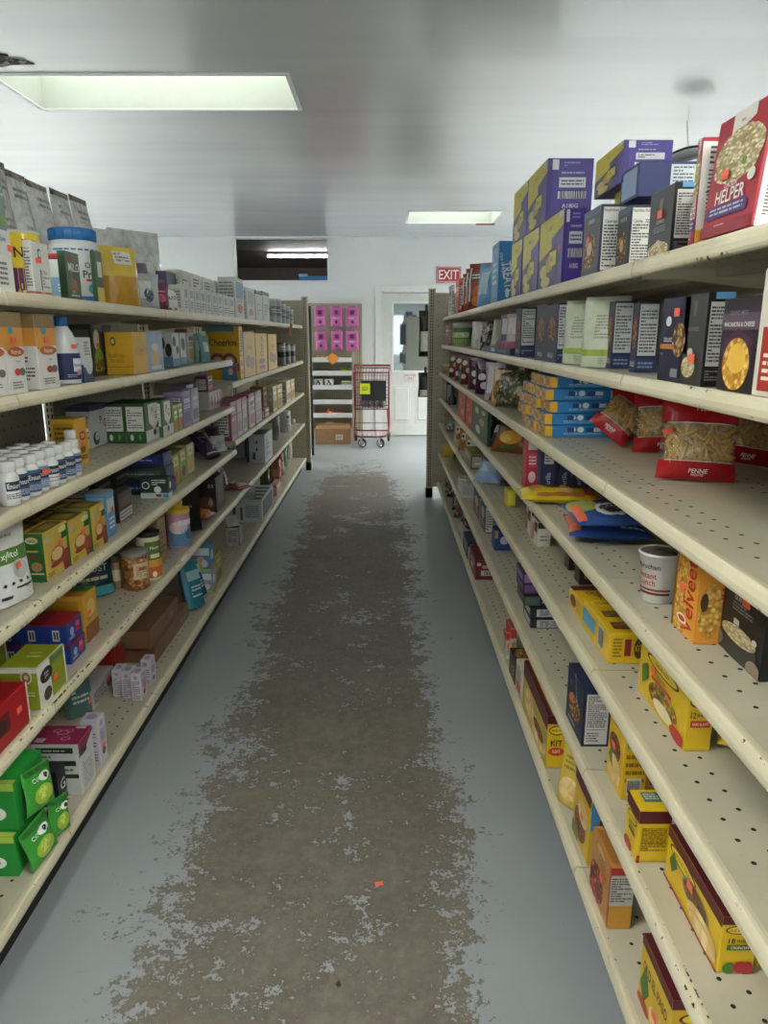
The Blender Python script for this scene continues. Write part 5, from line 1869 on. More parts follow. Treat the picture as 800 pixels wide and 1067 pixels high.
pouch('navy_latte_pouch', 'dark teal pouch with a brown side lettered LATTE standing deep on the left fifth shelf', 'pouch', 'L5', 98, 622, W=.15, ty=570, T=.06, col='1f3640/g', face=.75, lean=6,
      art=[('t', '9fc4c8', 'LATTE', .5, .74, .13, .8), ('t', '9fc4c8', 'BOOST', .5, .55, .13, .8), ('p', 'c0b8a0', .15, .3, .85, .42, 1), ('r', '3f8a96', 0, .02, 1, .2)])
pouch('tan_pouch', 'brown paper pouch with an orange sticker beside the teal latte pouch', 'pouch', 'L5', 111, 612, W=.085, ty=572, T=.05, col='86694c', face=.6, lean=4, st=(.6, .62))
round_pack('spice_jar', 'slim brown jar left of the nut jar on the left fifth shelf', 'jar', 'L5', 120, 614, r=.024, h=.125, col='9a7a5a/s', prof=[(0, 0), (.95, 0), (1, .04), (1, .78), (.85, .84), (0, .84)], lid=('6b5a44/m', .82, 1.0, .92), art=[('r', 'c8b898', 0, .25, 1, .6)])
NJ = [(0, 0), (.9, 0), (1, .05), (.97, .18), (1, .3), (.97, .42), (1, .55), (.98, .7), (1, .86), (.96, .9), (0, .9)]
round_pack('nut_jar', 'clear jar full of brown nuts with a grey lid on the left fifth shelf', 'jar', 'L5', 138, 616, r=.05, ty=572, col='*nuts', prof=NJ, lid=('8f8a84/s', .88, 1.0, 1.04), lab=('cdb892', .3, .72, [('p', '7a5a34', .15, .15, .85, .85, 6), ('r', 'b8502c', .3, .55, .7, .75)], 1.3), ty_=None) if False else \
    round_pack('nut_jar', 'clear jar full of brown nuts with a grey lid on the left fifth shelf', 'jar', 'L5', 138, 616, r=.05, h=.145, col='*nuts', prof=NJ, lid=('8f8a84/s', .88, 1.0, 1.04), lab=('cdb892', .3, .72, [('p', '7a5a34', .15, .15, .85, .85, 6), ('r', 'b8502c', .3, .55, .7, .75)], 1.3))
round_pack('malt_drink_tub', 'tall cream canister with a black lid and orange label on the left fifth shelf', 'canister', 'L5', 157, 604, r=.045, h=.19, col='d5cdb2/s', lid=('1f1a17/m', .91, 1.0, 1.03),
           lab=('56702c', .06, .82, [('r', 'c8642c', 0, .0, 1, .38), ('r', 'd89a3c', 0, .3, 1, .5), ('t', 'f0eee0', 'Nutty', .5, .82, .12, .5), ('r', 'e4dcb8', .25, .55, .75, .66), ('e', 'e8e4d4', .4, .1, .12, .08)], 1.7))
carton('kraft_pouch_box', 'tan kraft pack standing behind the cream canister on the left fifth shelf', 'pack', 'L5', 166, None, 175, d=.08, h=.2, back=.05, art=dict(col='a08560', front=[('p', '6a5438', .2, .2, .8, .8, 6), ('r', 'c0a880', .15, .84, .85, .95)], side=[('r', '8f7654', .1, .1, .9, .9)]))
o = round_pack('pink_formula_can', 'pink and blue powder can with a yellow scoop lid on the left fifth shelf', 'can', 'L5', 187, 572, r=.052, ty=531, h=None, col='cc92a8/s', lid=('d8b830/m', .9, 1.0, 1.03),
               art=[('r', '5f8fb4', 0, .06, 1, .5), ('e', 'e4c8d0', .3, .55, .3, .16), ('e', '3a6a9a', .7, .35, .2, .14), ('r', 'dfe6ea', .3, .6, .8, .74)])
I6 = INFO['pink_formula_can']
k_ = MB()
hh = I6[5]
k_.add([(-.015, -.004, hh), (.02, -.004, hh), (.026, -.004, hh + .03), (.012, -.004, hh + .045), (-.01, -.004, hh + .035), (-.015, .004, hh), (.02, .004, hh), (.026, .004, hh + .03), (.012, .004, hh + .045), (-.01, .004, hh + .035)],
       [(0, 1, 2, 3, 4), (9, 8, 7, 6, 5)] + [(i, 5 + i, 5 + (i + 1) % 5, (i + 1) % 5) for i in range(5)], 'd8b830/m')
k_.build('scoop_tab', o)
pouch('black_gummy_pouch', 'black pouch lettered in big white letters behind the pink can on the left fifth shelf', 'pouch', 'L5', loc=(-.99, I6[1] + .22, .525), W=.24, H=.225, T=.06, col='17171a/g', face=.75, lean=3,
      art=[('t', 'd8d8da', 'grün', .45, .76, .17, .72), ('p', '8a8a8e', .3, .5, .8, .6, 1)])
carton('black_window_box', 'black box with a round brown picture at the far end of left fifth shelf', 'box', 'L5', 226, 535, 234, 203, 499,
       art=dict(col='211d1c', side=[('e', '5a3528', .55, .25, .4, .24), ('e', 'a08070', .75, .3, .1, .12), ('e', '8a8480', .7, .78, .06, .06), ('e', '8a8480', .85, .78, .06, .06)], front=[('r', '35342e', .1, .1, .9, .9), ('r', '55564c', .2, .2, .5, .8)], top=[]))
I7 = INFO['black_window_box']
pouch('yellow_red_bag', 'yellow bag with red ends lying at the shelf edge beside the pink can', 'bag', 'L5', 214, 545, W=.13, H=.16, T=.05, col='d0a030/g', bands=[(0, .18, '8c2a24/g'), (.82, 1, '8c2a24/g')], face=.2, lean=86, style='pillow', roll=0, art=[('e', 'a83a2c', .5, .5, .25, .15)])
for k, (dx, dy, rl, ln, c) in enumerate(((.05, .07, -8, 16, '35452f'), (.03, .2, 8, 18, '44523c'), (.02, .33, 12, 24, '5a5f58'))):
    pouch('green_snack_pouch', ['dark green pouch slumped beyond the black picture box', 'dark green and red pouch tilting beyond the black picture box', 'green and white pouch sprawling towards the shelf edge'][k], 'pouch', 'L5', loc=(-.95 - dx, I7[1] + I7[3] + dy, .525), W=.12, H=.17, T=.04, col=c + '/g', face=.35, lean=ln, roll=rl,
          art=[('r', 'c8ccc4', .15, .1, .4, .8), ('r', '8c3434', .45, .1, .6, .85), ('r', 'd0d4cc', .65, .2, .85, .7)], style='pillow')
pouch('red_snack_pouch', 'red and white pouch lying across the shelf edge beyond the green pouches', 'pouch', 'L5', loc=(-.92, I7[1] + I7[3] + .44, .525), W=.13, H=.17, T=.04, col='8f4444/g', face=.4, lean=84, style='pillow', art=[('r', 'd8ccc4', .2, .4, .8, .7), ('p', 'e0d8d0', .2, .1, .8, .35, 3)])

# ================================================================== LEFT, base shelf
GO = dict(col='1f8f36', side=[('e', 'e8ece4', .7, .35, .17, .16), ('e', '1d2a1c', .7, .35, .09, .09), ('e', 'e8ece4', .72, .36, .04, .04), ('r', 'a8c84a', 0, .84, 1, 1)], front=[('r', '187a2c', .1, .1, .9, .9)], top=[('r', '24a03e', .02, .02, .98, .98), ('r', 'b9c85a', 0, 0, 1, .1)])


def go_pouch(label, x, y, z, roll, W=.105, H=.112, lean=8):
    return pouch('green_fruit_pouch', label, 'pouch', 'LB', loc=(x, y, z), W=W, H=H, T=.03, col='3d9a35/g', face=.2, lean=lean, roll=roll, style='pillow',
                 art=[('e', '9ab83c', .5, .36, .32, .22), ('e', 'c9d86a', .45, .4, .16, .14), ('e', 'eef0ea', .62, .74, .2, .1), ('e', '1d2a1c', .66, .74, .07, .06), ('t', 'f4f6f0', 'CO', .3, .74, .1, .3), ('r', '2a6a2a', .05, .88, .95, .98)])


gx, gy = at(24, 914, .145)
b1 = carton('green_pouch_box', 'lower bright green box of fruit pouches at the near end of the left base shelf', 'box', 'LB', 0, loc=(gx - .01, gy + .0, .145), w=.16, d=.19, h=.115, art=GO, group='green fruit pouch boxes')
b2 = carton('green_pouch_box', 'upper bright green box of fruit pouches stacked on the lower one', 'box', 'LB', 0, loc=(gx + .005 - .01, gy + .02, .145 + .118), w=.15, d=.2, h=.13, art=GO, group='green fruit pouch boxes')
go_pouch('shiny green fruit pouch leaning out beside the upper green box', gx + .022, gy + .085, .27, 8)
go_pouch('shiny green fruit pouch leaning beside the lower green box near the shelf edge', gx + .03, gy + .06, .146, -6)
go_pouch('second green fruit pouch beside the lower green box, farther back', gx + .03, gy + .15, .146, 10, .08, .1)
m = MB()
m.box(-.003, .003, -.055, .055, 0, .085, 'a88d74')
fX_, fY_ = at(50, 876, .145)
tag(m.build('cardboard_flap', None, (fX_, fY_ + .03, .1465), (0, radians(6), radians(-12))), 'bare tan cardboard flap standing before the black gum box', 'cardboard')
carton('black_gum_box', 'black box with a white letter G and red label on the left base shelf', 'box', 'LB', 0, loc=(at(63, 846, .145)[0] - .01, at(63, 846, .145)[1] + .02, .145), w=.1, d=.12, h=.11,
       art=dict(col='1c1b1c', front=[('t', 'e8e8e8', 'G', .32, .5, .3, .4), ('p', 'c8c8c8', .15, .15, .6, .28, 2), ('g', 'd85a48', [(.55, .3), (.7, .9), (.9, .95), (.75, .4)]), ('r', '77706c', .62, .1, .95, .35)], side=[('r', '2a2829', .1, .1, .9, .9)], top=[]))
TM = dict(col='cfcfcc', side=[('r', '26382a', .1, .82, .88, .93), ('r', '26382a', .1, .58, .92, .68), ('r', '26382a', .1, .34, .95, .42), ('p', '777777', .12, .72, .85, .8, 1), ('p', '777777', .12, .46, .85, .55, 1), ('p', 'b8c8b8', .14, .85, .84, .9, 1)],
          front=[('g', '8f1f4c', [(0, 1), (0, .72), (.5, .8), (1, .95), (1, 1)]), ('r', '30302f', .12, .72, .5, .86), ('p', '999999', .15, .1, .8, .6, 9)],
          top=[('r', '8f1f4c', 0, 0, 1, 1), ('e', 'd9a8bc', .5, .62, .13, .13), ('e', '8f1f4c', .5, .62, .1, .1), ('e', 'd9a8bc', .36, .7, .09, .09), ('e', '8f1f4c', .36, .7, .065, .065), ('e', 'd9a8bc', .62, .72, .08, .08), ('e', '8f1f4c', .62, .72, .06, .06),
               ('e', 'd9a8bc', .66, .28, .1, .1), ('e', '8f1f4c', .66, .28, .075, .075), ('r', 'd0d0cc', .7, .82, .92, .94), ('r', 'c4bcbc', .06, .06, .26, .28)])
carton('magenta_white_box', 'large white carton with a magenta flowered top on the left base shelf', 'carton', 'LB', 87, 829, 101, 38, 776, art=TM)
LAV = dict(col='cfc9d4', side=[('e', 'a59ab4', .5, .86, .22, .07), ('p', '77707f', .15, .08, .85, .74, 10)], front=[('e', 'a59ab4', .5, .88, .25, .06), ('r', 'b9b0c4', .15, .45, .85, .75), ('e', '4a3a44', .5, .25, .2, .08), ('p', '8a8094', .2, .5, .8, .7, 3)], top=[('e', 'a59ab4', .5, .5, .3, .3)])
carton('lavender_carton', 'single lavender-white carton right beside the magenta-topped carton', 'carton', 'LB', 106, 798, 113, d=.055, ty=752, art=LAV, st=(.4, .4))
pouch('teal_small_pouch', 'small teal pouch standing behind the magenta-topped carton', 'pouch', 'LB', 84, 745, W=.1, ty=712, T=.05, col='4f6e6c/g', face=.6, lean=4, st=(.8, .4), art=[('p', 'b8ccc8', .2, .4, .8, .8, 3)])
carton('long_white_carton', 'long pale carton with grey prints lying behind the lavender cartons', 'carton', 'LB', 97, 742, 120, d=.1, ty=722, art=dict(col='b5b0b2', front=[('p', '5a5658', .1, .2, .6, .8, 4), ('e', '4a4648', .75, .5, .1, .25), ('e', '4a4648', .9, .5, .07, .25)], side=[('p', '7a7678', .1, .1, .9, .9, 4)]), st=(.7, .7))
for k, (cx_, cy_, fx_, ty_, lab) in enumerate(((148, 731, 155, 684, 'lavender-white carton nearest the edge, right-hand one of the front cluster'), (138, 725, 146, 681, 'lavender-white carton in the middle of the front cluster'),
                                             (129, 722, 136, 678, 'lavender-white carton at the left of the cluster, set deepest'), (155, 719, 160.5, 669, 'lavender-white carton farthest back, beside the brown cartons'))):
    X_, Y_ = at(cx_, cy_, .145)
    carton('lavender_carton', lab, 'carton', 'LB', 0, loc=(-.885 - .04 * k if k < 3 else -.885, (1.0 if False else at(148, 731, .145)[1]) + (.0, .015, .03, .11)[k], .145), w=.06, d=.037, h=.108, art=LAV, group='lavender cartons on the left base shelf', st=(.5, .45) if k == 0 else None)
I8 = INFO['lavender_carton.003'] if 'lavender_carton.003' in INFO else None
carton('red_white_box', 'white and red box standing behind the lavender cartons', 'box', 'LB', 0, loc=(-1.06, at(148, 731, .145)[1] + .22, .145), w=.14, d=.14, h=.2,
       art=dict(col='c8c4c4', front=[('r', 'a02c2a', 0, .0, 1, .55), ('e', '3a4a7a', .8, .8, .12, .12)], side=[('r', 'a02c2a', 0, 0, 1, .6), ('p', '8a8a8a', .1, .7, .9, .92, 3)], top=[('r', 'b0acac', .05, .05, .95, .95)]))
BC = dict(col='7a5a42', side=[('p', '4a3626', .2, .25, .5, .4, 1), ('r', '6b4e39', 0, .0, .02, 1)], front=[('r', '6f523c', 0, .7, 1, .72), ('e', 'a88a6c', .75, .45, .04, .1)], top=[('r', '5f4632', 0, .49, 1, .51), ('r', 'a79c90', .2, .62, .5, .85)])
yb = at(163, 691, .145)[1]
carton('brown_carton', 'lower brown corrugated carton on the left base shelf', 'carton', 'LB', 163, 691, 197, d=.22, h=.07, art=BC, group='brown cartons on the left base shelf')
Ib = INFO['brown_carton']
carton('brown_carton', 'upper brown corrugated carton with a pale label stacked on the lower one', 'carton', 'LB', 0, loc=(Ib[0] - .012, Ib[1] - .02, Ib[2] + Ib[5] + EPS), w=Ib[3] * .8, d=.2, h=.075, art=BC, group='brown cartons on the left base shelf')
for k, (dx, dy, rl, c) in enumerate(((.0, .03, 7, '2f7f92'), (.02, .17, -4, '2a5f8a'), (.03, .3, 3, '26406a'))):
    pouch('teal_baby_pack', ['bright teal pack leaning beyond the brown cartons', 'blue pack leaning behind the bright teal one', 'navy pack farthest of the leaning packs beyond the brown cartons'][k], 'pack', 'LB', loc=(-.925 - dx, (Ib[1] + Ib[3]) + .06 + dy, .145), W=.13, H=.24 - .02 * k, T=.05, col=c + '/g', face=.25, lean=12, roll=rl, style='brick',
          art=[('r', '9fc4cc', .1, .55, .9, .75), ('p', 'd0e4e8', .2, .2, .8, .45, 4)])
DI = dict(col='4f7fb0', side=[('r', 'dfe4ea', .05, .62, .95, .9), ('e', 'c9a48c', .5, .35, .26, .24), ('e', 'e8dcd4', .7, .3, .16, .14), ('r', 'b8c83c', .0, 0, 1, .1)], front=[('e', 'd8e0ea', .4, .6, .3, .2), ('r', 'b8963c', 0, 0, 1, .18)], top=[('r', '86a8c8', .1, .1, .9, .9)])
carton('blue_wipes_pack', 'lower blue pack with a yellow strip of a stack of two beyond the teal packs', 'pack', 'LB', 222, 618, 226, 202, 596, art=dict(DI, col='8fa8b8'), group='blue packs on the left base shelf')
Iw = INFO['blue_wipes_pack']
carton('blue_wipes_pack', 'upper blue and white pack of a stack of two beyond the teal packs', 'pack', 'LB', 0, loc=(Iw[0] - .004, Iw[1], Iw[2] + Iw[5] + EPS), w=max(.09, Iw[3]), d=Iw[4], h=.14, art=DI, group='blue packs on the left base shelf')
carton('yellow_pack', 'small dull yellow box behind the stack of blue packs', 'box', 'LB', 226, None, 231, d=.13, h=.16, back=.03, art=gen('a89a34', 'c0b048', '7a6a20', tc='d8cc80'))
o = carton('white_black_carton', 'white carton with a black top flap, standing alone on the left base shelf', 'carton', 'LB', 249, 569, 253, 236, 550,
           art=dict(col='bcbab4', side=[('p', '6a6a6a', .15, .2, .85, .85, 6)], front=[('r', '2a2a2c', 0, .0, .2, 1)], top=[('r', '232325', 0, 0, 1, 1)]))
Iz = INFO['white_black_carton']
pouch('clear_wrap', 'crumpled clear wrapper lying on top of the lone white and black carton', 'wrapper', 'LB', loc=(Iz[0] - .05, Iz[1] + .05, Iz[2] + Iz[5] + EPS), W=.09, H=.1, T=.04, col='*milky', face=.7, lean=60, style='pillow')
# far sections of the base shelf
ST = dict(col='c3c6cc', side=[('r', '3a3e48', .0, .05, .1, .95), ('r', '3a3e48', .26, .1, .34, .7), ('p', '5a6070', .42, .2, .9, .8, 6)], front=[('r', '55585f', .1, .1, .9, .9)],
          top=[('r', '2c2f36', .05, .08, .95, .2), ('r', '2c2f36', .05, .3, .95, .42), ('r', '2c2f36', .05, .52, .95, .64), ('r', '2c2f36', .05, .74, .95, .86)])
carton('striped_white_box', 'large white box with black stripes on its top, on the left base shelf', 'box', 'FB', 273, 545, 285, 243, 522, art=ST)
Is = INFO['striped_white_box']
round_pack('white_tub', 'white tub with grey lettering standing on the striped white box', 'tub', 'FB', 0, loc=(Is[0] - .12, Is[1] + .1, Is[2] + Is[5]), r=.062, h=.1, col='c2c4c8/s', art=[('p', '6a7080', .2, .15, .8, .5, 2)], lid=('d0d2d4/s', .9, 1, 1.03))
pouch('green_leaf_pouch', 'dull green pouch behind the brown bottles on the left base shelf', 'pouch', 'FB', 277, 512, W=.1, H=.2, T=.06, col='4a5c34/g', face=.6, lean=4)
for k, (px, py) in enumerate(((286, 504), (289.5, 496))):
    round_pack('brown_bottle', '%s red-brown canister with a black lid on the far left base shelf' % ('nearer' if k == 0 else 'farther'), 'canister', 'FB', px, py, r=.055, h=.22, col='8f5844/s', lid=('201c1b/m', .8, 1.0, .98), art=[('r', 'a8705a', .1, .3, .9, .6)], group='red-brown canisters on the left base shelf')
round_pack('green_bottle', 'tall green bottle beyond the red-brown canisters', 'bottle', 'FB', 294, 486, r=.05, h=.26, col='3f6a52/s', prof=[(0, 0), (.95, 0), (1, .03), (1, .7), (.5, .82), (.5, .86), (0, .86)], lid=('2a3a34/m', .84, 1, .55, 'r', 'cap'))
round_pack('cream_bottle', 'cream bottle at the far end of the left base shelf', 'bottle', 'FB', 300, 479, r=.045, h=.27, col='b9b4a2/s', prof=[(0, 0), (.95, 0), (1, .03), (1, .75), (.5, .85), (.5, .88), (0, .88)], lid=('8a8678/m', .86, 1, .55, 'r', 'cap'))
carton('small_pink_box', 'small dusty pink box at the shelf edge beyond the striped white box', 'box', 'FB', 288, 517, 293, d=.05, h=.09, art=gen('a87868', 'b88a7a', 'c8a090'))
# ================================================================== RIGHT, top shelf
HP = dict(col='a52a3a', front=[('g', 'e4dfd6', [(.3, .8), (.72, .9), (.72, 1), (.3, 1)]), ('t', 'a52a3a', 'Betty', .5, .91, .035, .3), ('e', '*noodles', .52, .66, .46, .2), ('e', '*noodles', .5, .54, .42, .12), ('e', '5f8a3a', .4, .5, .05, .03), ('e', '5f8a3a', .66, .56, .05, .03), ('r', '8f2232', .0, .0, 1, .1),
                               ('r', '473a7a', .08, .15, .86, .25), ('t', 'f2eee8', 'CHICKEN', .48, .405, .04, .5), ('t', 'f6f2ec', 'HELPER', .5, .32, .115, .94), ('p', 'c8c0d8', .15, .17, .8, .24, 2), ('e', 'e4dfd6', .86, .42, .07, .05), ('p', 'e8c8c8', .3, .07, .5, .09, 1)],
          side=[('r', 'dcdad6', .04, .0, 1, 1), ('p', '4a4a4e', .12, .8, .9, .96, 5), ('p', '6a6a6e', .12, .08, .9, .76, 26), ('r', '3a3a3e', .12, .68, .9, .69), ('r', '3a3a3e', .12, .5, .9, .51)], top=[('r', '7a1c2a', .1, .1, .9, .9)])
carton('dinner_kit_box', 'red boxed noodle dinner lettered HELPER, nearest on the right top shelf', 'box', 'RT', 778, None, 726, d=.1, ty=100, art=HP, st=(.36, .5))
I0 = INFO['dinner_kit_box']
q_ = bpy.data.objects['dinner_kit_box']      # it leans back a little
q_.rotation_euler = (0, radians(5), 0)
q_.location.z += .0045
q_.location.x += .004
HP2 = dict(HP, side=[('r', 'dedcd6', 0, .16, 1, .96), ('p', '5a5a5e', .12, .75, .85, .93, 4), ('p', '6a6a6e', .12, .2, .85, .72, 14), ('r', '3a3a3e', .1, .5, .9, .51), ('r', 'd8a03a', 0, 0, 1, .16), ('e', '*macaroni', .5, .05, .4, .08), ('e', 'a52a3a', .3, .1, .1, .03)])
carton('dinner_kit_box', 'pale-sided noodle dinner box standing just behind the red HELPER box', 'box', 'RT', 0, loc=(.53, y_on_line(730, .53, I0[2]) + .03, I0[2]), w=.022, d=.11, h=I0[5] * .97, art=HP2)
GI = dict(col='3a3a3c', front=[('t', 'b8b4b0', 'GUINNESS', .5, .52, .05, .75), ('g', '77726a', [(.45, .66), (.55, .66), (.58, .84), (.42, .84)]), ('p', '8a8684', .25, .36, .75, .46, 3), ('e', '*noodles', .5, .1, .45, .12), ('e', 'c8bca8', .5, .2, .1, .05)],
          side=[('r', '131314', 0, 0, 1, 1), ('r', 'c4c2bd', .1, .22, .75, .9), ('p', '3a3a3c', .14, .26, .7, .86, 16), ('r', '5f9ac8', .25, .93, .95, 1), ('p', '77757a', .1, .06, .7, .18, 4)], top=[])
carton('dark_grey_box', 'dark grey dinner box with a glass drawing on the right top shelf', 'box', 'RT', 697, None, 673, 727, 190, art=GI, st=(.55, .62))
Ig = INFO['dark_grey_box']
carton('dark_grey_box', 'black box edge tucked between the dark grey box and the pale-sided box', 'box', 'RT', 0, loc=(Ig[0] + .035, Ig[1] - .05, Ig[2]), w=.035, d=.07, h=Ig[5] * .95, art=GI)
DV = dict(col='3c3e48', front=[('r', '4a5a7a', 0, .9, 1, 1), ('e', '*meal', .45, .38, .36, .26), ('e', 'd0b890', .45, .42, .14, .1), ('t', 'c9c7cc', 'DEVOUR', .5, .82, .06, .7), ('r', '22243a', 0, 0, 1, .12)],
          side=[('r', '262a40', 0, 0, 1, 1), ('r', 'd0ceca', .08, .06, .94, .96), ('t', '2a2a2c', 'Nutrition Facts', .5, .92, .05, .8), ('t', '2a2a2c', 'Calories', .35, .76, .05, .4), ('t', '2a2a2c', '320', .76, .76, .06, .2), ('p', '44444a', .12, .1, .9, .72, 14)], top=[])
carton('food_photo_box', 'dark box with a food photo and white side, left of two, right top shelf', 'box', 'RT', 622, None, 605, 652, 213, art=DV, st=(.4, .55))
Id = INFO['food_photo_box']
carton('food_photo_box', 'dark box showing its white nutrition side, right of two beside the dark grey box', 'box', 'RT', 652.5, None, 640, 676, 214, art=DV, back=.04)
Id2 = INFO['food_photo_box.001']
NV = dict(col='262f62', front=[('r', '8fa4c8', .1, .1, .9, .9)], side=[('r', 'd0d6de', .28, .25, .5, .92), ('p', '6a7080', .3, .3, .48, .88, 6), ('t', 'dfe4ee', 'QQQ', .6, .85, .16, .12), ('r', '5f9ac8', .82, .88, .98, 1), ('r', '3a447a', .52, .3, .8, .6)], top=[('r', '323c72', .1, .1, .9, .9)])
carton('navy_flat_box', 'navy box lying on top of the two nutrition-side boxes', 'box', 'RT', 0, loc=(Id[0] + .055, Id2[1] + .01, max(Id[2] + Id[5], Id2[2] + Id2[5]) + EPS), w=.13, d=.26, h=.075, art=NV)
PU = dict(col='4a3590', front=[('r', 'd8c832', 0, 0, .55, 1), ('g', 'd8c832', [(.0, .55), (0, 1), (1, 1), (1, .8)]), ('g', '2a2048', [(0, 0), (0, .42), (.75, .6), (.75, 0)]), ('e', 'd0b860', .25, .25, .16, .1), ('e', 'b89a48', .5, .34, .16, .12), ('e', 'cabf72', .35, .1, .2, .08),
                               ('r', 'd8c832', .5, .3, .78, .5), ('t', '3a2a70', 'BARS', .6, .4, .06, .26), ('t', '2a2048', 'CHOC', .5, .84, .06, .5), ('r', 'e8e4dc', .82, .9, .98, .98)],
          side=[('r', '3d2c7c', 0, 0, .12, 1), ('r', 'e0dfe4', .1, .82, .24, .98), ('r', 'dcdbe2', .26, .54, .84, .7), ('p', '55506a', .3, .57, .8, .67, 2), ('r', 'e4e3ea', .24, .36, .86, .48), ('b', '2a2440', .28, .36, .84, .48), ('t', 'e0dfe8', 'A180G', .52, .25, .07, .4), ('p', 'b0a8d0', .3, .74, .8, .8, 1), ('p', '9a90c8', .35, .86, .7, .95, 2)],
          top=[])
# stacked purple and yellow cases
p1 = carton('purple_case', 'purple and yellow snack case in the lower row, nearest the food-photo boxes', 'case', 'RT', 584, None, 560, 607, 217, art=PU, group='purple snack cases on the right top shelf', st=(.9, .5))
Ip = INFO['purple_case']
carton('purple_case', 'purple and yellow snack case, middle of the lower row', 'case', 'RT', 559, None, 543, d=.16, h=Ip[5] * .99, art=PU, group='purple snack cases on the right top shelf')
carton('purple_case', 'purple and yellow snack case, farthest of the lower row, beside the blue treats box', 'case', 'RT', 542, None, 531.5, d=.16, h=Ip[5] * .99, art=PU, group='purple snack cases on the right top shelf')
zt = Ip[2] + Ip[5] + EPS
Xp = Ip[0]
ya, yb_ = y_on_line(568, Xp, zt), y_on_line(548.5, Xp, zt)
carton('purple_case', 'purple and yellow snack case in the upper row with a white bar-code panel, left stack', 'case', 'RT', 0, loc=(Xp, ya, zt), w=yb_ - ya, d=(615 - 568) * zc_of(ya, zt) / FPX, h=.19, art=PU, group='purple snack cases on the right top shelf')
yc_ = y_on_line(533.5, Xp, zt)
carton('purple_case', 'purple and yellow snack case at the far end of the upper row, left stack', 'case', 'RT', 0, loc=(Xp, yb_ + .01, zt), w=yc_ - yb_ - .02, d=.16, h=.19, art=PU, group='purple snack cases on the right top shelf')
Xr = Xp + .05
yr = y_on_line(647, Xr, zt)
hid = carton('purple_case', 'purple case hidden behind the food-photo boxes, carrying the right upper case', 'case', 'RT', 0, loc=(Xr + .03, yr + .02, Ip[2]), w=.12, d=.18, h=Ip[5], art=PU)
Ih = INFO[hid.name]
carton('purple_case', 'tallest purple and yellow snack case, standing above the navy flat box', 'case', 'RT', 0, loc=(Xr, yr, zt), w=y_on_line(619, Xr, zt) - yr, d=(698 - 647) * zc_of(yr, zt) / FPX, h=z_at(yr, 146) - zt, art=PU, group='purple snack cases on the right top shelf')
TR = dict(col='2f7fb8', side=[('t', 'e8eef4', 'TREATS', .72, .42, .17, .5, -80), ('t', 'dfe8f0', 'rice krispies', .3, .6, .08, .6, -80), ('e', 'e8eef4', .7, .16, .14, .08)], front=[('r', '4a97cc', .1, .1, .9, .9), ('p', 'd0e0ee', .2, .3, .8, .8, 5)], top=[])
carton('blue_treats_box', 'blue box lettered TREATS on the right top shelf', 'box', 'RT', 518, None, 511, 532, 251, art=TR)
pouch('blue_bag', 'crinkled light blue bag between the orange snack bags and the blue TREATS box', 'bag', 'RT', 508.5, None, W=.16, H=.24, T=.09, col='5f93bc/g', face=.5, lean=3, art=[('r', 'b0cce0', .2, .3, .6, .8)])
for k, px in enumerate((503, 498.5, 494, 490)):
    pouch('orange_snack_bag', ['nearest shiny orange and black snack bag in the row', 'second shiny orange snack bag in the row', 'third shiny orange snack bag in the row', 'farthest shiny orange snack bag, next to the orange box'][k] + ' on the right top shelf', 'bag', 'RT', px, None, W=.24 - .01 * k, H=.29 - .015 * k, T=.085, col='8c3a22/g', face=.6, lean=4,
          art=[('e', 'c8522a', .5, .35, .3, .18), ('r', '2a1c1a', .15, .62, .85, .8), ('r', 'e0d8d4', .08, .2, .14, .9), ('r', 'e0d8d4', .86, .2, .92, .9), ('e', 'd87a3a', .35, .2, .16, .1), ('p', 'f0e0d0', .2, .65, .8, .77, 2)], style='pillow', group='orange snack bags on the right top shelf')
carton('orange_box', 'flat-fronted orange box at the far end of the right top shelf', 'box', 'RT', 477.5, None, 474, 482, 291, art=gen('cf5326', 'e0703c', 'd86a34', tc='f0c8a8'))
carton('white_box', 'slim white box farthest along the right top shelf', 'box', 'RT', 470, None, 467, 473, 297, art=gen('d8d6d4', 'c9c8c6', 'b0aeac', tc='8a8a8a'))

# ================================================================== RIGHT, second shelf
MC = dict(col='2b2229', front=[('r', '5a4a58', 0, .66, 1, .84), ('t', 'e0dcd8', 'MACARONI & CHEESE', .48, .72, .05, .8), ('t', '8a7a88', 'GRAND MESS', .45, .84, .05, .7), ('g', '4a2a44', [(.15, .25), (.1, .55), (.5, .68), (.9, .55), (.9, .25)]), ('e', '*macaroni', .5, .3, .36, .28), ('e', 'e8b84a', .52, .36, .24, .16)],
          side=[('r', '1d181c', .1, .1, .9, .9)], top=[])
Xm = LV['R2'][1] + .012
MZ = LV['R2'][0]
carton('macaroni_box', 'dark box with a yellow macaroni photo, near the right edge on the right second shelf', 'box', 'R2', 783, None, 745, d=.05, ty=308, art=MC)
Im = INFO['macaroni_box']
carton('red_white_pouch_box', 'white box with a red panel cut by the right frame edge on the second shelf', 'box', 'R2', 0, loc=(Im[0] - .004, Im[1] - .12, MZ), w=.115, d=.09, h=.17,
       art=dict(col='d6cfc0', front=[('r', 'a8322a', .12, .05, 1, .55), ('t', 'f0e6da', 'BETTER', .55, .44, .07, .7), ('p', 'f0d8c8', .2, .12, .9, .36, 4), ('e', '5f8a4a', .7, .82, .2, .1)], side=[]), st=(.5, .68))
GI2 = dict(GI, front=[('t', '8a8684', 'GUINNESS', .5, .62, .045, .7), ('g', '5a564e', [(.45, .76), (.55, .76), (.58, .93), (.42, .93)]), ('r', '3f3a33', .1, .02, .8, .34), ('e', '*noodles', .4, .2, .3, .12), ('e', 'c8bca8', .45, .36, .12, .05)])
carton('dark_grey_box', 'dark grey dinner box with an orange sticker on the right second shelf', 'box', 'R2', 729, None, 706, 757, 305, art=GI2, st=(.62, .3))
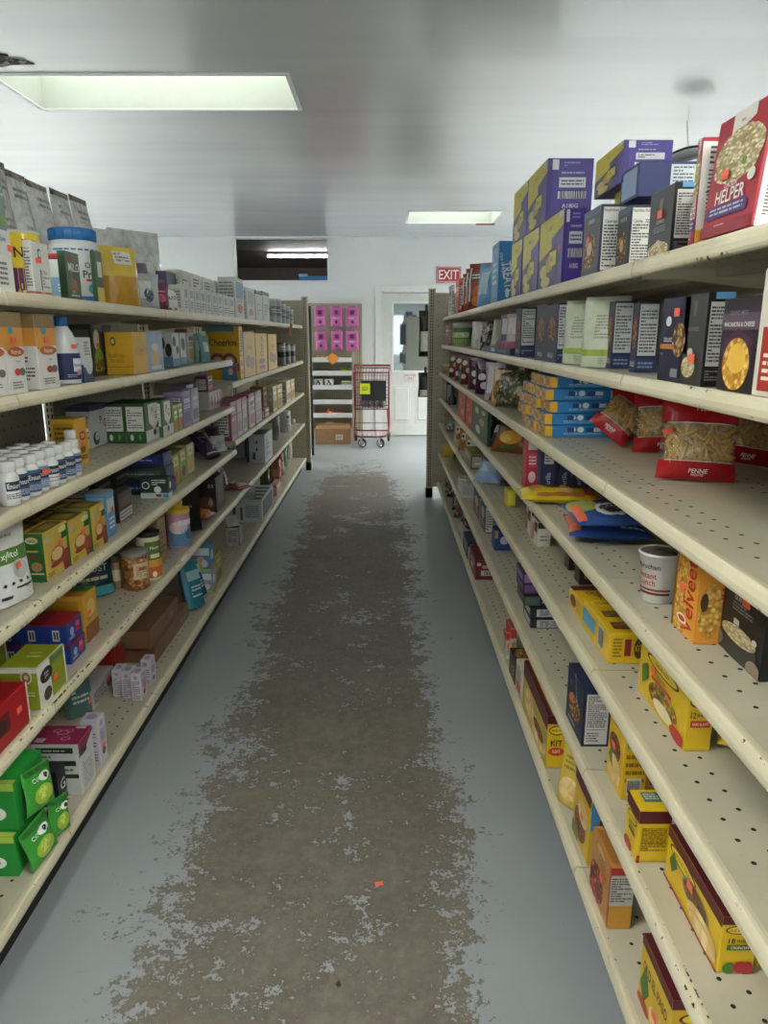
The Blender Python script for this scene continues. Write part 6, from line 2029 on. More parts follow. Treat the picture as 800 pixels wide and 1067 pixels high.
NP = dict(col='20243e', front=[('t', 'd8d8dc', 'DELUXE', .3, .5, .05, .5), ('r', 'c8783a', .05, .39, .5, .45), ('e', '*meal', .7, .5, .22, .2), ('r', '8a8890', .5, .06, .75, .16), ('e', 'd8d8dc', .3, .72, .1, .06), ('p', '8a8a98', .1, .3, .5, .36, 1)], side=[('r', '1b1e34', 0, 0, 1, 1)] + nutri(.1, .2, .9, .95, 14), top=[])
carton('navy_food_box', 'navy dinner box with an orange strip and food photo left of the dark grey box', 'box', 'R2', 712, None, 684, d=.06, ty=308, art=NP, st=(.62, .82))
PD = dict(col='232844', front=[('e', '*meal', .5, .55, .3, .22), ('e', '9a4a34', .5, .68, .16, .1), ('t', 'd8d8dc', 'BARILLA', .5, .12, .08, .7), ('r', '2f3560', 0, 0, 1, .06)], side=[('r', 'c9c9cb', .04, .24, .9, .97), ('p', '55555c', .1, .28, .84, .94, 14), ('r', '2b3a60', 0, 0, 1, .2), ('p', '8a94b8', .1, .05, .8, .16, 2)], top=[])
for k, (a, f, nx_, ty_) in enumerate(((661, 655, 683, 315), (636, 630, 657, 314), (579, 567, 593, 316), (567.5, 557, 579, 317), (541.5, 536, 557, 318))):
    carton('navy_pasta_carton', ['navy carton with white nutrition side standing alone right of the pale pouches', 'navy carton with white nutrition side right beside the pale pouches', 'navy pasta carton whose white side touches the pale pouches on their left',
                                 'navy pasta carton with a pink food picture, second left of the pale pouches', 'navy pasta carton with a white side, farthest left of the row'][k], 'carton', 'R2', a, None, f, nx_, ty_, art=PD, group='navy pasta cartons on the right second shelf', back=.05 if k < 2 else 0)
for k, (px, w_) in enumerate(((627, .125), (603, .12))):
    pouch('pale_green_pouch', ['pale pouch with a lime band, right one of the pair on the right second shelf', 'pale pouch with a lime band, left one of the pair on the right second shelf'][k], 'pouch', 'R2', px, None, W=w_, H=.178, T=.055, col='bfc6b2/g', face=.62 - .1 * k, lean=2,
          bands=[(.94, 1, 'aeb4a2/g')], art=[('r', '8ea23c', .08, .16, .92, .25), ('p', '8a9080', .35, .4, .75, .75, 8), ('p', '9aa48a', .5, .04, .9, .14, 4)], group='pale pouches on the right second shelf')
# far end of the second shelf
round_pack('white_bucket', 'white bucket with a green label at the far end of the right second shelf', 'bucket', 'R2', 484, None, r=.09, h=.17, col='d8d9d6/s', prof=[(0, 0), (.88, 0), (.92, .02), (.98, .86), (1.02, .88), (1.02, .92), (0, .92)],
           lid=('dcdcda/s', .88, 1.0, 1.06), lab=('4a7a30', .1, .8, [('r', '8fae3c', .15, .02, .9, .3), ('r', 'cfd8c0', .2, .4, .85, .7), ('p', '5a6a4a', .25, .45, .8, .65, 2)], 3.4))
pouch('white_clear_bag', 'white translucent bag right of the white bucket on the right second shelf', 'bag', 'R2', 501, None, W=.14, H=.16, T=.06, col='*milky', face=.6, lean=3)
carton('pink_box', 'thin pink box left of the white bucket', 'box', 'R2', 467, None, 464, 470, d=.05, h=.16, art=gen('b87a90', 'c8a0ac', 'a05a74'))
pouch('dark_snack_bag', 'dark bag printed with brown bites standing in a blue tray, right second shelf', 'bag', 'R2', 512, None, W=.15, H=.155, T=.06, col='*darkbag', face=.6, lean=3)
pouch('silver_green_bag', 'silver-green bag beside the dark bag on the right second shelf', 'bag', 'R2', 522, None, W=.13, H=.15, T=.055, col='8f9488/g', face=.6, lean=5, roll=4)
for k, (px, c) in enumerate(((530, '6a5a7a'), (536, 'b0a0a0'))):
    pouch('purple_white_pack', '%s purple and white pack beside the navy pasta cartons' % ('farther' if k == 0 else 'nearer'), 'pack', 'R2', px, None, W=.11, H=.17, T=.05, col=c + '/g', face=.5, lean=2, art=[('r', 'c8c0c8', .15, .5, .85, .9), ('r', 'a84a68', .15, .08, .85, .32)])
carton('blue_tray', 'low dark blue tray at the edge of the right second shelf before the dark bag', 'tray', 'R2', 531, None, 503, d=.02, h=.028, ins=.0125, art=dict(col='26385c', front=[('r', '8fb0d0', .35, .2, .5, .8), ('r', '4a6090', .6, .2, .9, .7)], side=[]))

# ================================================================== RIGHT, third shelf: blue spaghetti boxes
SP = dict(col='2e7fc0', front=[('r', 'dfae3a', 0, .04, .42, .96), ('e', 'c8782a', .2, .5, .15, .28), ('r', 'dfae3a', .62, .04, 1, .96), ('e', 'c8782a', .8, .5, .14, .28), ('r', '9fd0e8', .46, .25, .58, .75)],
          side=[('e', 'e4ecf2', .3, .62, .03, .2), ('e', 'e4ecf2', .38, .62, .035, .24), ('r', '1d4a88', .24, .42, .31, .8), ('r', 'e4ecf2', .52, .45, .6, .78), ('r', '1d4a88', .44, .4, .52, .8), ('r', '7fc0e8', .2, .18, .6, .24), ('p', 'c8dcec', .2, .28, .6, .36, 1), ('r', 'c8d4dc', .68, .15, .97, .85), ('p', '5a6a7a', .7, .2, .95, .8, 3), ('r', 'dfae3a', .0, .05, .08, .95)],
          top=[('r', '4a94cc', .05, .05, .95, .95)])
xs0, ys0 = LV['R3'][1] + .03, y_on_line(570, LV['R3'][1] + .03, 1.15)
for s_ in range(3):
    for l_ in range(5):
        if s_ == 2 and l_ > 3:
            continue
        carton('blue_spaghetti_box', 'blue and yellow pasta box, %s layer of the %s stack on the right third shelf' % (('bottom', 'second', 'middle', 'fourth', 'top')[l_], ('nearest', 'middle', 'farthest')[s_]), 'box', 'R3', 0,
               loc=(xs0 + rnd.uniform(-.012, .012), ys0 + .155 * s_ + rnd.uniform(0, .008), LV['R3'][0] + .0385 * l_), w=.142, d=.3, h=.037, art=SP, group='blue pasta boxes stacked on the right third shelf')


# red pasta bags with loose penne inside
def penne_fill(o, sf):
    # each tube of pasta modelled; the filling of one bag is one uncountable body
    mb = MB()
    r0, r1, n = .0046, .0034, 7
    for k in range(210):
        u = rnd.uniform(.13, .87)
        v = rnd.uniform(.3, .57)
        back = rnd.random() < .3
        f = sf.pb(u, v) if back else sf.p(u, v, 0)
        y = f.y - (.0065 if back else -.0065) * (1 if abs(f.y) > .01 else 0)
        if not back:
            y = f.y + .008 + rnd.random() * .008
        else:
            y = f.y - .006 - rnd.random() * .008
        if abs(f.y) < .013:
            continue
        c = Vector((f.x, y, f.z))
        a = rnd.uniform(-.9, .9) + (pi / 2 if rnd.random() < .25 else 0)
        d = Vector((sin(a) * .9, rnd.uniform(-.15, .15), cos(a))).normalized()
        L = rnd.uniform(.03, .042)
        w = d.cross(Vector((0, 1, 0))).normalized()
        q = d.cross(w)
        vs = []
        for e, cut in ((-1, .005), (1, .005)):
            for i in range(n):
                t_ = 2 * pi * i / n
                vs.append(tuple(c + d * (e * L / 2 + cut * cos(t_)) + (w * cos(t_) + q * sin(t_)) * r0))
        for e, cut in ((-1, .005), (1, .005)):
            for i in range(n):
                t_ = 2 * pi * i / n
                vs.append(tuple(c + d * (e * L / 2 + cut * cos(t_)) + (w * cos(t_) + q * sin(t_)) * r1))
        fs = [(i, (i + 1) % n, n + (i + 1) % n, n + i) for i in range(n)]
        fs += [(2 * n + i, i, (i + 1) % n, 2 * n + (i + 1) % n)[::-1] for i in range(n)]
        fs += [(n + i, 3 * n + i, 3 * n + (i + 1) % n, n + (i + 1) % n)[::-1] for i in range(n)]
        fs += [(2 * n + i, 2 * n + (i + 1) % n, 3 * n + (i + 1) % n, 3 * n + i)[::-1] for i in range(n)]
        mb.add(vs, fs, 'c9a052' if k % 3 else 'b98f42', True)
    # core so the bag is not hollow
    core = MB()
    vs, fs = [], []
    for j in range(9):
        v = .2 + .47 * j / 8
        for i in range(13):
            u = .06 + .88 * i / 12
            f = sf.p(u, v, 0)
            vs.append((f.x, min(-.0005, f.y + .013), f.z))
    for j in range(8):
        for i in range(12):
            fs.append((j * 13 + i, j * 13 + i + 1, (j + 1) * 13 + i + 1, (j + 1) * 13 + i))
    mb.add(vs, fs, '*penne', True)
    p = mb.build('pasta', o)
    p['kind'] = 'stuff'


def pasta_bag(label, loc, W, H_, T, yaw, lean, roll, txt='PENNE', st=None):
    return pouch('pasta_bag', label, 'bag', 'R3', loc=loc, W=W, H=H_, T=T, col='*film', bands=[(0, .21, 'a8141e/g'), (.66, 1, 'a8141e/g')], yaw=yaw, lean=lean, roll=roll, style='pillow',
                 art=[('t', 'f2e8e4', txt, .5, .105, .05, .5), ('t', 'e8c8c0', 'Pasta', .5, .83, .06, .45), ('t', 'f0dcd8', 'RIGATE', .5, .06, .03, .3), ('r', 'f0e8e0', .06, .212, .94, .22), ('r', 'f0e8e0', .06, .652, .94, .66)],
                 group='red penne bags on the right third shelf', content=penne_fill, st=st, hmax=False)


z3 = LV['R3'][0]
gpt = lambda px, py: (*at(px, py, z3), z3)
X, Y, _ = gpt(716, 508)
pasta_bag('red-ended penne bag standing at the front, largest and nearest the viewer', (X + .04, Y + .06, z3), .17, .19, .085, -12, 12, 2, st=(.06, .55))
X, Y, _ = gpt(684, 478)
pasta_bag('red-ended penne bag standing behind the largest bag, lettered PENNE at its foot', (X + .05, Y + .08, z3), .17, .185, .08, -18, 12, -3, 'PENNE')
X, Y, _ = gpt(652, 468)
pasta_bag('red-ended penne bag with an orange sticker, third from the right front', (X + .09, Y + .14, z3), .17, .185, .075, -22, 12, -6, st=(.35, .7))
X, Y, _ = gpt(617, 468)
pasta_bag('red-ended penne bag toppled sideways against the others, nearest the blue boxes', (X + .05, Y + .05, z3), .15, .2, .07, -12, 22, 40)
X, Y, _ = gpt(764, 500)
pasta_bag('red-ended penne bag tilted beside the largest bag, second from the right frame edge', (X + .085, Y + .14, z3), .155, .18, .07, 4, 12, 10)
X, Y, _ = gpt(797, 503)
pasta_bag('red-ended penne bag cut by the right frame edge', (X + .085, Y + .0, z3), .14, .175, .07, -6, 12, 6)
# far end of the third shelf
for k in range(3):
    pouch('maroon_round_pack', '%s maroon pack with pale round pictures at the far end of the right third shelf' % ('nearest', 'middle', 'farthest')[k], 'pack', 'R3', 487 - 6.5 * k, None, W=.13, H=.185, T=.05, col='5a1e26/g', face=.5, lean=2,
          art=[('e', 'd0c0b4', .35, .75, .18, .09), ('e', 'c8a08a', .65, .5, .18, .09), ('e', 'd0c0b4', .35, .28, .18, .09)], group='maroon packs on the right third shelf')
o = round_pack('teal_mug', 'teal mug standing at the edge of the right third shelf', 'mug', 'R3', 482, None, r=.036, h=.075, col='3f8f96/s', ins=.0135, prof=[(0, 0), (.7, 0), (.75, .05), (1, .98), (.97, 1), (.92, .98), (.68, .1), (0, .1)])
k_ = MB()
k_.tube([(.034 * cos(-2.2) + q[0] * cos(-2.2), .034 * sin(-2.2) + q[0] * sin(-2.2), q[1]) for q in ((-.004, .06), (.014, .062), (.022, .045), (.014, .025), (-.008, .022))], .004, '3f8f96/s', 8)
k_.build('handle', o)
for k, px in enumerate((505, 497)):
    pouch('purple_round_pack', '%s purple pack with white spots on the right third shelf' % ('nearer', 'farther')[k], 'pack', 'R3', px, None, W=.15, H=.19, T=.055, col='3d1f3c/g', face=.5, lean=2,
          art=[('e', 'd8c8d0', .45, .5, .2, .1), ('e', 'd8c8d0', .6, .25, .2, .1), ('e', '6a3a68', .5, .8, .3, .1)], group='purple packs on the right third shelf')
pouch('lilac_clear_bag', 'lilac translucent bag right of the purple packs', 'bag', 'R3', 515, None, W=.13, H=.185, T=.05, col='b0a4b4/g', face=.5, lean=2, art=[('r', 'd8d0dc', .2, .2, .8, .9)])
pouch('cookie_bag', 'clear cookie bag between the lilac bag and the patterned bags', 'bag', 'R3', 521, None, W=.11, H=.16, T=.05, col='c9a880/g', face=.5, lean=3, art=[('e', '*cookie', .5, .45, .3, .3)])
for k, (px, dz) in enumerate(((533, 0), (524, 0))):
    pouch('leaf_print_bag', '%s crumpled bag with a green and brown leafy print beside the blue pasta boxes' % ('nearer', 'farther')[k], 'bag', 'R3', px, None, W=.19, H=.16, T=.08, col='*leafbag', face=.5, lean=20, roll=-8 + 12 * k, style='pillow')
carton('dark_lettered_box', 'dark brown box with pale lettering standing behind the leafy bags', 'box', 'R3', 0, loc=(.66, INFO['leaf_print_bag'][1] + .12, z3), w=.1, d=.24, h=.19, art=dict(col='2a2422', side=[('t', 'c8c4bc', 'Combos', .45, .78, .14, .8), ('r', 'c8c4bc', .0, .1, .2, .6)], front=[], top=[]))
round_pack('yellow_lid_jar', 'small jar with a pale yellow lid farthest along the right third shelf', 'jar', 'R3', 466, None, r=.045, h=.075, col='a88a5a/s', lid=('d8c890/s', .75, 1, 1.02))

# ================================================================== RIGHT, fourth shelf
z4 = LV['R4'][0]
GU = dict(col='191919', front=[('t', 'd8d4cc', 'GUINNESS', .5, .64, .05, .72), ('p', '8a8884', .3, .5, .75, .6, 3), ('g', '8f8a80', [(.46, .78), (.54, .78), (.57, .98), (.43, .98)]), ('e', '2f2f31', .5, .17, .42, .2), ('e', '*noodles', .5, .27, .38, .09), ('e', '8a7a6a', .88, .04, .16, .1), ('e', '7a6a54', .08, .12, .1, .08), ('r', 'c8c4bc', .38, .37, .5, .43), ('e', 'd0ccc4', .85, .33, .05, .03)],
          side=[('r', '151516', 0, 0, 1, 1), ('p', '8a8a8c', .15, .2, .85, .9, 14)], top=[])
carton('black_mac_box', 'black dinner box with a pasta bowl photo, right edge of the fourth shelf', 'box', 'R4', 790, 711, 745, d=.08, h=.165, art=GU, st=(.62, .66))
VE = dict(col='dd9230', front=[('r', 'e09a34', .55, 0, 1, 1), ('r', '*macaroni', 0, 0, .55, 1), ('r', '8c5a20', 0, 0, .1, 1), ('t', 'b8261f', 'Velveeta', .66, .5, .26, .92, 90), ('e', 'e8e0d0', .45, .16, .2, .05), ('e', 'c8322a', .45, .16, .15, .03)],
          side=[('t', 'b8261f', 'Velveeta', .8, .6, .2, .7, 90), ('e', '*macaroni', .4, .35, .36, .3), ('e', '4a3020', .2, .45, .12, .1), ('r', '*macaroni', 0, .8, .6, 1)], top=[('r', 'c8822a', .1, .1, .9, .9)])
carton('orange_cheese_box', 'orange boxed cheese pasta with red upright lettering on the right fourth shelf', 'box', 'R4', 722, 672, 699, 756, 568, art=VE, st=(.42, .5))
Iv = INFO['orange_cheese_box']
round_pack('soup_cup', 'white instant lunch soup cup standing left of the orange cheese box', 'cup', 'R4', 691, 632, r=.042, h=.108, col='d8d6d2', prof=[(0, 0), (.7, 0), (.74, .02), (.98, .93), (1.04, .94), (1.04, .97), (.98, .985), (.95, .95), (0, .95)],
           art=[('t', '3a3034', 'Maruchan', .5, .74, .1, .5), ('t', 'b8482a', 'Instant', .5, .56, .12, .4), ('t', 'b8482a', 'Lunch', .5, .42, .12, .36), ('r', '8c3a1f', 0, .26, 1, .3), ('r', '6a3420', 0, .18, 1, .23)], turn=.45,
           lid=('8f8c88/s', .95, 1.0, 1.0, 'r', 'lid') if False else ('55524f/s', .945, .975, .97))
# bag heaps
def lay(name, label, cx, cy, W, H_, T, yaw, col, art, lean=86, lv='R4', roll=0, z=None, dx=0, dy=0, bands=None, group=None):
    zz = LV[lv][0] if z is None else z
    X, Y = at(cx, cy, zz)
    return pouch(name, label, 'bag', lv, loc=(X + dx, Y + dy, zz), W=W, H=H_, T=T, yaw=yaw, lean=lean, roll=roll, col=col, art=art, style='pillow', bands=bands, hmax=False, group=group)


lay('blue_snack_bag', 'blue snack bag with orange ends lying under another on the right fourth shelf', 632, 560, .22, .17, .05, -8, '2f4a8c/g', [('e', 'd8d8d4', .5, .5, .25, .3), ('e', '22222a', .5, .5, .18, .2), ('r', 'c85a2a', .0, .1, .14, .9), ('p', 'd0d8e8', .6, .1, .9, .4, 3)], bands=None)
lay('blue_snack_bag', 'blue and red snack bag lying on top of the other on the right fourth shelf', 628, 545, .2, .16, .045, 6, '31508f/g', [('e', '8f9a4c', .2, .6, .2, .3), ('r', 'b03a34', .3, .7, .95, .95), ('e', 'e0dcd4', .55, .35, .24, .22), ('e', '22222a', .55, .35, .18, .16), ('r', 'd86a4a', .02, .05, .14, .6)], lean=84, z=z4 + .052)
lay('yellow_candy_bag', 'yellow bag printed with brown sweets lying flat on the right fourth shelf', 581, 523, .26, .13, .05, -4, 'd4b828/g', [('e', '4a2a1c', .42, .6, .11, .2), ('e', '3a2018', .7, .55, .11, .2), ('r', 'a82a22', .8, .1, .92, .9), ('e', 'e0b070', .55, .25, .12, .12), ('e', 'c8823a', .2, .5, .1, .15), ('r', 'a86a2a', .2, .04, .8, .14)])
PB = dict(col='1f2748', side=[('r', 'c8c8cc', .2, .75, .85, .98), ('p', '55555c', .24, .78, .8, .95, 3), ('t', 'aab0c4', 'Barilla', .5, .4, .1, .4, 90), ('e', 'd0d4e0', .5, .1, .2, .05)], front=[('r', '2a3464', .1, .1, .9, .9)], top=[])
for k, (a, n_) in enumerate(((562, 577), (580, 593), (596, 607), (610, 620))):
    Y_ = y_on_line(562, .52, z4)
    zc_ = zc_of(Y_, z4)
    X_ = (a - CXP) * zc_ / FPX
    carton('navy_standing_box', 'navy box standing in a row, right fourth shelf, %s from the red box' % ('first', 'second', 'third', 'fourth')[k], 'box', 'R4', 0, loc=(X_, Y_ + .002 * k, z4), w=.06, d=(n_ - a) * zc_ / FPX, h=.16, art=PB, group='navy boxes on the right fourth shelf')
RD = dict(col='b0303c', side=[('r', 'd8d4d0', .1, .82, .9, 1), ('r', 'c8506a', .15, .45, .85, .75), ('e', 'e8c8c8', .5, .25, .3, .12), ('p', 'f0d8d8', .2, .5, .8, .7, 3)], front=[('r', 'c04a54', .15, .2, .85, .8)], top=[])
Y_ = y_on_line(547, .512, z4)
carton('red_pasta_box', 'upright red box with a white top before the navy row, right fourth shelf', 'box', 'R4', 547, None, 543, 559.5, 460, art=RD)
pouch('orange_snack_pouch', 'brown and orange snack bag lying back on the right fourth shelf', 'bag', 'R4', 530, None, W=.2, H=.17, T=.06, col='7a4a24/g', face=.6, lean=30, art=[('e', 'd89a30', .5, .4, .32, .2), ('e', 'e8c060', .4, .35, .15, .1), ('r', '2a1c1c', .1, .75, .9, .9), ('r', '3f5a2c', .3, .08, .7, .16)], style='pillow')
for k, (px, c) in enumerate(((512, '2c2a2c'), (519, '3a3436'))):
    pouch('black_snack_pouch', '%s crumpled black bag before the white carton stack on the right fourth shelf' % ('farther', 'nearer')[k], 'bag', 'R4', px, None, W=.13, H=.14, T=.05, col=c + '/g', face=.6, lean=20 + 10 * k, art=[('r', 'c8c0c0', .2, .5, .5, .8), ('r', 'b05a6a', .6, .2, .75, .9)], style='pillow')
Y_ = y_on_line(523, .6, z4)
for k in range(2):
    for j in range(3):
        carton('white_label_carton', 'white small-print carton behind the black bags, %s row, %s' % (('lower', 'upper')[k], ('left', 'middle', 'right')[j]), 'carton', 'R4', 0, loc=(.6 + .062 * j, Y_ + .1, z4 + .082 * k), w=.1, d=.06, h=.08,
               art=dict(col='b8b8b8', side=[('p', '7a7a80', .1, .1, .9, .9, 6), ('r', '8a8a90', .45, .0, .5, .4)], front=[('r', 'a05060', .1, .1, .5, .9)], top=[]), group='white cartons on the right fourth shelf')
carton('green_patterned_box', 'dark green box with pale round prints on the right fourth shelf', 'box', 'R4', 507, None, 492, 511, 423,
       art=dict(col='2d5a3a', front=[('e', 'c8d0b8', .3, .8, .14, .1), ('e', 'b0a87a', .65, .55, .16, .1), ('e', 'd8e0d0', .4, .25, .16, .12), ('e', 'c8d0b8', .75, .85, .12, .06)], side=[('r', '26482e', .1, .1, .9, .9)], top=[]))
for k, (a, f) in enumerate(((491.5, 485), (484, 477))):
    carton('red_patterned_box', '%s red box with pale swirl prints on the right fourth shelf' % ('nearer', 'farther')[k], 'box', 'R4', a, None, f, d=.09, h=.185,
           art=dict(col='b83a26', front=[('e', 'd89a80', .4, .65, .2, .12), ('e', 'd89a80', .65, .3, .2, .12), ('e', 'b83a26', .4, .65, .12, .07)], side=[('r', 'a03020', .1, .1, .9, .9)], top=[]), group='red boxes on the right fourth shelf')
round_pack('dark_bottle', 'dark slim bottle with a white neck near the far end of the right fourth shelf', 'bottle', 'R4', 471, None, r=.035, h=.18, col='45484c/s', prof=[(0, 0), (.95, 0), (1, .03), (.9, .3), (.3, .42), (.25, .9), (0, .9)], lid=('d0d0d0/s', .4, 1, .22, 'r', 'neck'))
carton('black_green_box', 'black-green upright box farthest along the right fourth shelf', 'box', 'R4', 465, None, 461, 469, d=.06, h=.18, art=gen('2a3026', '3a4434', '55604a', tc='8a9078'))

# ================================================================== RIGHT, fifth shelf
z5 = LV['R5'][0]
OE = dict(col='d9b420', front=[('r', '571a24', 0, .84, 1, 1), ('e', '571a24', .5, .74, .34, .1), ('e', 'e8c838', .5, .74, .3, .075), ('t', '571a24', 'OLD EL PASO', .5, .74, .06, .5), ('t', '3a2410', '12 TACO', .5, .57, .06, .5), ('r', 'b8322a', .3, .46, .72, .52), ('e', '*taco', .56, .28, .3, .2), ('e', 'e8d8b0', .58, .17, .2, .1), ('e', 'b02a2a', .88, .1, .14, .1), ('g', '3f6a2c', [(.08, .5), (.2, .62), (.24, .4), (.12, .22)])],
          side=[('r', '571a24', 0, .84, 1, 1), ('e', '571a24', .5, .73, .42, .09), ('e', 'e8c838', .5, .73, .37, .065), ('t', '571a24', 'OLD EL PASO', .5, .73, .05, .62), ('t', '3a2410', '12', .25, .54, .09, .2), ('t', '3a2410', 'SHELLS', .6, .54, .05, .45), ('r', 'c0322a', .16, .36, .9, .46), ('t', 'f0e0c0', 'HARD & SOFT', .53, .41, .045, .6)], top=[('r', '571a24', 0, 0, 1, 1), ('r', 'd9b420', .2, .2, .8, .8)])
X, Y = at(711, 783, z5)
carton('taco_shell_box', 'yellow taco shell box with a maroon top, standing on the right fifth shelf', 'box', 'R5', 711, 783, 664, 739, h=.138, art=OE, st=(.35, .62))
It = INFO['taco_shell_box']
lay('yellow_refill_bag', 'small yellow bag lying right behind the taco shell box', 757, 770, .1, .12, .045, -20, 'd8b82a/g', [('p', 'a8861a', .2, .3, .8, .6, 2)], lv='R5', lean=70, dx=.03)
LY = dict(col='d9b01f', side=[('e', '4a3a20', .82, .5, .14, .34), ('t', 'd9b01f', 'KIT', .82, .5, .2, .2), ('p', '8a6a18', .1, .2, .35, .85, 6), ('r', '8c2a22', .42, .25, .6, .8)], front=[('r', '4f93b8', .0, .25, .5, .75), ('r', 'd8d4c8', .62, .15, .82, .85), ('b', '26262a', .64, .2, .8, .8)],
          top=[('r', '571a24', .72, 0, 1, 1), ('r', '4a2418', .2, .1, .95, .28), ('r', '4a2418', .2, .42, .95, .6), ('r', '*taco', .24, .13, .9, .25), ('r', '*taco', .24, .45, .9, .57), ('e', 'e8c838', .4, .82, .3, .1), ('t', '571a24', 'OLD EL PASO', .4, .82, .08, .45)])
carton('taco_kit_box', 'flat yellow taco kit box with photo top, nearer of two lying together', 'box', 'R5', 633, 692, 606, 671, 660, art=LY, ins=.004)
Il = INFO['taco_kit_box']
LY2 = dict(col='d9b01f', side=[('r', '4f93b8', .5, .25, .85, .7), ('p', 'a8861a', .1, .2, .4, .7, 3)], front=[('e', '571a24', .3, .5, .2, .3), ('r', 'c8a020', .5, .2, .9, .8)],
           top=[('r', '571a24', 0, .75, 1, 1), ('t', '571a24', 'OLD EL PASO', .5, .6, .16, .7), ('t', '8c2a22', 'TACO', .5, .4, .18, .5), ('e', '*taco', .6, .18, .3, .14)])
carton('taco_kit_box', 'flat yellow taco kit box with a blue stripe, farther of two lying together', 'box', 'R5', 0, loc=(Il[0] + .005, Il[1] + Il[3] + .012, z5), w=.15, d=.2, h=.055, art=LY2)
for k, (a, n_, cy_) in enumerate(((588, 604, 612), (578, 592, 597))):
    X_, Y_ = at(a, cy_, z5)
    carton('noodle_bag', '%s dark pack with orange noodle pictures deep on the right fifth shelf' % ('nearer', 'farther')[k], 'pack', 'R5', 0, loc=(X_ + .05, Y_ + .02, z5), w=.06, d=.08, h=.13,
           art=dict(col='2a2420', side=[('r', '*macaroni', .2, .15, .9, .9), ('p', '5a3a1a', .3, .4, .8, .8, 3), ('r', 'd8d0c0', .5, .05, .8, .14)], front=[('r', '3a342c', .1, .1, .9, .9)], top=[]), group='noodle packs on the right fifth shelf')
WW = dict(col='cfc8bc', front=[('r', 'b8675a', .02, .1, .45, .8), ('r', '2a2624', .5, .55, .95, .95), ('r', 'd8d2c8', .5, .0, 1, .5)], side=[('p', '7a766e', .2, .2, .8, .5, 2), ('r', '35302c', .05, .75, .9, 1)], top=[('r', '35302c', .1, .1, .9, .9)])
carton('white_window_box', 'cream box with pink and black panels, nearer of two on the right fifth shelf', 'box', 'R5', 559, 570, 553, 573, 545, art=WW)
carton('white_window_box', 'cream box with pink and black panels, farther of two on the right fifth shelf', 'box', 'R5', 552, 558, 547, d=.09, ty=533, art=WW)
carton('yellow_wedge_box', 'small bright yellow pack standing alone on the right fifth shelf', 'pack', 'R5', 528, 528, 525, 537, 511, art=dict(col='cfc02c', front=[], side=[('r', 'd8cc50', .1, .1, .9, .9)], top=[]))
lay('pale_blue_bag', 'pale blue bag slumped beside a black one on the right fifth shelf', 511, 502, .15, .17, .07, -30, '8fa8cc/g', [('r', 'b0c4dc', .2, .3, .8, .7)], lv='R5', lean=50)
lay('black_crumpled_bag', 'black crumpled bag lying beside the pale blue bag', 523, 506, .17, .15, .05, -10, '35363a/g', [('r', 'b8bcc0', .3, .4, .45, .6)], lv='R5', lean=75, dx=.09, dy=-.02)
carton('olive_box', 'olive and green patterned box left of the pale blue bag', 'box', 'R5', 490, None, 484, 503, h=.09, d=.1, art=gen('6a6c34', '8a8c4a', '4a5a24', tc='b8b890'))
for k, (px, c, lab) in enumerate(((480, 'c8b088', 'cream patterned pouch on the right fifth shelf near the far end'), (486, 'a87a4a', 'brown biscuit pouch on the right fifth shelf near the far end'), (492, 'b89878', 'tan pouch with white stripe on the right fifth shelf'))):
    pouch('biscuit_pouch', lab, 'pouch', 'R5', px, None, W=.13, H=.15, T=.05, col=c + '/g', face=.6, lean=5, art=[('r', 'e0d8c8', .2, .5, .8, .8), ('e', '8c4a2a', .5, .3, .25, .14), ('e', '26221e', .3, .65, .08, .06)])
round_pack('orange_lid_jar', 'cream jar with an orange lid at the far end of the right fifth shelf', 'jar', 'R5', 469.5, None, r=.055, h=.125, col='c8b494/s', lid=('c8862c/s', .78, 1, 1.0), art=[('r', 'a08a68', 0, .2, 1, .55)])
pouch('grey_patterned_bag', 'grey patterned bag right of the orange-lidded jar', 'bag', 'R5', 471, None, W=.12, H=.1, T=.06, col='*pattern', face=.6, lean=15)

# ================================================================== RIGHT, sixth shelf
z6 = LV['R6'][0]
OE18 = dict(OE, front=[('r', '571a24', 0, .8, 1, 1), ('e', '571a24', .32, .7, .26, .13), ('e', 'e8c838', .32, .7, .23, .1), ('t', '571a24', 'OLD EL PASO', .32, .7, .07, .4), ('g', '3f6a2c', [(.08, .45), (.16, .72), (.24, .5), (.14, .28)]), ('e', '8a8470', .58, .5, .24, .22), ('e', '*salad', .58, .5, .21, .19), ('e', '*tortilla', .72, .26, .26, .2), ('e', 'cfa863', .74, .2, .24, .16), ('e', '*tortilla', .75, .17, .23, .15), ('r', 'a04038', .0, .0, 1, .05)],
            side=[('r', '571a24', 0, .86, 1, 1), ('e', '571a24', .5, .77, .4, .08), ('e', 'e8c838', .5, .77, .35, .06), ('t', '571a24', 'OLD EL PASO', .5, .77, .045, .6), ('t', '3a2410', '18', .3, .58, .09, .2), ('t', '3a2410', 'SHELLS', .63, .58, .05, .4), ('r', '3f6a2c', .18, .42, .9, .51), ('t', 'e8e0c0', 'CRUNCHY', .54, .465, .05, .5), ('e', '4f7a2c', .3, .1, .18, .1), ('e', 'b02a34', .62, .12, .22, .1), ('e', 'b02a34', .8, .1, .16, .12)])
carton('taco_shell_box', 'long yellow taco shell box with a bowl photo, largest on the right sixth shelf', 'box', 'R6', 746, 1014, 692, 784, 956, art=OE18, st=(.5, .62, '', 0))
Io = INFO['taco_shell_box.001']
carton('taco_shell_box', 'yellow box end showing right beside the long taco shell box', 'box', 'R6', 0, loc=(Io[0] + Io[4] + .012, Io[1] + .01, z6), w=.12, d=.06, h=Io[5] * .95, art=dict(OE, side=[('e', 'b8861a', .4, .2, .3, .1)], front=[]))
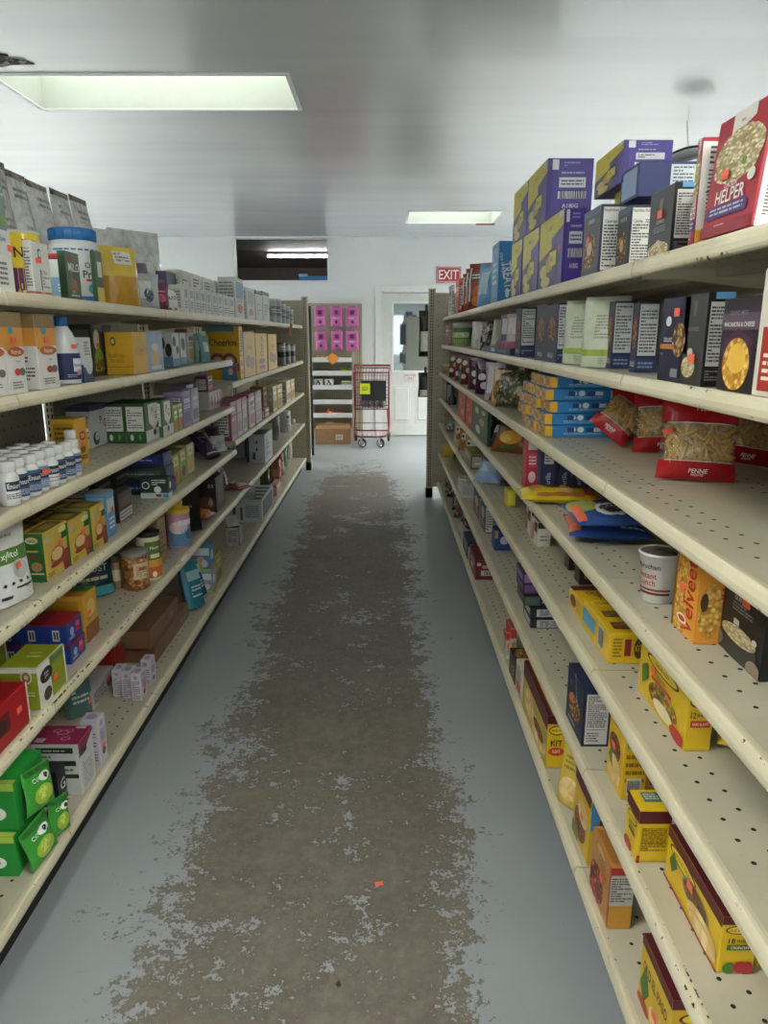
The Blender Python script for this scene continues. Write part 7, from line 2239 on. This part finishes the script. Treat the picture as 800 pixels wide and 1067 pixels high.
SM = dict(OE, front=[('r', '571a24', 0, .76, 1, 1), ('e', '571a24', .5, .66, .36, .1), ('e', 'e8c838', .5, .66, .31, .075), ('t', '571a24', 'OLD EL PASO', .5, .66, .05, .5), ('r', '3f6a2c', .3, .38, .8, .46), ('p', '3a2410', .3, .48, .8, .56, 2), ('e', 'a82a2a', .35, .08, .3, .12)],
          side=[('r', '571a24', 0, .76, 1, 1), ('p', '5a4510', .12, .22, .9, .68, 12), ('r', '5a4510', .1, .38, .9, .39), ('r', '5a4510', .1, .22, .11, .7), ('r', '8c2a2a', 0, .0, .1, .14)], top=[('r', 'd9b420', .04, .04, .96, .96), ('r', '3f6a6c', .3, .4, .85, .85), ('p', 'd8d8c0', .35, .5, .8, .8, 3)])
for nm in ('a',):
    carton('seasoning_box', 'small yellow carton with maroon ribbed top and nutrition print on the right sixth shelf', 'box', 'R6', 662, 903, 650, 695, 846, art=SM)
# maroon ribs are printed as fine slanted stripes
YB_ = dict(col='d8ac22', front=[('e', '571a24', .4, .86, .4, .1), ('e', 'e8c838', .4, .86, .34, .075), ('e', '*salad', .45, .5, .36, .16), ('e', '*tortilla', .5, .22, .4, .18), ('g', '3f6a2c', [(.1, .3), (.3, .5), (.4, .2)])], side=[('r', '4f93b8', .1, .66, .5, 1), ('p', '8a6a18', .1, .2, .9, .6, 4), ('r', 'c8c4b8', .2, .06, .8, .28), ('b', '26262a', .24, .1, .76, .25)], top=[('r', '571a24', .1, .1, .9, .9)])
carton('tortilla_box', 'tall yellow box with a bowl picture and blue strip on the right sixth shelf', 'box', 'R6', 646, 834, 631, 671, 752, art=YB_, st=(.45, .52))
Iy = INFO['tortilla_box']
carton('tortilla_box', 'yellow box half hidden right behind the tall one with the blue strip', 'box', 'R6', 0, loc=(Iy[0] + Iy[4] + .008, Iy[1] + .03, z6), w=.1, d=.05, h=Iy[5] * .95, art=YB_)
FT_ = dict(col='1d2340', front=[('e', '*meal', .5, .42, .36, .22), ('e', 'c86a3a', .3, .5, .12, .08), ('t', 'd0d0d8', 'FETTUCCINE', .55, .8, .06, .75, -70), ('t', '8fa0c8', 'tb', .25, .78, .09, .2), ('r', '8a90a8', .2, .1, .6, .15)],
           side=[('r', '1d2340', 0, 0, 1, 1), ('r', 'c6c4c0', .1, .04, .9, .93), ('p', '4a4a50', .16, .34, .84, .9, 16), ('r', '4a4a50', .16, .3, .84, .31), ('p', '5a5a60', .16, .08, .6, .26, 4)], top=[('r', '262e54', .1, .1, .9, .9)])
carton('navy_pasta_box', 'navy pasta box with a food photo and white nutrition side on the right sixth shelf', 'box', 'R6', 605, 778, 589, 634, 720, art=FT_)
ST_ = [('2a2238', '6a4a7a', 'purple-edged dark box second from the top of the flat stack'), ('22302c', '4a5a50', 'dark green box in the middle of the flat stack'), ('24262c', 'c0c0c4', 'black box with white print at the bottom of the flat stack'), ('3a3450', '8a6aa0', 'violet box at the top of the flat stack')]
X_, Y_ = at(543, 655, z6)
order = [2, 2, 1, 0, 3]
for k, q in enumerate(order):
    c, c2, lab = ST_[q]
    if k == 1:
        lab = 'black box with white print, second from the bottom of the flat stack'
    sd = [('r', c2, .02, .05, .25, .95), ('p', 'c8c8cc', .3, .2, .9, .8, 2), ('e', 'a83a4a', .6, .5, .05, .2)] if k > 1 else [('r', 'b8b8bc', .1, .1, .95, .9), ('p', '3a3a3e', .15, .2, .9, .8, 3)]
    carton('flat_dinner_box', lab, 'box', 'R6', 0, loc=(.507 + (.02 if k < 2 else 0) , Y_ + (0, .01, .035, .06, .07)[k], z6 + .0365 * k), w=.14, d=.22, h=.0355, art=dict(col=c, side=sd, front=[('r', c2, .1, .2, .9, .8)], top=[('r', c2, .1, .2, .6, .8)]), group='flat dinner boxes stacked on the right sixth shelf')
carton('blue_wafer_pack', 'blue pack with a white oval standing on the right sixth shelf', 'pack', 'R6', 515, 574, 512, 531, 553, art=dict(col='27407c', side=[('e', 'c8d0dc', .6, .5, .25, .2), ('r', 'c8a07a', 0, .6, .2, 1)], front=[('r', '3a5590', .1, .1, .9, .9)], top=[]))
for k, (a, cy_, f, n_, t_) in enumerate(((505, 556, 500, 514, 526), (499, 543, 493, 503, 517))):
    carton('navy_photo_box', '%s navy box with pale pictures on the right sixth shelf' % ('nearer', 'farther')[k], 'box', 'R6', a, cy_, f, n_, t_, art=dict(col='23284a', front=[('e', 'c8b8a0', .5, .6, .3, .2), ('e', 'a06a4a', .5, .25, .3, .15)], side=[('r', 'cfcfd0', .05, .04, .9, .9), ('p', '6a6a70', .1, .1, .85, .8, 8)], top=[]), group='navy boxes on the right sixth shelf')
# white slotted baskets
for k, (px, py) in enumerate(((477, 513), (493, 519))):
    X_, Y_ = at(px, py, z6)
    b = empty('white_basket', 'white slotted plastic basket, %s of two on the right sixth shelf' % ('farther', 'nearer')[k], 'basket', (max(X_, .492 + .095), Y_ + .05, z6 + EPS))
    m = MB()
    w2, d2, hh = .075, .06 - .015 * k, .085
    m.box(-w2, w2, -d2, d2, 0, .004, 'dcdcda')
    for sy in (-1, 1):
        for i in range(8):
            x = -w2 + 2 * w2 * i / 7
            m.box(x - .004, x + .004, sy * d2 - .002, sy * d2 + .002, 0, hh, 'dcdcda')
        m.box(-w2, w2, sy * d2 - .0022, sy * d2 + .0022, 0, .02, 'dcdcda')
    for sx in (-1, 1):
        for i in range(6):
            y = -d2 + 2 * d2 * i / 5
            m.box(sx * w2 - .002, sx * w2 + .002, y - .004, y + .004, 0, hh, 'dcdcda')
        m.box(sx * w2 - .0022, sx * w2 + .0022, -d2, d2, 0, .02, 'dcdcda')
    m.build('body', b)
    m = MB()
    m.tube([(-w2, -d2, hh), (w2, -d2, hh), (w2, d2, hh), (-w2, d2, hh)], .005, 'e4e4e2', 6, True)
    m.build('rim', b)
pouch('yellow_pouch_pack', 'yellow pack standing left of the white baskets on the right sixth shelf', 'pack', 'R6', 467, None, W=.13, H=.1, T=.06, col='c8aa2c/g', face=.6, lean=4)
pouch('dark_spice_pack', 'brown patterned pack just behind the white baskets', 'pack', 'R6', 474, None, W=.12, H=.12, T=.05, col='*darkbag', face=.6, lean=4, ins=.1)

# ================================================================== RIGHT, base shelf
zb = LV['RB'][0]
KI = dict(OE, front=[('r', '571a24', 0, .7, 1, 1), ('g', 'b8a24a', [(.0, 0), (0, .66), (1, .66), (1, 0)]), ('e', '*tortilla', .3, .4, .2, .26), ('e', '*tortilla', .68, .28, .3, .22), ('e', '*salad', .7, .36, .2, .12)],
          side=[('r', '571a24', 0, .84, 1, 1), ('e', '571a24', .5, .72, .42, .09), ('e', 'e8c838', .5, .72, .37, .07), ('t', '571a24', 'OLD EL PASO', .5, .72, .05, .6), ('t', '2a1a10', 'KIT', .5, .48, .11, .6), ('e', 'c8402a', .5, .32, .42, .08), ('t', 'f0e0c0', 'SOFT', .5, .32, .06, .4)],
          top=[('r', '571a24', 0, 0, .25, 1), ('r', 'e0b830', .25, 0, 1, 1), ('e', '571a24', .6, .78, .25, .16), ('e', 'e8c838', .6, .78, .2, .13), ('e', 'c8402a', .65, .45, .18, .1), ('p', '6a4a10', .35, .1, .9, .35, 4)])
carton('taco_kit_box', 'yellow and maroon taco kit box lettered KIT on the right base shelf', 'box', 'RB', 568, 802, 544, 588, 746, art=KI, st=(.72, .3))
GR = dict(col='b87a3a', front=[('r', 'a8342a', .94, 0, 1, 1), ('r', 'b8823f', 0, 0, .94, 1), ('e', '*cereal', .36, .3, .36, .28), ('e', '*berries', .3, .12, .3, .12), ('t', '7a2a20', 'SPECIAL', .6, .8, .06, .5, -20), ('t', '7a2a20', 'GRANOLA', .6, .7, .06, .5, -20), ('e', 'd0b070', .5, .9, .2, .05)],
          side=[('r', 'b8b4ae', 0, .38, 1, .88), ('p', '4a4a4c', .05, .44, .95, .84, 10), ('r', 'c08a30', 0, 0, 1, .38), ('r', 'a8342a', 0, .88, 1, 1)], top=[('r', 'a06a30', .1, .1, .9, .9)])
carton('granola_box', 'orange-brown granola box with red edges on the right base shelf', 'box', 'RB', 632, 968, 614, 656, 905, art=GR, st=(.62, .55))
OB = dict(YB_, col='cfa82a', front=[('r', '571a24', 0, .8, 1, 1), ('e', '*salad', .45, .3, .36, .22), ('e', '*tortilla', .6, .52, .3, .16), ('r', '6a7a34', .0, .0, .4, .18)], side=[('r', '3f83b0', .1, .5, .9, .95), ('r', 'd0a82a', 0, 0, 1, .4)])
carton('burrito_kit_box', 'yellow kit box with a maroon top between the clear pouch and the granola box', 'box', 'RB', 611, 902, 596, 622, 830, art=OB, st=(.62, .5))
pouch('clear_yellow_pouch', 'yellow clear-fronted pouch standing between the two yellow kit boxes on the base shelf', 'pouch', 'RB', 594, 838, W=.1, H=.17, T=.05, col='c9b04c/g', face=.5, lean=6, art=[('e', '*tortilla', .5, .3, .35, .2), ('p', '8a7420', .2, .6, .8, .85, 3)])
BO = dict(col='d0ac22', front=[('r', '571a24', .0, .86, 1, 1), ('t', '571a24', 'OLD EL PASO', .5, .62, .16, .8, 0), ('g', '3f6a2c', [(.05, .3), (.2, .7), (.35, .35), (.2, .1)]), ('e', '*tortilla', .7, .2, .3, .2), ('e', 'a83a2a', .2, .05, .2, .1)], side=[('r', '571a24', 0, .86, 1, 1), ('e', '571a24', .5, .72, .38, .1), ('e', 'e8c838', .5, .72, .33, .08), ('e', '26301c', .5, .4, .3, .2)],
          top=[('r', '571a24', 0, 0, .22, 1), ('r', 'd8a826', .22, 0, 1, 1), ('e', '571a24', .58, .78, .26, .12), ('e', 'e8c838', .58, .78, .21, .09), ('p', '6a5a14', .4, .2, .9, .6, 5), ('e', '5a6a5a', .8, .3, .1, .06)])
X_, Y_ = at(690, 1110, zb)
carton('taco_kit_box', 'yellow taco kit box at the very bottom right, cut by the lower frame edge', 'box', 'RB', 693, 1112, 664, 760, h=.15, art=BO, st=(.6, .3))
carton('dark_meal_box', 'dark brown box with a food picture left of the taco kit on the base shelf', 'box', 'RB', 536, 726, 530, d=.09, ty=690, art=dict(col='33261f', front=[('e', '*meal', .5, .45, .36, .3)], side=[('r', '4a3626', .1, .1, .9, .9), ('e', '*meal', .5, .4, .36, .24)], top=[('e', '*taco', .5, .5, .4, .4)]))
carton('cream_red_box', 'cream box with a red panel directly left of the taco kit on the base shelf', 'box', 'RB', 542, 742, 536.5, d=.08, ty=700, art=dict(col='c8c0ae', front=[('r', 'b04a3a', .2, .1, .85, .45), ('p', '8a8478', .2, .5, .85, .85, 4)], side=[('r', 'b8b0a0', .1, .1, .9, .9)], top=[]))
for k, (a, cy_, f, n_, t_) in enumerate(((531, 690, 526, 537, 656), (526.5, 687, 524, 531, 660))):
    carton('sauce_carton', '%s small white and red drink-size carton on the right base shelf' % ('nearer', 'farther')[k], 'carton', 'RB', a, cy_, f, n_, t_, art=dict(col='c4bcb4', front=[('r', 'b0302c', 0, .72, 1, 1), ('p', '5a5a5a', .2, .1, .8, .65, 6)], side=[('r', 'b0302c', 0, .72, 1, 1), ('e', 'c87a3a', .5, .5, .3, .14), ('p', '5a5a5a', .15, .08, .85, .36, 4)], top=[('r', 'b0302c', .1, .1, .9, .9)]))
carton('maroon_box', 'maroon box with a white label on the far part of the right base shelf', 'box', 'RB', 495, 614, 489, 518, 583, art=dict(col='70242c', front=[('e', 'c89a8a', .5, .6, .3, .2), ('e', 'd8c0b0', .4, .3, .2, .12)], side=[('r', 'cfc9c4', .25, .2, .9, .45), ('b', '3a3a3a', .4, .24, .85, .42), ('e', 'd8c8c0', .15, .75, .1, .08), ('r', 'b89a98', .3, .55, .9, .7)], top=[]))
for k, (a, cy_, f, n_, t_, c) in enumerate(((487, 601, 482, 496, 566, '2a3050'), (480.5, 580, 477, 487, 556, 'c0beb8'))):
    carton('upright_pale_box', ['navy box with a white side left of the maroon box on the base shelf', 'white box with a round picture left of the navy one on the base shelf'][k], 'box', 'RB', a, cy_, f, n_, t_, art=dict(col=c, front=[('r', '8a8a8a', .2, .2, .8, .8)], side=[('r', 'd4d2cc', .05, .05, .9, .75), ('p', '77777a', .1, .1, .85, .7, 6), ('e', '8a7a6a', .5, .86, .3, .08)], top=[]))
wraps = ['farthest', 'second farthest', 'third farthest', 'fourth farthest', 'fifth farthest', 'sixth farthest', 'seventh farthest', 'nearest']
for k in range(8):
    py = 515 + 8 * k
    Yk = y_on_line(455 + 3 * k, .57, zb + .05)
    pouch('foil_snack_bag', '%s crumpled dark foil bag in the heap on the right base shelf' % wraps[k], 'bag', 'RB', loc=(.585, 6.15 - .21 * k, zb), W=.17, H=.2, T=.07, col='*wrap' if k % 2 else '*darkbag', yaw=-60 + 18 * (k % 3), lean=14 + 8 * (k % 3), roll=-12 + 9 * (k % 4), style='pillow', group='foil snack bags heaped on the right base shelf',
          art=[('r', '6a2024' if k % 2 else '8a8682', .2, .2, .6, .5), ('p', 'd0ccc8', .2, .55, .8, .8, 3)])
